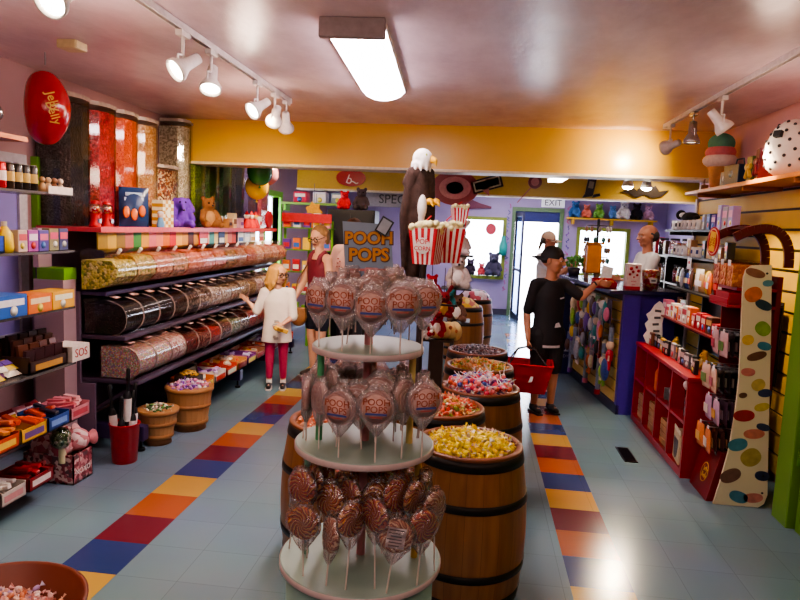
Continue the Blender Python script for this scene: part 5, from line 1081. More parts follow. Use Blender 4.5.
t = thing('orange_dispenser', 'orange translucent syrup dispenser standing on a stack on the counter', 'dispenser', cl(.10, 1.5, 1.211), CA)
part('tank', MB().b2((-.09, -.07, .06), (.09, .07, .4)), M('#c87a2c', .2, vary=.2, scale=6), t, bev=.02)
for x in (-.06, .06): part('leg', MB().b2((x-.02, -.03, 0), (x+.02, .03, .06)), M('#8a6a50', .5), t)
part('lid', MB().b2((-.1, -.08, .4), (.1, .08, .42)), M('#a8682c', .4), t)
t = thing('potted_plant', 'green leafy plant with pink blossoms in a dark pot on the counter', 'plant', cl(-.02, 1.83, 1.211)); part('pot', MB().lathe([(0, 0), (.06, 0), (.08, .1), (.07, .1), (0, .08)], 18), M('#2c2430', .5), t)
lf_ = MB()
for k in range(40):
    a = rnd(0, 6.28); e = rnd(.15, 1.3); p = Vector((math.cos(a)*math.cos(e), math.sin(a)*math.cos(e), math.sin(e)))*rnd(.08, .16); lf_.ell((p.x, p.y, .1+p.z), (.03, .012, .02), 6, rot=(rnd(0, 3), rnd(0, 3), a))
part('leaves', lf_, M('#5a9a3c', .6, vary=.2), t)['kind'] = 'stuff'
fw = MB()
for k in range(8): a = rnd(0, 6.28); fw.ell((.1*math.cos(a), .1*math.sin(a), .12+rnd(0, .14)), .022, 8)
part('blossoms', fw, M('#e8a8a8', .6), t)['kind'] = 'stuff'
t = thing('trinket_rack', 'dark spinner rack of dangling trinkets behind the counter', 'rack', (1.72, 9.7, 0)); part('pole', MB().cyl((0, 0, 0), (0, 0, 1.95), .02), BLK, t); part('base', MB().lathe([(0, 0), (.16, 0), (.16, .02), (0, .03)], 20), BLK, t)
for j in range(5):
    z = 1.25+j*.15; ring = part('ring', MB().lathe([(.16, z), (.165, z), (.165, z+.01), (.16, z+.01)], 20, cap=False), BLK, t)
    for k in range(9): a = 2*PI*k/9+j; part('trinket', MB().ell((.17*math.cos(a), .17*math.sin(a), z-.05), (.025, .025, .045), 8), M(random.choice(['#5a6a3c', '#8a7a6a', '#c8b8a8', '#3c3a4a', '#a87a5a', '#4a7a6a']), .4), ring)
t = thing('white_cutout_sign', 'white scalloped cut-out sign with dark lettering standing on the cubby against the counter', 'sign', (1.66, 6.13, CZ), rz=-.25)
ol = [(-.06, 0), (.07, 0), (.07, .1), (.06, .2), (.075, .3), (.05, .38), (.02, .4), (-.02, .36), (-.05, .3), (-.085, .27), (-.06, .22), (-.09, .18), (-.065, .12), (-.095, .07)]
part('board', MB().prism(ol, .012, X=TRS((0, .006, 0), FRONT)), M('#cfc8c4', .5), t)
ln = MB()
for k in range(5): ln.box((rnd(-.005, .02), -.0075, .06+k*.062), (.055, .002, .022), rot=(0, rnd(-.15, .15), 0))
part('dark_lettering', ln, M('#3c3a3e', .5), t)
# ================================================================ decals on the second beam and far things
YD = 9.985
def decal(label, u, v, poly, colr, extra=(), rot=0):
    p = at(u, v, Y=YD); t = thing('wall_sign', label, 'sign', (p.x, YD, p.z), rot=(0, rot, 0)); part('plate', MB().prism(poly, .02, X=TRS((0, 0, 0), FRONT)), M(colr, .3), t)
    for nm, pl, c in extra: part(nm, MB().prism(pl, .004, X=TRS((0, -.02, 0), FRONT)), M(c, .4), t)
    return t
t = decal('red bean-shaped sign with a white emblem on the second yellow beam', 351, 180, bean2(.46, .30), '#b0141e', [])
letters('b', .2, M('#f0dcd8', .4, vary=0), t, (-.02, -.022, .0), (PI/2, .35, 0)); letters('~', .22, M('#f0dcd8', .4, vary=0), t, (.06, -.022, -.03), (PI/2, .2, 0))
decal('dark pink swirl candy sign with wrapper ends on the second yellow beam', 455, 188, disc2(0, 0, .36, .26, 32), '#9c3a3c', [('inner_swirl', disc2(0, 0, .24, .17, 28), '#c87a74'), ('centre', disc2(0, 0, .13, .09, 24), '#8a2c30'), ('wrapper_left', [(-.34, .03), (-.5, .16), (-.46, -.16)], '#c8746c'), ('wrapper_right', [(.34, .03), (.5, .17), (.52, -.1)], '#c8746c')])
decal('tilted black ticket-shaped sign with pale border on the second yellow beam', 487, 184, rect(0, 0, .46, .2), '#2a2220', [('border', rect(0, 0, .4, .15), '#c8b08a'), ('dark_field', rect(0, 0, .36, .11), '#241e1e'), ('pale_marks', rect(0, 0, .22, .045), '#b8a888')], -.3)
decal('dark red round lollipop sign on a stick on the second yellow beam', 535, 182, disc2(0, 0, .1, .1, 24), '#7a2028', [('ring', disc2(0, 0, .06, .06, 20), '#c87a74'), ('stick', [(-.06, -.08), (-.05, -.09), (-.24, -.32), (-.25, -.31)], '#b86a60')])
decal('small dark rectangular sign right of the strip light on the second beam', 591, 185, rect(0, 0, .12, .3), '#1e1a1c', [('pale_mark', rect(0, .0, .07, .1), '#8a8068')], .15)
for i, (u, w) in enumerate(((587, .14), (596, .12))): decal(['small dark drip-shaped sign low on the second beam, left one', 'small dark drip-shaped sign low on the second beam, right one'][i], u, 196, [(-w/2, -.03), (w/2, .0), (w*.4, .04), (-w*.3, .02)], '#1e1a1c')
decal('dark leafy branch-shaped sign on the second beam above the counter', 645, 191, [(-.33, -.02), (-.2, .06), (-.12, .0), (-.03, .09), (.03, .01), (.14, .08), (.2, 0), (.33, .02), (.24, -.07), (.1, -.1), (0, -.05), (-.12, -.1), (-.22, -.05)], '#3a3028')
sp = thing('hanging_sign', 'grey sign with dark letters SPEC hanging beyond the second beam beside the eagle', 'sign', (-1.36, 10.3, 2.14)); part('board', MB().b2((-.45, 0, -.12), (.5, .02, .12)), M('#8a8288', .5), sp); letters('SPEC', .2, M('#1c1a1e', .4, vary=0), sp, (-.02, -.003, 0)); part('chain', MB().cyl((-.4, .01, .12), (-.4, .01, .6), .006, n=6), M('#555', .4, .6), sp); part('chain', MB().cyl((.4, .01, .12), (.4, .01, .6), .006, n=6), M('#555', .4, .6), sp)
p = at(475, 205, Y=YB-.03); t = thing('pepper_sign', 'long maroon pepper-shaped sign above the shop window', 'sign', (p.x, YB-.03, p.z)); part('plate', MB().prism([(-.28, .12), (-.22, -.1), (.05, -.07), (.33, -.06), (.34, -.02), (.1, .04), (-.1, .12)], .02, X=TRS((0, 0, 0), FRONT)), M('#7a2c4a', .4), t); part('stem', MB().prism([(-.33, .02), (-.28, .12), (-.24, .02), (-.28, -.08)], .022, X=TRS((0, 0, 0), FRONT)), M('#6a4a8a', .4), t)
ex = thing('exit_sign', 'white EXIT sign above the glass shop door', 'sign', (1.47, YB-.02, 2.325)); part('plate', MB().b2((-.23, -.02, -.085), (.23, .018, .085)), M('#e8e6ea', .4, vary=0, emit=.35), ex, bev=.006); letters('EXIT', .17, M('#2a2430', .4, vary=0), ex, (0, -.023, 0))
# colourful ribbon decals beside the door
for i, (x, nm) in enumerate(((.60, 'left'), (1.80, 'right'))):
    t = thing('wall_decal', 'strip of coloured squiggles on the lilac wall %s of the glass door' % nm, 'decal', (x, YB-.004, 0))
    for k in range(14):
        z = .5+k*.13; c = random.choice(['#c84a8a', '#5a3c9c', '#3a7ac8', '#8a4ab0', '#c8649c', '#4a4a8a'])
        part('squiggle', MB().tube([(rnd(-.04, .04), 0, z+j*.03) for j in range(4)], .008, 6), M(c, .5), t)
# window sill objects and shop window decals
for i, (u, v, c, s, lb) in enumerate(((470, 276, '#3a2c3c', 1.3, 'dark plush toy silhouetted on the left of the shop window sill'), (481, 277, '#c84a50', 1.0, 'red plush toy on the shop window sill'), (493, 277, '#4a4458', 1.9, 'tall grey plush toy silhouetted on the right of the shop window sill'))):
    p = at(u, v, Y=YB-.04); plush_sit('plush_toy', lb, (p.x, YB-.05, .80), rnd(-.4, .4), c, s*.95, None, 'round')
p = at(491, 229, Y=YB+.03); t = thing('window_decal', 'round red balloon decal on the shop window glass', 'decal', (p.x, YB+.045, p.z)); part('disc', MB().prism(disc2(0, 0, .11, .12), .003, X=TRS((0, 0, 0), FRONT)), M('#d8485a', .4), t)
p = at(503, 246, Y=YB-.06); t = thing('teal_bottle', 'teal bottle shape hanging at the right edge of the shop window', 'toy', (p.x, YB-.06, p.z)); part('body', MB().lathe([(0, -.2), (.08, -.18), (.09, .0), (.05, .12), (.04, .2), (0, .21)], 16), M('#3aa89a', .4), t); part('cord', MB().cyl((0, 0, .2), (0, 0, .45), .006, n=5), M('#666', .5), t)
ys = thing('yellow_shelf', 'yellow shelf of plush toys high on the far lilac wall', 'shelf', (1.75, YB-.3, 2.02)); part('plank', MB().b2((0, 0, 0), (1.7, .3, .03)), M('#e0b030', .5), ys)
for x in (.1, .85, 1.6): part('bracket', MB().b2((x, .02, -.1), (x+.03, .3, 0)), M('#c89a28', .5), ys)
for i, (x, c, s, lb) in enumerate(((1.9, '#3a6a9c', 1.1, 'blue plush toy at the left end of the yellow shelf'), (2.12, '#e07a60', .9, 'coral plush toy second from the left on the yellow shelf'), (2.36, '#7ab04a', 1.0, 'green plush toy in the middle left of the yellow shelf'), (2.62, '#6a9cc8', .9, 'sky blue plush toy in the middle of the yellow shelf'), (2.84, '#e8dcd0', 1.2, 'white plush toy in the middle right of the yellow shelf'), (3.08, '#2a2428', 1.1, 'black plush toy on the right half of the yellow shelf'), (3.3, '#d8a8b8', 1.0, 'pink plush toy at the right end of the yellow shelf'))): plush_sit('plush_toy', lb, (x, YB-.15, 2.05), rnd(-.3, .3), c, s*1.1)
# black cabinet, green merchandise rack
bc = thing('black_cabinet', 'tall black cabinet standing beyond the woman', 'cabinet', (-1.83, 9.2, 0)); part('case', MB().b2((-.33, 0, 0), (.36, .4, 1.93)), BLK, bc, bev=.006)
for s in (-1, 1): d = part('door', MB().b2((.015+s*.165-.155, -.02, .1), (.015+s*.165+.155, 0, 1.88)), M('#19161a', .35, vary=.2), bc); part('handle', MB().cyl((.015+s*.03, -.035, .9), (.015+s*.03, -.035, 1.1), .008), M('#555', .3, .8), d)
for i, (x, c, s, lb) in enumerate(((-1.95, '#c8202c', 1.0, 'red plush toy on top of the black cabinet'), (-1.7, '#4a3a3c', 1.2, 'dark plush toy on top of the black cabinet'))): plush_sit('plush_toy', lb, (x, 9.35, 1.93), .1, c, s)
gr = thing('merchandise_rack', 'green framed merchandise rack full of small packs behind the girl', 'rack', (-2.3, 8.75, 0))
for x in (-.36, -.02, .3): part('upright', MB().b2((x, 0, 0), (x+.03, .03, 1.75)), GREEN, gr)
for z in (.45, .75, 1.05, 1.35, 1.65): part('shelf', MB().b2((-.36, -.12, z-.015), (.33, .12, z)), M('#5a8a2c', .5), gr)
part('header', MB().b2((-.36, -.12, 1.72), (.33, -.1, 1.84)), M('#b0242c', .4), gr)
for j, z in enumerate((.45, .75, 1.05, 1.35, 1.65)):
    for i in range(5):
        c = random.choice(['crimson', 'pink', 'teal', 'yellow', 'white', 'lime', 'orange', 'purple'])
        t = carton('%s small pack on the green rack, %s shelf up, %s from the left' % (c, ORD[j], ORD[i]), (-2.3-.3+i*.14, 8.70, z), (.06, .1, rnd(.12, .2)), CH_[c], random.choice(['#f0e8e0', '#e8c040', '#c83040']), -PI/2 if False else PI/2*1.0, 'packs on the green rack', name='small_pack', art=False)
        part('printed_front', MB().b2((-.032, -.04, .03), (-.03, .04, .09)), M(random.choice(['#f0e8e0', '#e8c040', '#c83040', '#3a6ac0']), .4), t)
hs_ = thing('high_shelf', 'green edged high shelf with bags along the far left wall', 'shelf', (-2.5, 9.6, 1.99)); part('plank', MB().b2((-.5, 0, 0), (.55, .3, .03)), M('#7a9a3c', .5), hs_); part('bracket', MB().b2((-.45, .05, -.1), (-.42, .3, 0)).b2((.45, .05, -.1), (.48, .3, 0)), GREEN, hs_)
for i, (x, c, lb) in enumerate(((-2.7, '#c82a4a', 'red box on the green edged high shelf'), (-2.4, '#d8d0d8', 'white box on the green edged high shelf'), (-2.12, '#7a8a98', 'grey box on the green edged high shelf'))): carton(lb, (x, 9.75, 2.02), (.2, .2, .16), c, '#e8d8c8', PI/2, name='gift_box')
for i, (u, v, c) in enumerate(((314, 212, '#e8a02c'), (316, 222, '#e07a2c'))):
    p = at(u, v, Y=9.1); t = thing('yellow_packs', ['yellow star-shaped pack hanging beside the black cabinet', 'orange pack hanging under the yellow star pack'][i], 'pack', (p.x, 9.1, p.z)); part('pack_body', MB().prism([(math.cos(PI*k/7)*(.09 if k % 2 else .13), math.sin(PI*k/7)*(.11 if k % 2 else .15)) for k in range(14)], .03, X=TRS((0, 0, 0), FRONT)), M(c, .4, vary=.2), t); part('hang_cord', MB().cyl((0, -.01, .1), (0, -.01, ZC-p.z if False else .4), .004, n=5), M('#777', .5), t)
# ================================================================ stock shelves behind the counter
ss = thing('stock_shelves', 'dark open stock shelves of jars and boxes behind the clerk', 'shelves', (2.35, 7.15, 0))
for z in (.5, .85, 1.18, 1.5): part('shelf', MB().b2((0, 0, z-.018), (.32, 2.6, z)), BLK, ss)
for y in (0, 1.28, 2.57): part('upright', MB().b2((0, y, 0), (.32, y+.03, 1.5)), BLK, ss)
part('back_board', MB().b2((.32, 0, 0), (.33, 2.6, 1.5)), M('#3c302e', .5, vary=.2), ss)
JC = [('red', '#c8303a'), ('brown', '#6a4028'), ('orange', '#d8783c'), ('cream', '#e0d0b0'), ('dark', '#2c2426'), ('pink', '#d88a9a'), ('white', '#e4dedc')]
for j, z in enumerate((.85, 1.18, 1.5)):
    for i in range(10):
        c, h = JC[(i*3+j*2) % 7]; y = 7.15+.2+i*.24; lb = '%s on the %s stock shelf behind the counter, %s from the near end' % ('%s', ['lower', 'middle', 'top'][j], ORD[i])
        if (i+j) % 2:
            t = thing('candy_jar', lb % (c+' candy jar'), 'jar', (2.47, y, z+.0015), group='jars on the stock shelves'); part('shell', MB().lathe([(0, 0), (.065, 0), (.07, .02), (.07, .16), (.055, .19)], 18), clear('#f4ece8', .2, .12, .06), t); part('candy', MB().lathe([(0, .004), (.064, .006), (.066, .14), (0, .15)], 16), M(h, .4, vary=.3, scale=40), t); part('lid', MB().lathe([(.058, .19), (.06, .19), (.06, .215), (0, .217)], 18), M('#3a3436', .4), t)
        else: carton(lb % (c+' carton'), (2.47, y, z+.0015), (.12, .16, rnd(.14, .24)), h, random.choice(['#e8e0d8', '#c83040', '#d8a83c']), rnd(-.15, .15), 'cartons on the stock shelves', name='stock_carton')
# ================================================================ near left shelf unit and wall behind it
struct('trim_8', MB().b2((XL, 4.36, 0), (XL+.05, 4.5, 2.1)).b2((XL, 3.3, .62), (XL+.05, 4.5, .74)), GREEN)
w = struct('window_4', MB().b2((XL, 3.0, .8), (XL+.03, 4.28, .86)).b2((XL, 4.2, .86), (XL+.03, 4.28, 2.1)).b2((XL, 3.0, 2.04), (XL+.03, 4.2, 2.1)), M('#b8b4bc', .4)); struct('pane', MB().b2((XL+.002, 2.4, .86), (XL+.01, 4.2, 2.04)), M('#8f86c8', .3, vary=.06, scale=2), parent=w)
struct('pillar', MB().b2((-3.02, 4.12, 0), (-2.80, 4.26, 1.25)).b2((-3.02, 4.12, 1.33), (-2.98, 4.26, 1.6)), M('#b89aa0', .5, vary=.06, scale=3))
struct('trim_9', MB().b2((-3.0, 4.13, 1.25), (-2.80, 4.27, 1.33)), GREEN)
UX0, UX1, UY0, UY1 = -2.80, -2.45, 2.0, 3.72
un = thing('shelf_unit', 'tall open shelf unit of packaged candy at the left edge of the picture', 'shelf unit', (UX0, UY0, 0))
lw, ll = UX1-UX0, UY1-UY0
SZ = [1.825, 1.485, 1.14, .79, .43, .12]
GLS = M('#6a6462', .25, .3, vary=.1)
for i, z in enumerate(SZ):
    x1 = lw if i < 5 else lw-.04
    part('shelf', MB().b2((0, 0, z-.014), (x1, ll if i < 5 else ll-.22, z)), GLS, un); 
for y in (.02, ll-.4): part('upright', MB().b2((0, y, 0), (.025, y+.025, 2.2)), M('#9a9496', .35, .5), un)
part('back_rail', MB().b2((0, 0, 2.0), (.02, ll-.3, 2.03)), M('#9a9496', .35, .5), un)
part('orange_top_shelf', MB().b2((0, 0, 2.09), (lw-.05, ll-.33, 2.115)), M('#c8641c', .5, vary=.1), un)
def row(shelf, z, specs, x=-2.50, d=.08, name='candy_box', face='+x'):
    y = 3.70
    for i, (wd_, h, c, a, lb) in enumerate(specs):
        y -= wd_/2; carton(lb, (x, y, z), (d, wd_-.006, h), c, a, 0, 'boxes on the %s shelf at the left' % shelf, face, name); y -= wd_/2
# third shelf: long bright boxes
row('third', 1.14, [(.21, .105, '#e0a828', '#f4ecd0', 'yellow candy box with red print at the far end of the third left shelf'), (.21, .105, '#e0762c', '#f4d8b0', 'orange candy box second from the end on the third left shelf'), (.26, .12, '#2f62b8', '#f0e8f4', 'bright blue candy box with pink print on the third left shelf'), (.2, .12, '#4a82c8', '#f4f0f0', 'light blue candy box with white print on the third left shelf'), (.2, .12, '#2a86c4', '#f4e4c8', 'cyan blue candy box at the picture edge on the third left shelf')], d=.16, x=-2.52)
# second shelf
row('second', 1.485, [(.09, .13, '#3a3c6a', '#d84a60', 'navy and red candy pack at the far end of the second left shelf'), (.09, .13, '#8a8458', '#d84870', 'olive and pink candy pack on the second left shelf'), (.09, .12, '#5a4a9c', '#e06a8a', 'violet candy pack on the second left shelf'), (.09, .12, '#a84a9c', '#f0d8e8', 'magenta candy pack on the second left shelf'), (.08, .12, '#c8b0a0', '#c84a50', 'beige candy pack on the second left shelf')], d=.05)
t = thing('lemon_bottle', 'yellow squeeze bottle beside the blue box on the second left shelf', 'bottle', (-2.5, 3.19, 1.485)); part('bottle_body', MB().lathe([(0, 0), (.04, 0), (.045, .03), (.04, .1), (.02, .13), (.012, .14)], 18), M('#e8c828', .3), t); part('cap', MB().cyl((0, 0, .14), (0, 0, .165), .014, n=12), M('#e8e0c8', .4), t)
t = thing('fruit_candy_box', 'blue display box heaped with green and yellow fruit candies on the second left shelf', 'display box', (-2.52, 3.04, 1.485)); o = MB(); o.b2((-.08, -.1, 0), (.06, .1, .01)); o.b2((.05, -.1, 0), (.06, .1, .09)); o.b2((-.08, -.1, 0), (-.07, .1, .12)); o.b2((-.08, -.1, 0), (.06, -.09, .09)); o.b2((-.08, .09, 0), (.06, .1, .09)); part('box_wall', o, M('#2a4ab0', .4), t); part('red_print', MB().b2((.06, -.06, .03), (.062, .06, .065)), M('#d83844', .4), t)
for k in range(13): part('fruit_candy', MB().ell((rnd(-.06, .05), rnd(-.1, .1), rnd(.09, .16)), (.026, .026, .034), 10, rot=(rnd(0, 3), rnd(0, 3), 0)), M(random.choice(['#c8b028', '#4a7a2c', '#2c4a20', '#e0c040', '#c86a3c', '#3a5a24']), .35), t)
for i, (y, c) in enumerate(((2.88, '#d84a3c'), (2.82, '#4a9a4c'), (2.76, '#e8c828'))):
    t = thing('candy_bottle', ['red', 'green', 'yellow'][i]+' nozzle candy bottle at the picture edge of the second left shelf', 'bottle', (-2.49, y, 1.485)); part('bottle_body', MB().lathe([(0, 0), (.025, 0), (.028, .06), (.012, .11), (.01, .15), (0, .155)], 14), M(c, .3), t); part('nozzle', MB().cyl((0, 0, .15), (0, 0, .19), .008, .003, 10), M('#f0e8d8', .4), t)
# top shelf: cans, framed sign, strip of tan figures
for i in range(7):
    c = ['#2c2420', '#2c2420', '#2c2420', '#3a2a20', '#b81c24', '#c8202a', '#a8181e'][i]; y = 3.42-i*.062
    t = thing('soda_can', ['black and gold can on the top left shelf, nearest the picture centre', 'black and gold can on the top left shelf, second in the row', 'black and gold can on the top left shelf, third in the row', 'brown can beside the red cans on the top left shelf', 'red can next to the brown can on the top left shelf', 'red can in the middle of the red trio on the top left shelf', 'dark red can at the outer end of the red trio'][i], 'can', (-2.5, y, 1.825), group='cans on the top left shelf')
    part('can_body', MB().lathe([(0, 0), (.024, 0), (.028, .008), (.028, .125), (.022, .135)], 20), M(c, .25, .3), t); part('lid', MB().lathe([(.0, .134), (.022, .135), (.023, .139), (0, .137)], 20), M('#b8b4b0', .3, .9), t); part('printed_band', MB().lathe([(.0284, .04), (.0284, .09)], 20, cap=False), M('#c8a860' if i < 4 else '#e8d8d0', .4), t)
for i in range(4):
    t = thing('figurine', ['small tan', 'small beige', 'small brown', 'small cream'][i]+' figurine at the far end of the top left shelf', 'figurine', (-2.5, 3.5+i*.055, 1.825), group='figurines on the top left shelf'); c = ['#b08a60', '#c8a888', '#8a6040', '#d0b8a0'][i]
    part('body', MB().lathe([(0, 0), (.022, 0), (.02, .03), (.012, .05), (0, .055)], 14), M(c, .6), t); part('head', MB().ell((0, 0, .068), .018, 12), M(c, .6), t)
t = thing('price_sign', 'white price strip on the front edge of the top left shelf', 'price strip', (-2.447, 3.5, 1.835)); part('card', MB().b2((0, -.02, -.018), (.003, .2, .025)), M('#e8d8cc', .5), t)
row('top', 1.825, [(.0001, .01, '#ffffff', '#ffffff', 'x')][:0])
t = carton('white box with orange and blue print on the top left shelf at the picture edge', (-2.52, 2.93, 1.825), (.12, .12, .14), '#e4dcd4', '#e0823c', 0, None, '+x')
part('blue_square', MB().b2((.061, -.045, .03), (.0625, .0, .075)), M('#4a7ab8', .4), t)
t = thing('round_sign', 'round cream topped card rising behind the cans on the top left shelf', 'sign', (-2.62, 3.2, 1.825)); part('card', MB().prism(disc2(0, .19, .06, .055, 24), .004, X=TRS((0, 0, 0), TO_RIGHT)), M('#a89078', .5), t); part('post', MB().b2((-.003, -.015, 0), (.003, .015, .15)), M('#8a7460', .5), t); part('dark_centre', MB().prism(disc2(0, .19, .035, .032, 20), .002, X=TRS((.0045, 0, 0), TO_RIGHT)), M('#6a4038', .5), t)
t = thing('gumball_globe', 'small clear gumball globe standing on the orange top shelf', 'gumball machine', (-2.55, 3.2, 2.115)); part('base', MB().lathe([(0, 0), (.03, 0), (.022, .04), (.03, .06)], 16), M('#7a5a58', .4), t); part('globe', MB().ell((0, 0, .1), .046, 16), clear('#fff4f0', .25, .15, .05), t); part('lid', MB().ell((0, 0, .148), (.02, .02, .012), 12), M('#a88a88', .3, .5), t)
t = thing('flower_bunch', 'pink and orange flower candies under the orange top shelf', 'flowers', (-2.6, 3.02, 1.99)); 
bpy.data.objects.remove(t)
for i, (y, z, c) in enumerate(((2.98, 2.0, '#e06a9c'), (3.05, 2.03, '#e8a03c'))):
    t = thing('flower_pick', ['pink flower candy pick in a dark cup on the top left shelf', 'orange flower candy pick in a dark cup on the top left shelf'][i], 'candy pick', (-2.62, y, 1.825)); part('cup', MB().lathe([(0, 0), (.02, 0), (.03, .1), (0, .09)], 14), M('#3a2c30', .5), t); part('stem', MB().cyl((0, 0, .09), (0, 0, .17), .004, n=6), M('#4a7a3c', .5), t)
    fb = MB()
    for k in range(6): a = 2*PI*k/6; fb.ell((0, .02*math.cos(a), .18+.02*math.sin(a)), (.01, .016, .016), 8)
    part('petals', fb, M(c, .5), t)
# fourth shelf
t = thing('display_carton', 'white display carton with red lettering SOS at the far end of the fourth left shelf', 'display box', (-2.51, 3.76, .79)); part('box_body', MB().b2((-.1, -.09, 0), (.07, .09, .1)), M('#d8ccc4', .5), t, bev=.003); letters('SOS', .075, M('#a82028', .5, vary=0), t, (.0712, 0, .05), TO_RIGHT); letters('X', .07, M('#a82028', .5, vary=0), t, (0, -.0912, .05), FRONT)
t = thing('display_carton', 'dark brown carton packed with chocolate bars next to the white SOS carton', 'display box', (-2.54, 3.48, .79)); o = MB(); o.b2((-.1, -.17, 0), (.08, .17, .01)); o.b2((.07, -.17, 0), (.08, .17, .07)); o.b2((-.1, -.17, 0), (-.09, .17, .2)); o.b2((-.1, -.17, 0), (.08, -.16, .1)); o.b2((-.1, .16, 0), (.08, .17, .1)); part('box_wall', o, M('#3a2018', .5), t)
for k in range(16): part('chocolate_bar', MB().box((-.08+.035*(k % 4)+.02, -.13+.085*(k//4), .08+.03*(3-(k % 4))*.9), (.02, .07, .11), rot=(0, rnd(-.15, .15), rnd(-.15, .15))), M(['#2c1812', '#4a281c', '#5a3020', '#3a1c20'][k % 4], .35, vary=.2), t)
part('gold_print', MB().b2((.08, -.12, .015), (.0815, .12, .05)), M('#b88a3c', .4), t)
for i in range(9):
    c = [('white', '#e0d8c8'), ('yellow', '#d8b83c'), ('purple', '#6a3c6a')][i % 3]
    o = bag('candy_bag', '%s candy bag lying in the pile on the fourth left shelf' % c[0], (-2.56+rnd(-.06, .08), 3.25-(i//2)*.075, .80+.03*(i % 2)), PI/2+rnd(-.3, .3), .11, .1, c[1], [('printed_label', MB().box((0, -.02, .05), (.06, .004, .04)), random.choice(['#c84a50', '#6a4a9c', '#e8e0d0']))], tilt=-1.1); o['group'] = '%s bags piled on the fourth left shelf' % c[0]
# clear jar at the left edge
t = thing('clear_jar', 'large clear plastic jar at the left picture edge below the fourth shelf', 'jar', (-2.36, 2.98, .56)); bpy.data.objects.remove(t)
t = thing('clear_jar', 'large clear plastic jar at the left picture edge on the fifth shelf', 'jar', (-2.50, 2.95, .43)); part('shell', MB().lathe([(0, 0), (.08, 0), (.085, .02), (.085, .2), (.07, .23)], 24), clear('#e8dcd8', .25, .18, .1), t); part('lid', MB().lathe([(.075, .23), (.078, .23), (.078, .26), (0, .262)], 24), M('#a89890', .3), t); part('candy', MB().lathe([(0, .004), (.078, .006), (.08, .14), (0, .15)], 20), candy_mix(['#b8a098', '#8a6a64', '#d0c0b8'], 40), t)
# fifth shelf: display trays
def tray(label, y, wd_, c, items, z, x=-2.53, d=.2, pr='#f0e8d8'):
    t = thing('candy_tray', label, 'candy tray', (x, y, z)); o = MB(); h = wd_/2-.004
    o.b2((-d/2, -h, 0), (d/2, h, .006)); o.b2((d/2-.006, -h, 0), (d/2, h, .075)); o.b2((-d/2, -h, 0), (-d/2+.006, h, .1)); o.b2((-d/2, -h, 0), (d/2, -h+.006, .085)); o.b2((-d/2, h-.006, 0), (d/2, h, .085)); part('tray', o, M(c, .45), t); part('printed_front', MB().b2((d/2, -h*.75, .02), (d/2+.0015, h*.75, .055)), M(pr, .45), t)
    for k in range(8): part('wrapped_bar', MB().box((rnd(-d*.35, d*.3), -h*.8+k*h*.21, .075+rnd(0, .035)), (.11, .035, .02), rot=(rnd(-.2, .2), rnd(-.25, .25), rnd(-.2, .2))), M(random.choice(items), .3, vary=.15), t, bev=.004)
    return t
tray('pink heart-patterned tray of candy bags overhanging the far end of the fifth left shelf', 3.73, .2, '#d88a94', ['#d8808a', '#e8a8ac', '#c8606c'], .43, pr='#c04a58'); tray('blue candy tray on the fifth left shelf', 3.52, .2, '#2a4a94', ['#2c2a3c', '#c84a2c', '#3a5aa8'], .43, pr='#7a9ad8'); tray('yellow candy tray beside the blue one on the fifth left shelf', 3.3, .22, '#e0ac28', ['#d8542c', '#e06a30', '#c84420'], .43, pr='#6a4a8a'); tray('orange red candy tray on the fifth left shelf', 3.07, .22, '#c84a24', ['#e07030', '#e88a3c', '#d05a24'], .43, pr='#e8c040'); tray('yellow and blue candy tray at the picture edge on the fifth left shelf', 2.84, .22, '#e8b42c', ['#e0a030', '#d8842c', '#4a6ab8'], .43, pr='#4a5ca8')
# pink bags lying in a row behind
for i in range(7):
    o = bag('pink_candy_bag', 'red and pink candy bag piled behind the trays on the fifth left shelf', (-2.66, 3.2+i*.08, .45), PI/2+rnd(-.3, .3), .1, .1, random.choice(['#b04a54', '#8a2c38', '#d0808a']), [('printed_label', MB().box((0, -.02, .05), (.06, .004, .04)), '#e8c8c8')], tilt=-.6); o['group'] = 'pink candy bags on the fifth left shelf'
# bottom shelf
tray('dark red candy tray with white label on the bottom left shelf', 3.38, .22, '#8a1820', ['#6a1418', '#a82830', '#7a1c20'], .12, x=-2.55, pr='#e0d0d0'); tray('white candy tray of paper bundles on the bottom left shelf', 3.15, .2, '#c8bcb4', ['#d8ccc8', '#e0d8d0', '#b8a8a4'], .12, x=-2.55, pr='#c88a8c'); tray('yellow candy tray printed with a dark bar on the bottom left shelf', 2.93, .22, '#d8a428', ['#8a9a3c', '#b8b060', '#6a7a2c'], .12, x=-2.55, pr='#3a2418')
# red bean hanging display near the ceiling (plain bean, no face)
p = at(46, 110, X=-2.8); t = thing('bean_balloon', 'big glossy red bean-shaped display with yellow lettering hanging by the ceiling at the left', 'display bean', p)
mb = MB(); k = 12; pts_ = []
for i in range(k+1):
    s = i/k; z = .145-.265*s; xo = .03*math.sin(PI*s)-.01
    pts_.append((xo, z, (.105+.032*math.sin(PI*s)**.8)))
for (x0, z0, r0), (x1, z1, r1) in zip(pts_[:-1], pts_[1:]): mb.cap((x0*1.0, -x0*.6, z0), (x1, -x1*.6, z1), r0, r1, 20)
skin_part('bean_body', mb, M('#b0101c', .22, vary=.05, coat=.4), t, .014, 10)
for w_, z in (('Jelly', .035), ('Belly', -.035)): letters(w_, .075, M('#d8a83c', .4, vary=0), t, (.128, -.112, z), (PI/2, 1.2, .85), .002)
part('hang_cord', MB().cyl((0, 0, .28), (0, 0, ZC-p.z), .004, n=6), M('#888', .5), t)
st = thing('black_pedestal', 'low black round pedestal under the red bean display', 'pedestal', (-2.80, 3.98, 0)); bpy.data.objects.remove(st)
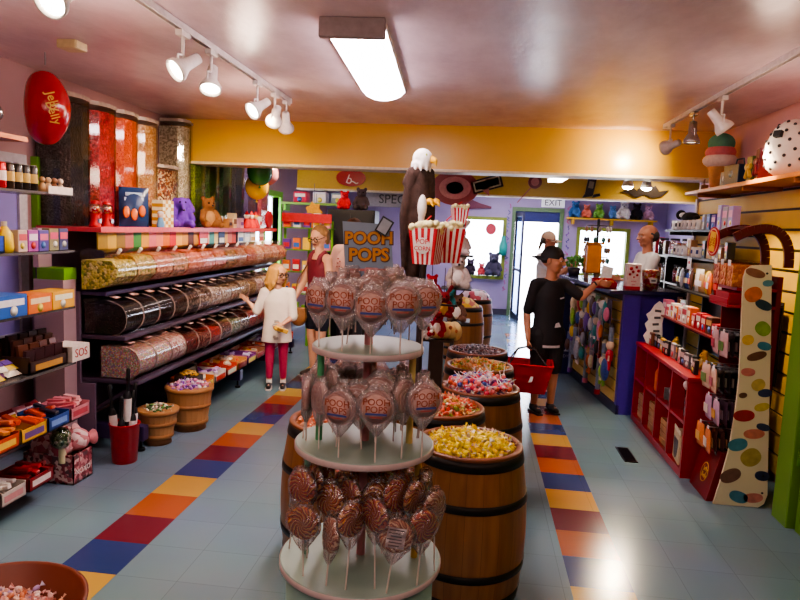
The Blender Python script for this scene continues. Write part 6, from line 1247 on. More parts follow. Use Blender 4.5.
# small emergency box on the ceiling
t = thing('smoke_detector', 'small cream box fixed on the ceiling above the red bean', 'detector', (-2.45, 3.72, ZC)); part('housing', MB().b2((-.06, -.06, -.05), (.06, .06, 0)), M('#c8b48a', .5), t, bev=.008); part('end_cap', MB().b2((.055, -.05, -.045), (.065, .05, -.005)), M('#e0d0a8', .5), t)
# ================================================================ people
SKIN = M('#d8a184', .5, vary=.05, scale=8); SKIN2 = M('#c98d6c', .5, vary=.05, scale=8); SKIN3 = M('#b9775a', .5, vary=.06, scale=8)
V = Vector
def add_hand(mb, wrist, d, thumb, nrm, s=1.0, curl=.3):
    """palm, four fingers of unequal length and a thumb; nrm points out of the palm side"""
    d = d.normalized(); side = (thumb-d*thumb.dot(d)).normalized(); n = d.cross(side).normalized(); n = n if n.dot(nrm) > 0 else -n
    pc = wrist+d*.045*s
    for k in (-1, -.33, .33, 1): mb.cap(wrist+side*.012*k*s, wrist+d*.085*s+side*.028*k*s, .013*s, .0115*s, 10)
    for k, L_ in ((1, .068), (.33, .078), (-.33, .072), (-1, .056)):
        a = wrist+d*.088*s+side*.0285*k*s; d1 = (d*math.cos(curl)+n*math.sin(curl)+side*.07*k).normalized(); b = a+d1*L_*.5*s; d2 = (d*math.cos(curl*2.1)+n*math.sin(curl*2.1)+side*.07*k).normalized()
        mb.cap(a, b, .0095*s, .0088*s, 8); mb.cap(b, b+d2*L_*.5*s, .0088*s, .0072*s, 8)
    t0 = wrist+d*.025*s+side*.026*s; t1 = t0+(d*.55+side*.7+n*.25).normalized()*.038*s; t2 = t1+(d*.85+side*.25+n*.4).normalized()*.032*s
    mb.cap(t0, t1, .0125*s, .0105*s, 8); mb.cap(t1, t2, .0105*s, .008*s, 8)
def figure(label, loc, H, rz, arms, head=(0, 0, 0), skin=SKIN, hs=1.0, wide=1.0, legs=None, vs=.0065, feet=True, pose_hip=0):
    """arms: {'R': (elbow, hand, thumbdir, normal, curl), 'L': ...} offsets from loc, not turned; rz turns shoulders and hips. Returns root and a dict of joints"""
    t = thing('person', label, 'person', loc)
    R = Matrix.Rotation(rz, 4, 'Z'); s = H/1.72; J = {}
    def T(x, y, z): return R @ V((x, y, z))
    sw = .108*H*wide; hw = .052*H
    J['neck'] = T(0, .005*H, .845*H); J['hip'] = T(0, 0, .50*H)
    for k, sx in (('R', -1), ('L', 1)):
        J['sh'+k] = T(sx*sw, .005*H, .812*H); J['hp'+k] = T(sx*hw, 0, .50*H)
        e, h = arms[k][0], arms[k][1]; J['el'+k], J['ha'+k] = V(e), V(h)
        lg = (legs or {}).get(k, ((sx*.055*H, -.01*H, .275*H), (sx*.058*H, .01*H, .045*H))); J['kn'+k], J['an'+k] = T(*lg[0]), T(*lg[1])
    mb = MB()
    hr = .0667*H*hs; HC = J['neck']+V((0, 0, .105*H*(1+(hs-1)*.8)))+R @ V((0, -.012*H, 0)); J['head'] = HC
    HR = Euler((head[1], head[2], head[0])).to_matrix().to_4x4(); HX = Matrix.Translation(HC) @ HR; J['HX'] = HX; J['hr'] = hr
    def hp(x, y, z): return HX @ V((x*hr, y*hr, z*hr))
    J['hp_'] = hp
    # head: skull, face, jaw, nose, brow, ears
    mb.ell((0, 0, 0), (hr*.76, hr*.9, hr*.84), 20, X=HX @ Matrix.Translation((0, hr*.1, hr*.18)))
    mb.ell((0, 0, 0), (hr*.66, hr*.66, hr*.82), 18, X=HX @ Matrix.Translation((0, -hr*.18, -hr*.18)))
    mb.cap(hp(-.3, -.42, -.68), hp(.3, -.42, -.68), hr*.24, hr*.24, 12); mb.ell(hp(0, -.58, -.78), hr*.2, 12)
    mb.cap(hp(0, -.80, .1), hp(0, -.98, -.2), hr*.085, hr*.13, 10); mb.ell(hp(-.1, -.88, -.23), hr*.09, 8); mb.ell(hp(.1, -.88, -.23), hr*.09, 8)
    mb.cap(hp(-.38, -.70, .2), hp(.38, -.70, .2), hr*.13, hr*.13, 10); mb.cap(hp(-.16, -.78, -.5), hp(.16, -.78, -.5), hr*.085, hr*.085, 8)
    for sx in (-1, 1): mb.ell((0, 0, 0), (hr*.09, hr*.17, hr*.24), 10, X=HX @ TRS((sx*hr*.76, hr*.12, -hr*.08), (0, sx*.25, 0))); mb.ell(hp(sx*.42, -.5, -.2), hr*.24, 10)
    mb.cap(J['neck']-V((0, 0, .03*H)), HC-V((0, 0, hr*.4)), .034*H, .031*H, 14)
    # torso
    c = J['neck']
    mb.loft([(.5*H, .086*H*wide, .058*H), (.55*H, .088*H*wide, .06*H), (.62*H, .077*H*wide, .055*H), (.7*H, .088*H*wide, .06*H), (.77*H, .092*H*wide, .058*H), (.83*H, .05*H, .04*H)], 28, X=R)
    mb.ell(T(0, .0, .735*H), (.088*H*wide, .062*H, .10*H), 18, rot=(0, 0, rz)); mb.ell(T(0, 0, .62*H), (.076*H*wide, .055*H, .09*H), 18, rot=(0, 0, rz)); mb.ell(T(0, .004*H, .53*H), (.084*H*wide, .06*H, .065*H), 18, rot=(0, 0, rz))
    for k in 'RL':
        mb.cap(J['neck']-V((0, 0, .02*H)), J['sh'+k], .034*H, .032*H); mb.cap(J['sh'+k], J['el'+k], .031*H, .0235*H); fd = (J['ha'+k]-J['el'+k]).normalized()
        mb.cap(J['el'+k], J['el'+k]+(J['ha'+k]-J['el'+k])*.35, .0235*H, .0235*H); mb.cap(J['el'+k]+(J['ha'+k]-J['el'+k])*.35, J['ha'+k], .0235*H, .0150*H)
        td, nr, cu = arms[k][2:5]; hd = V(arms[k][5]) if len(arms[k]) > 5 else fd; add_hand(mb, J['ha'+k], hd, V(td), V(nr), s, cu)
        mb.cap(J['hp'+k], J['kn'+k], .052*H, .034*H, 14); m_ = J['kn'+k]+(J['an'+k]-J['kn'+k])*.3+R @ V((0, .008*H, 0)); mb.cap(J['kn'+k], m_, .033*H, .034*H); mb.cap(m_, J['an'+k], .034*H, .021*H)
        if feet: f = J['an'+k]+R @ V((0, -.075*H, -.022*H)); mb.cap(J['an'+k]-V((0, 0, .012*H)), f, .022*H, .018*H)
    skin_part('body', mb, skin, t, vs, 3)
    for sx in (-1, 1):
        e = part('eye', MB().ell(hp(sx*.34, -.72, .04), (hr*.11, hr*.09, hr*.06), 12), M('#c8bcb4', .2, vary=0), t); part('iris', MB().ell(hp(sx*.34, -.785, .04), (hr*.06, hr*.05, hr*.055), 10), M('#2c1c14', .2, vary=0), e)
        part('eyebrow', MB().cap(hp(sx*.18, -.84, .26), hp(sx*.52, -.7, .26), hr*.035, hr*.03, 8), M('#5c3c28', .8), t)
    part('lips', MB().cap(hp(-.17, -.84, -.47), hp(.17, -.84, -.47), hr*.05, hr*.05, 8).ell(hp(0, -.86, -.5), (hr*.13, hr*.05, hr*.045), 8), M('#a85a50', .5), t)
    J['T'] = T; J['H'] = H; J['R'] = R; J['rz'] = rz; J['sw'] = sw; J['wide'] = wide; return t, J
def shirt(t, J, mat, hem, sleeve=.55, g=.012, flare=1.0, neck=True, name='shirt', vs=.008):
    H, T, rz, w = J['H'], J['T'], J['rz'], J['wide']; mb = MB()
    zs = [(.80, .072, .05), (.74, .098, .068), (.67, .094, .066), (.6, .092, .067)]
    z = .6
    while z > hem+.02: z -= .04; f = 1+(flare-1)*(.6-z)/max(.05, .6-hem); zs.append((max(z, hem+.012), .094*f, .07*f))
    zs.sort(); RX = J['R']
    mb.loft([(zz*H, rx*H*w+g, ry*H+g*.6) for zz, rx, ry in zs]+[(.835*H, .05*H, .045*H)], 32, X=RX)
    for k in 'RL':
        mb.cap(J['neck']-V((0, 0, .028*H)), J['sh'+k], .033*H+g*.5, .033*H+g*.5); e = J['sh'+k]+(J['el'+k]-J['sh'+k])*min(1, sleeve*1.0); mb.cap(J['sh'+k], e, .033*H+g*.5, .029*H+g*.6)
        if sleeve > 1: mb.cap(J['el'+k], J['el'+k]+(J['ha'+k]-J['el'+k])*(sleeve-1), .028*H+g*.6, .024*H+g*.6)
    return skin_part(name, mb, mat, t, vs, 4)
def trousers(t, J, mat, to, g=.01, name='trousers', loose=1.0):
    H, T, rz = J['H'], J['T'], J['rz']; mb = MB()
    mb.ell(T(0, .004*H, .545*H), (.086*H*J['wide']+g, .064*H+g, .05*H), 18, rot=(0, 0, rz)); mb.ell(T(0, .004*H, .5*H), (.088*H*J['wide']+g, .066*H+g, .05*H), 18, rot=(0, 0, rz))
    for k in 'RL':
        up = min(1, to); mb.cap(J['hp'+k], J['hp'+k]+(J['kn'+k]-J['hp'+k])*up, .053*H*loose+g, (.053-(.019*up))*H*loose+g)
        if to > 1: f = to-1; mb.cap(J['kn'+k], J['kn'+k]+(J['an'+k]-J['kn'+k])*f, .036*H+g*.7, (.036-.012*f)*H+g*.7)
    return skin_part(name, mb, mat, t, .008, 4)
def shoes(t, J, mat, sole, sock=None):
    H, R = J['H'], J['R']
    for k in 'RL':
        a = J['an'+k]; mb = MB(); f = lambda x, y, z: a+R @ V((x*H, y*H, 0))+V((0, 0, z*H-a.z)) 
        mb.cap(f(0, .012, .03), f(0, -.04, .026), .024*H, .024*H); mb.cap(f(0, -.04, .024), f(0, -.085, .02), .024*H, .019*H); mb.cap(f(0, .012, .04), f(0, .0, .05), .024*H, .022*H)
        sh_ = skin_part('shoe', mb, mat, t, .007, 3)
        so = MB(); so.add([tuple(f(x, y, z)) for z in (.001, .012) for x, y in ((-.024, .035), (.024, .035), (.03, -.05), (.018, -.108), (-.018, -.108), (-.03, -.05))], [(5, 4, 3, 2, 1, 0), (6, 7, 8, 9, 10, 11)]+[(i, (i+1) % 6, 6+(i+1) % 6, 6+i) for i in range(6)]); part('sole', so, sole, sh_)
        if sock: part('sock', MB().cyl(a+V((0, 0, -.0)), a+V((0, 0, .035*H)), .025*H, .024*H, 14), sock, t)
def glasses(t, J):
    hp, hr = J['hp_'], J['hr']
    for sx in (-1, 1):
        ring = [hp(sx*.36+.25*math.cos(a), -.92-.02*math.cos(a)*sx, .03+.19*math.sin(a)) for a in [2*PI*k/16 for k in range(17)]]
        g = part('eyeglass_rim', MB().tube(ring, hr*.035, 6), M('#1a1416', .3), t); part('temple', MB().tube([hp(sx*.61, -.88, .06), hp(sx*.8, -.2, .08), hp(sx*.8, .15, .05)], hr*.03, 6), M('#1a1416', .3), g)
    part('bridge', MB().tube([hp(-.11, -.93, .06), hp(0, -.97, .09), hp(.11, -.93, .06)], hr*.03, 6), M('#1a1416', .3), t)
def cap_hat(t, J, mat, yaw, brimmat=None, logo=None):
    HX, hr = J['HX'], J['hr']; C_ = Matrix.Rotation(yaw, 4, 'Z'); X = HX @ Matrix.Translation((0, hr*.1, hr*.28)) @ C_
    n = 24; mb = MB(); pr = [(hr*.87*math.cos(a), hr*.86*math.sin(a)) for a in [PI/2*k/8 for k in range(9)]]
    mb.lathe([(hr*.87, -hr*.12)]+pr, n, X=X @ Matrix.Diagonal((.93, 1.06, 1, 1)), cap=False); c = part('cap_crown', mb, mat, t); part('button', MB().ell(X @ V((0, 0, hr*.87)), hr*.06, 8), mat, c)
    b = MB(); top = []; nn = 14
    pts = [(hr*.80*math.sin(a), -hr*.9*math.cos(a)) for a in [-1.1+2.2*k/nn for k in range(nn+1)]]; out = [(hr*.82*math.sin(a)*1.0, -hr*.9*math.cos(a)-hr*.75*math.cos(a*1.25)) for a in [-1.1+2.2*k/nn for k in range(nn+1)]]
    vs = [X @ V((x, y, -hr*.08-abs(x)*.12)) for x, y in pts]+[X @ V((x, y, -hr*.2-abs(x)*.2)) for x, y in out]; m = nn+1
    vs2 = [v+V((0, 0, -hr*.06)) for v in vs]
    b.add(vs+vs2, [(i, i+1, m+i+1, m+i) for i in range(nn)]+[(2*m+i, 2*m+m+i, 2*m+m+i+1, 2*m+i+1) for i in range(nn)]+[(m+i, m+i+1, 3*m+i+1, 3*m+i) for i in range(nn)], 0, True)
    part('brim', b, brimmat or mat, t)
    if logo: part('cap_logo', MB().ell(HX @ Matrix.Rotation(logo[0], 4, 'Z') @ V((0, -hr*.88, hr*.55)), (hr*.1, hr*.06, hr*.13), 8), M('#c8c4c4', .5), t)
# ---- girl
t, J = figure('little girl with long blonde hair, glasses and long white shirt reaching for the bins', (-1.99, 6.38, 0), 1.23, .25,
    {'R': ((-.2, -.05, .80), (-.30, -.03, .885), (0, 0, 1), (0, 0, -1), .35), 'L': ((.175, -.03, .76), (.10, -.15, .70), (-.3, 0, 1), (0, 1, 0), .6)}, (1.05, .15, 0), SKIN, 1.17, 1.0, vs=.0055)
sm = M('#e6d8d0', .8, vary=.04, scale=14)
s_ = shirt(t, J, sm, .385, 1.1, .018, 1.22)
pr = MB()
for k in range(9): pr.box(J['T'](rnd(-.05, .05), -.126, .60+rnd(-.1, .12)), (rnd(.015, .05), .006, rnd(.01, .03)), rot=(0, rnd(-.5, .5), J['rz']))
part('shirt_print', pr, M('#b0a4a0', .7), s_)
trousers(t, J, M('#b8305a', .7, vary=.1), 1.75, .004, 'leggings'); shoes(t, J, M('#241c1e', .5), M('#d8d0cc', .5), M('#e8e2de', .8))
hp, hr = J['hp_'], J['hr']; hm = MB(); hm.ell((0, 0, 0), (hr*.86, hr*.88, hr*.82), 18, X=J['HX'] @ Matrix.Translation((0, hr*.26, hr*.3)))
for k in range(26):
    a = -2.35+4.7*k/25; x, y = math.sin(a)*.82, math.cos(a)*.86+.14; p = hp(x, y, .45); q = hp(x*1.12, y*1.05, -.5+rnd(-.1, .1)); r_ = hp(x*1.1+rnd(-.12, .12), y*.95+.05, -1.55+rnd(-.3, .25)); hm.cap(p, q, hr*.2, hr*rnd(.15, .26), 10)
    if abs(a) < 2.2: hm.cap(q, q.lerp(r_, .5)+V((rnd(-.02, .02), rnd(-.015, .015), 0)), hr*.2, hr*.22, 10); hm.cap(q.lerp(r_, .5)+V((rnd(-.02, .02), rnd(-.01, .01), 0)), r_, hr*.21, hr*.1, 10)
HAIR = M('#c9974f', .55, vary=.3, scale=26, bump=.5, stretch=(1, 1, .25))
skin_part('hair', hm, HAIR, t, .008, 2); glasses(t, J)
yp = thing('candy_pack', 'yellow candy pack held in the girl left hand', 'candy pack', (-1.99+.115, 6.38-.235, .655), rot=(0, .35, .3)); part('pack_body', MB().b2((-.07, -.02, -.02), (.07, .02, .02)), M('#e8b83c', .4), yp, bev=.006); part('printed_patch', MB().b2((-.04, -.0215, -.012), (.02, -.0205, .012)), M('#8a5a2c', .4), yp)
# ---- boy
t, J = figure('boy in black cap and black shirt reaching to the counter, red basket in hand', (.71, 6.24, 0), 1.52, .35,
    {'R': ((-.205, .0, .94), (-.19, -.13, .715), (.2, -1, 0), (1, 0, 0), 1.0, (.05, -.12, -1)), 'L': ((.29, -.02, 1.13), (.435, .04, 1.27), (0, 0, 1), (0, 0, -1), .25, (1, .1, -.1))}, (1.25, .12, 0), SKIN2, 1.16, .92, vs=.006)
BK = M('#1d1b1f', .75, vary=.2, scale=8)
s_ = shirt(t, J, BK, .42, .85, .014, 1.08)
q = J['T']; part('chest_logo', MB().box(q(.055, -.142, 1.12), (.04, .006, .012), rot=(0, -.3, J['rz'])), M('#c8c4c8', .5), s_); part('pocket_print', MB().prism([(-.03, -.02), (.035, -.012), (.01, .03), (-.02, .02)], .004, X=TRS(q(.03, -.135, .86), (PI/2, 0, J['rz']))), M('#d8d4d4', .5), s_)
sh_ = trousers(t, J, M('#1a191c', .7, vary=.15), .95, .014, 'shorts', 1.12); hem = MB(); 
for k in 'RL': hem.cyl(J['hp'+k]+(J['kn'+k]-J['hp'+k])*.12+V((0, 0, .02)), J['hp'+k]+(J['kn'+k]-J['hp'+k])*.2, .101, .099, 16)
part('waist_stripe', MB().lathe([(.152, -.012), (.154, .012)], 24, X=TRS(q(0, 0, .655), (0, 0, J['rz']), (1, .77, 1)), cap=False), M('#c8c4c4', .7), sh_)
shoes(t, J, M('#171517', .5), M('#2a2628', .5)); cap_hat(t, J, M('#18171b', .6, vary=.1), PI+.25, None, (.35,)); hp, hr = J['hp_'], J['hr']
hm = MB(); hm.ell((0, 0, 0), (hr*.8, hr*.75, hr*.62), 16, X=J['HX'] @ Matrix.Translation((0, hr*.3, hr*.12))); skin_part('hair', hm, M('#2a1c14', .7, vary=.2, scale=40), t, .008, 2)
part('bracelet', MB().lathe([(.026, -.008), (.028, 0), (.026, .008)], 16, X=align(V((.41, .03, 1.255)), V((.435, .04, 1.27)))[0], cap=False), M('#2c2a30', .5), t)
bk = thing('shopping_basket', 'red plastic shopping basket hanging from the hand of the boy in the black cap', 'basket', (.53, 6.04, .245), rz=-.08)
wb_ = MB(); W0, D0, W1, D1, h = .165, .11, .225, .16, .27; nx = 10
def bpt(u, v, side):
    w_, d_ = W0+(W1-W0)*v, D0+(D1-D0)*v
    return {0: (u*w_, -d_, v*h), 1: (w_, u*d_, v*h), 2: (-u*w_, d_, v*h), 3: (-w_, -u*d_, v*h)}[side]
for sd in range(4):
    for (v0, v1) in ((0, .12), (.3, .38), (.55, .63), (.8, 1)): wb_.add([bpt(-1, v0, sd), bpt(1, v0, sd), bpt(1, v1, sd), bpt(-1, v1, sd)], [(0, 1, 2, 3)])
    for k in range(nx): u0 = -1+2*k/nx; u1 = u0+.14; wb_.add([bpt(u0, 0, sd), bpt(u1, 0, sd), bpt(u1, 1, sd), bpt(u0, 1, sd)], [(0, 1, 2, 3)])
    if sd in (0, 2): wb_.add([bpt(-.8, .1, sd), bpt(.8, .1, sd), bpt(.8, .82, sd), bpt(-.8, .82, sd)], [(0, 1, 2, 3)])
wb_.add([(-W0, -D0, 0), (W0, -D0, 0), (W0, D0, 0), (-W0, D0, 0)], [(3, 2, 1, 0)])
REDB = M('#d01828', .35, vary=.04); o = part('lattice_wall', wb_, REDB, bk); so_ = o.modifiers.new('thick', 'SOLIDIFY'); so_.thickness = .004
part('rim', MB().tube([(-W1, -D1, h), (W1, -D1, h), (W1, D1, h), (-W1, D1, h), (-W1, -D1, h)], .008, 8), REDB, bk)
for s in (-1, 1): part('handle', MB().tube([(-W1*.75, s*D1*.9, h), (-.1, s*.03-.0, h+.12), (-.02, s*.012, h+.145), (.06, s*.03, h+.12), (W1*.75, s*D1*.9, h)], .006, 8), M('#1f1b1e', .4), bk)
part('white_emblem', MB().prism([(-.02, -.03), (.015, -.02), (.025, .035), (0, .03), (-.008, .0)], .003, X=TRS((.03, -D0-.032, .14), (PI/2-.17, 0, 0))), M('#e0d8d8', .5), bk)
# ---- woman
t, J = figure('woman with tied blonde hair and glasses in a maroon tank top carrying a bag', (-1.72, 7.0, 0), 1.64, -.75,
    {'R': ((-.20, .06, 1.03), (-.27, -.08, .84), (1, -.3, 0), (1, 0, 0), .6), 'L': ((.15, -.12, 1.04), (.05, -.24, .90), (-1, -.3, 0), (-1, 0, 0), .6)}, (-.5, .35, 0), SKIN, 1.04, .88, vs=.007)
mb = MB(); H = 1.64; q = J['T']
for zz, rx, ry in ((.765, .084, .064), (.73, .093, .07), (.67, .086, .064), (.6, .084, .064), (.56, .09, .07), (.52, .094, .072)): pass
mb.loft([(.5*H, .096*H+.008, .074*H), (.56*H, .092*H+.008, .072*H), (.62*H, .084*H+.008, .067*H), (.7*H, .09*H+.008, .07*H), (.755*H, .09*H+.006, .07*H), (.79*H, .078*H, .062*H), (.805*H, .06*H, .05*H)], 28, X=J['R'])
for sx in (-1, 1): mb.cap(q(sx*.085, -.075, .775*H), q(sx*.095, -.05, .825*H), .03, .03); mb.cap(q(sx*.095, -.05, .825*H), q(sx*.1, .0, .852*H), .03, .03); mb.cap(q(sx*.1, .0, .852*H), q(sx*.085, .075, .79*H), .03, .03)
skin_part('tank_top', mb, M('#6e1a2c', .7, vary=.1), t, .008, 3); trousers(t, J, M('#1d1f30', .7, vary=.12), .62, .012, 'shorts', 1.1); shoes(t, J, M('#3a2a24', .5), M('#c8bcb0', .5))
hp, hr = J['hp_'], J['hr']; hm = MB(); hm.ell((0, 0, 0), (hr*.84, hr*.9, hr*.84), 18, X=J['HX'] @ Matrix.Translation((0, hr*.26, hr*.32)))
for k in range(9): a = -1.5+3*k/8; hm.cap(hp(math.sin(a)*.75, math.cos(a)*.7+.2, .3), hp(math.sin(a)*.5, math.cos(a)*.6+.35, -.75), hr*.26, hr*.16, 10)
hm.ell(hp(0, 1.1, .1), hr*.32, 10)
skin_part('hair', hm, M('#8a6238', .55, vary=.35, scale=30, stretch=(1, 1, .3)), t, .008, 2); glasses(t, J)
bg_ = thing('handbag', 'tan brown handbag hanging at the woman hip', 'bag', (-1.92, 6.93, .58)); mb = MB(); mb.ell((0, 0, .1), (.1, .055, .11)).box((0, 0, .13), (.17, .085, .14)); skin_part('bag_body', mb, M('#9a6a40', .5, vary=.12), bg_, .01, 4); part('strap', MB().tube([(-.08, 0, .18), (-.03, .04, .5), (.12, .1, .78), (.08, 0, .18)][:3], .008, 6), M('#7a5030', .5), bg_); part('clasp', MB().box((0, -.06, .12), (.03, .01, .02)), M('#c8a860', .3, .8), bg_)
# ---- person in dotted blouse behind the sign
t, J = figure('person in a pale pink dotted blouse half hidden behind the sign', (-1.44, 7.45, 0), 1.74, -.3,
    {'R': ((-.27, -.03, 1.03), (-.2, -.2, .92), (1, 0, 0), (1, 0, 0), .5), 'L': ((.26, -.05, 1.03), (.18, -.22, .95), (-1, 0, 0), (-1, 0, 0), .5)}, (-.4, .3, 0), SKIN, 1.02, 1.05, vs=.008)
bl = shirt(t, J, M('#dcaea6', .8, vary=.04), .47, 1.6, .02, 1.1, name='blouse'); dt = MB()
for k in range(46):
    z = rnd(.58, .80); a = rnd(-PI, 0); dt.ell(J['T'](math.cos(a)*(.098*1.05*1.66+.022), math.sin(a)*(.07*1.66+.016), z*1.66), .009, 6)
for k in 'RL':
    for j in range(10): p = J['sh'+k].lerp(J['el'+k], rnd(0, 1)); a = rnd(0, 6.28); dt.ell(p+V((math.cos(a)*.074, math.sin(a)*.074, rnd(-.02, .02))), .009, 6)
bm_ = bmesh.new(); bm_.from_mesh(bl.data); dm = dt.mesh('dots', []); nf_ = len(bm_.faces); bm_.from_mesh(dm); bm_.faces.ensure_lookup_table()
for f_ in bm_.faces[nf_:]: f_.material_index = 1; f_.smooth = True
bm_.to_mesh(bl.data); bm_.free(); bl.data.materials.append(M('#9a2c3c', .7)); trousers(t, J, M('#2a2830', .7), 1.8, .012); shoes(t, J, M('#241c1e', .5), M('#3a3234', .5)); hp, hr = J['hp_'], J['hr']
hm = MB(); hm.ell((0, 0, 0), (hr*.86, hr*.9, hr*.84), 18, X=J['HX'] @ Matrix.Translation((0, hr*.26, hr*.3))); skin_part('hair', hm, M('#5a3c24', .6, vary=.3, scale=30), t, .008, 2)
# ---- customer at the door
t, J = figure('person in a tan cap and white shirt standing at the counter by the door', (.98, 9.3, 0), 1.70, 1.0,
    {'R': ((.14, -.2, 1.14), (.33, -.14, 1.30), (0, 0, 1), (0, 0, -1), .3), 'L': ((.2, .12, 1.1), (.36, .02, 1.28), (0, 0, 1), (0, 0, -1), .3)}, (1.3, .1, 0), SKIN3, 1.02, 1.0, vs=.008)
shirt(t, J, M('#e4dcdc', .8, vary=.05), .46, .7, .018, 1.08); trousers(t, J, M('#3c4256', .7, vary=.1), 1.85, .012); shoes(t, J, M('#2a2628', .5), M('#c8c0bc', .5)); cap_hat(t, J, M('#c9a68c', .7, vary=.06), .0); glasses(t, J)
hp, hr = J['hp_'], J['hr']; hm = MB(); hm.ell((0, 0, 0), (hr*.8, hr*.75, hr*.66), 16, X=J['HX'] @ Matrix.Translation((0, hr*.3, hr*.08))); hm.cap(hp(0, .8, -.1), hp(0, 1.0, -1.3), hr*.25, hr*.14); skin_part('hair', hm, M('#5a4636', .6, vary=.3, scale=30), t, .009, 2)
# ---- cashier
t, J = figure('shop clerk with grey hair in a white t-shirt facing left behind the counter', (1.98, 7.9, 0), 1.82, -1.4,
    {'R': ((-.12, .17, 1.12), (-.33, .12, 1.18), (0, 0, 1), (0, 0, -1), .3), 'L': ((-.08, -.17, 1.14), (-.3, -.14, 1.2), (0, 0, 1), (0, 0, -1), .3)}, (-1.4, .12, 0), SKIN3, 1.02, .9, vs=.008)
shirt(t, J, M('#ddd4d2', .8, vary=.04), .45, .8, .018, 1.06); trousers(t, J, M('#3a3c48', .7), 1.85, .012); shoes(t, J, M('#241f20', .5), M('#3a3436', .5)); hp, hr = J['hp_'], J['hr']
hm = MB(); hm.ell((0, 0, 0), (hr*.8, hr*.6, hr*.62), 16, X=J['HX'] @ Matrix.Translation((0, hr*.48, -hr*.02)))
for sx in (-1, 1): hm.cap(hp(sx*.7, .1, .2), hp(sx*.72, .35, -.2), hr*.14, hr*.14)
skin_part('hair', hm, M('#4a4440', .7, vary=.3, scale=40), t, .008, 2)
# ================================================================ let resting things sit a hair above what carries them
REST = {'candy_box', 'candy_bag', 'candy_tray', 'display_carton', 'wood_crate', 'small_pack', 'snack_pack', 'mug', 'gift_pack', 'plush_toy', 'gift_bag', 'gift_box', 'candy_bottle', 'fruit_candy_box', 'clear_jar', 'pack_pile', 'display_box', 'candy_pack', 'gumball_tube', 'lemon_bottle', 'bean_bin', 'soda_can', 'figurine', 'popcorn_carton', 'candy_tub', 'red_tray', 'cone_plush', 'dotted_balloon_egg', 'gumball_machine', 'candy_tin', 'carton', 'holiday_figure', 'gold_figure', 'white_cutout_sign', 'plush_dragon', 'plush_bear', 'gumball_globe'}
for o in list(scene.objects):
    if o.parent is None and o.name.split('.')[0] in REST: o.location.z += .0015
# ================================================================ lights
def spot(loc, target, power, col=(1, .80, .56), size=70, blend=.6, rad=.04):
    l = bpy.data.lights.new('spot', 'SPOT'); l.energy = power; l.color = col; l.spot_size = math.radians(size); l.spot_blend = blend; l.shadow_soft_size = rad
    o = bpy.data.objects.new('spot', l); COL.objects.link(o); o.location = loc
    o.rotation_euler = (Vector(target)-Vector(loc)).to_track_quat('-Z', 'Y').to_euler(); return o
def area(loc, rot, sx, sy, power, col=(1, 1, 1)):
    l = bpy.data.lights.new('area', 'AREA'); l.shape = 'RECTANGLE'; l.size = sx; l.size_y = sy; l.energy = power; l.color = col
    o = bpy.data.objects.new('area', l); COL.objects.link(o); o.location = loc; o.rotation_euler = rot; return o
# fluorescent ceiling fixture
FX = thing('ceiling_light', 'long white fluorescent ceiling light with glowing wrapped lens', 'light', (-.705, 4.05, ZC), .047)
lens = MB(); pr = [(-.155, -.03)]+[(-.155+.31*k/10, -.03-.065*math.sin(PI*k/10)**.6) for k in range(1, 10)]+[(.155, -.03)]
lens.prism(pr, 1.56, X=Matrix.Translation((0, .78, 0)) @ Euler((PI/2, 0, 0)).to_matrix().to_4x4())
part('lens', lens, M('#ffe8ec', .4, vary=0, emit=30), FX)
for y in (-.8, .795): part('end_cap', MB().b2((-.165, y-.02, -.1 if y < 0 else -.04), (.165, y+.02, 0)), M('#9a8a8c', .5), FX, bev=.008)
part('housing', MB().b2((-.16, -.78, -.03), (.16, .78, 0)), WHITE, FX)
# track lights
def track_lamp(p, aim, on=True, label='', strength=90, style='white', power=55, grp=None, loc2=None):
    """lamp hanging from the track at p (x,y), aimed at point"""
    t = thing('track_lamp', label, 'lamp', (p[0], p[1], ZC-.035), group=grp)
    body = M('#d9d2cc', .4) if style == 'white' else M('#b9b4b0', .25, .8)
    part('adapter', MB().b2((-.02, -.05, -.03), (.02, .05, 0)), body, t, bev=.004)
    part('stem', MB().cyl((0, 0, -.02), (0, 0, -.17), .009), body, t)
    d = (Vector(aim)-Vector((p[0], p[1], ZC-.2))).normalized(); c = Vector((0, 0, -.18))
    X, _ = align(c-d*.07, c+d)
    part('yoke', MB().tube([c+Vector((0, -.055, 0)), c+Vector((0, -.055, .05)), c+Vector((0, 0, .06)), c+Vector((0, .055, .05)), c+Vector((0, .055, 0))], .006), body, t)
    part('housing', MB().lathe([(.0, -.04), (.028, -.04), (.032, .02), (.034, .05), (.062, .1), (.064, .125), (.058, .125), (.05, .1), (.02, .06), (0, .06)], 20, X=X), body, t)
    part('bulb', MB().lathe([(.0, .112), (.02, .116), (.04, .114), (.056, .105), (.05, .09), (0, .08)], 20, X=X), M('#fff0d8', .3, vary=0, emit=strength if on else .6), t)
    if on and power: spot(Vector((p[0], p[1], ZC-.035))+c+d*.1, aim, power)
    return t
def track(x, y0, y1, label):
    t = thing('light_track', label, 'track', (x, y0, ZC))
    r = MB(); r.b2((-.018, 0, -.035), (-.012, y1-y0, 0)); r.b2((.012, 0, -.035), (.018, y1-y0, 0)); r.b2((-.012, 0, -.012), (.012, y1-y0, 0))
    part('rail', r, M('#d8cfcb', .4), t)
    part('end_cap', MB().b2((-.022, -.03, -.04), (.022, 0, 0)), WHITE, t); part('end_cap', MB().b2((-.022, y1-y0, -.04), (.022, y1-y0+.03, 0)), WHITE, t)
track(-1.6, 1.2, 5.3, 'white lighting track on the ceiling above the striped left aisle')
track(1.6, 1.2, 6.1, 'white lighting track on the ceiling above the right shelves')
G1 = 'spotlights on the left ceiling track'
LW = -2.9
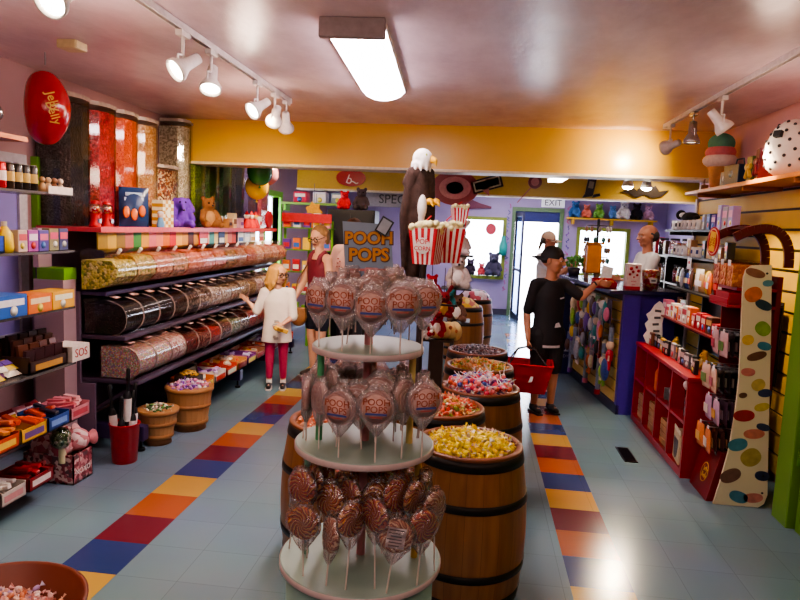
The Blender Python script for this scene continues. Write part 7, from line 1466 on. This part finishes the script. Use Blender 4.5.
for y, aim, lb in ((2.35, (-1.75, .6, 1.3), 'large glowing spotlight on left track, nearest the camera'), (3.38, (-2.5, 2.2, 1.5), 'glowing white spotlight on left track, second from the camera end'),
                   (3.75, (-1.4, 2.9, .9), 'glowing spotlight on left track aimed down, third from the camera end'), (4.55, (-2.5, 3.3, 1.5), 'glowing spotlight on left track, fourth from the camera end'),
                   (4.95, (-2.6, 6.6, 1.2), 'dim white spotlight on left track, second from its beam end'), (5.25, (-2.0, 6.9, 1.0), 'dim white spotlight at the beam end of the left track')):
    track_lamp((-1.6, y), aim, True, lb, strength=40 if y < 4.8 else 4, power=60, grp=G1)
G2 = 'spotlights on the right ceiling track'
track_lamp((1.6, 4.75), (2.15, 4.75, 1.9), True, 'glowing white spotlight on right track, farthest from the yellow beam', strength=40, power=110, grp=G2)
track_lamp((1.6, 5.35), (1.55, 5.3, 0), True, 'silver spotlight hanging straight down in the middle of right track', strength=3, style='silver', power=110, grp=G2)
track_lamp((1.6, 5.95), tuple(at(620, 164, Y=6.5)), True, 'white reflector bulb on right track aimed at the yellow beam', strength=5, power=0, grp=G2); spot((1.42, 6.1, 2.46), at(620, 164, Y=6.5), 45, size=130, blend=1, rad=.05)
# lamps behind the beam and a second fixture
def ceil_spot(p, lab, s=60):
    t = thing('ceiling_spotlight', lab, 'lamp', p)
    part('stem', MB().cyl((0, 0, 0), (0, 0, ZC-p[2]), .012), WHITE, t)
    part('housing', MB().lathe([(.0, .05), (.04, .05), (.065, -.03), (.06, -.03), (0, 0)], 18), WHITE, t)
    part('bulb', MB().ell((0, 0, -.03), (.055, .055, .03), 14), M('#fff2dc', .3, vary=0, emit=s), t)
ceil_spot((1.58, 7.35, 2.28), 'glowing spotlight behind the yellow beam, left one of the close pair', 60)
ceil_spot((1.80, 7.45, 2.28), 'glowing spotlight behind the yellow beam, right one of the close pair', 60)
F2 = thing('ceiling_light', 'narrow white fluorescent strip light behind the yellow beam above the counter', 'light', (1.0, 8.6, 2.45))
part('housing', MB().b2((-.1, -.6, 0), (.1, .6, .05)), WHITE, F2); part('lens', MB().b2((-.09, -.58, -.04), (.09, .58, 0)), M('#fff3f2', .4, vary=0, emit=8), F2)
part('stem', MB().cyl((0, -.4, .05), (0, -.4, ZC-2.45), .008).cyl((0, .4, .05), (0, .4, ZC-2.45), .008), WHITE, F2)
F3 = thing('ceiling_light', 'white fluorescent strip light behind the yellow beam beside the eagle', 'light', (-1.05, 8.3, 2.5))
part('housing', MB().b2((-.5, -.08, 0), (.5, .08, .05)), WHITE, F3); part('lens', MB().b2((-.48, -.07, -.04), (.48, .07, 0)), M('#fff0ea', .4, vary=0, emit=8), F3)
part('stem', MB().cyl((-.4, 0, .05), (-.4, 0, ZC-2.5), .008).cyl((.4, 0, .05), (.4, 0, ZC-2.5), .008), WHITE, F3)
spot((1.78, 7.40, 2.22), (.75, 3.0, 0), 150, size=36, rad=.045); spot((-2.0, 7.4, 2.66), (-2.6, 8.4, 1.2), 110, size=120); spot((2.6, 9.5, 2.66), (2.2, 10, 0), 40, size=140); spot((-1.6, 4.9, 2.52), (-2.9, 5.4, 1.4), 120, size=100, rad=.08); spot((-1.6, 5.25, 2.5), (-2.7, 6.8, 1.2), 110, size=90, rad=.08)  # first spot serves the close pair; the rest are added fill without own fixtures
area((.6, 11.7, 2.6), (0, 0, 0), 1.6, 1.6, 65, (.95, .9, 1))  # added cool fill over the far end of the shop, no fixture
area((-.6, -.4, 2.66), (.35, 0, 0), 3.2, 1.2, 50, (1, .82, .74))  # added warm fill from overhead behind the camera, no fixture
def point(loc, power, col=(1, .72, .56), rad=.12):
    l = bpy.data.lights.new('fill_point', 'POINT'); l.energy = power; l.color = col; l.shadow_soft_size = rad
    o = bpy.data.objects.new('fill_point', l); COL.objects.link(o); o.location = loc
for x, y, w_ in ((-1.6, 1.3, 13), (-1.75, 2.9, 9), (-1.75, 4.75, 11), (1.6, 2.0, 9), (1.6, 4.0, 6), (-.2, .4, 6)): point((x, y, 2.28), w_)  # added fill lights that brighten the ceiling, not actual bulbs
wd = bpy.data.worlds.new('world'); scene.world = wd; wd.use_nodes = True
nt = wd.node_tree; bg = nt.nodes['Background']; sky = nt.nodes.new('ShaderNodeTexSky'); sky.sky_type = 'HOSEK_WILKIE' if False else 'NISHITA'
sky.sun_elevation = math.radians(55); sky.sun_rotation = math.radians(-160); sky.sun_intensity = .15
mx = nt.nodes.new('ShaderNodeMix'); mx.data_type = 'RGBA'; mx.inputs[0].default_value = .7; mx.inputs[7].default_value = (6, 6, 6.4, 1)
nt.links.new(sky.outputs[0], mx.inputs[6]); nt.links.new(mx.outputs[2], bg.inputs[0]); bg.inputs[1].default_value = 3.0
scene.view_settings.view_transform = 'AgX'; scene.view_settings.look = 'AgX - Medium High Contrast'; scene.view_settings.exposure = .25
scene.cycles.transparent_max_bounces = 40; scene.cycles.max_bounces = 6; scene.cycles.sample_clamp_indirect = 6; scene.cycles.caustics_reflective = False; scene.cycles.caustics_refractive = False
scene.cycles.use_denoising = True
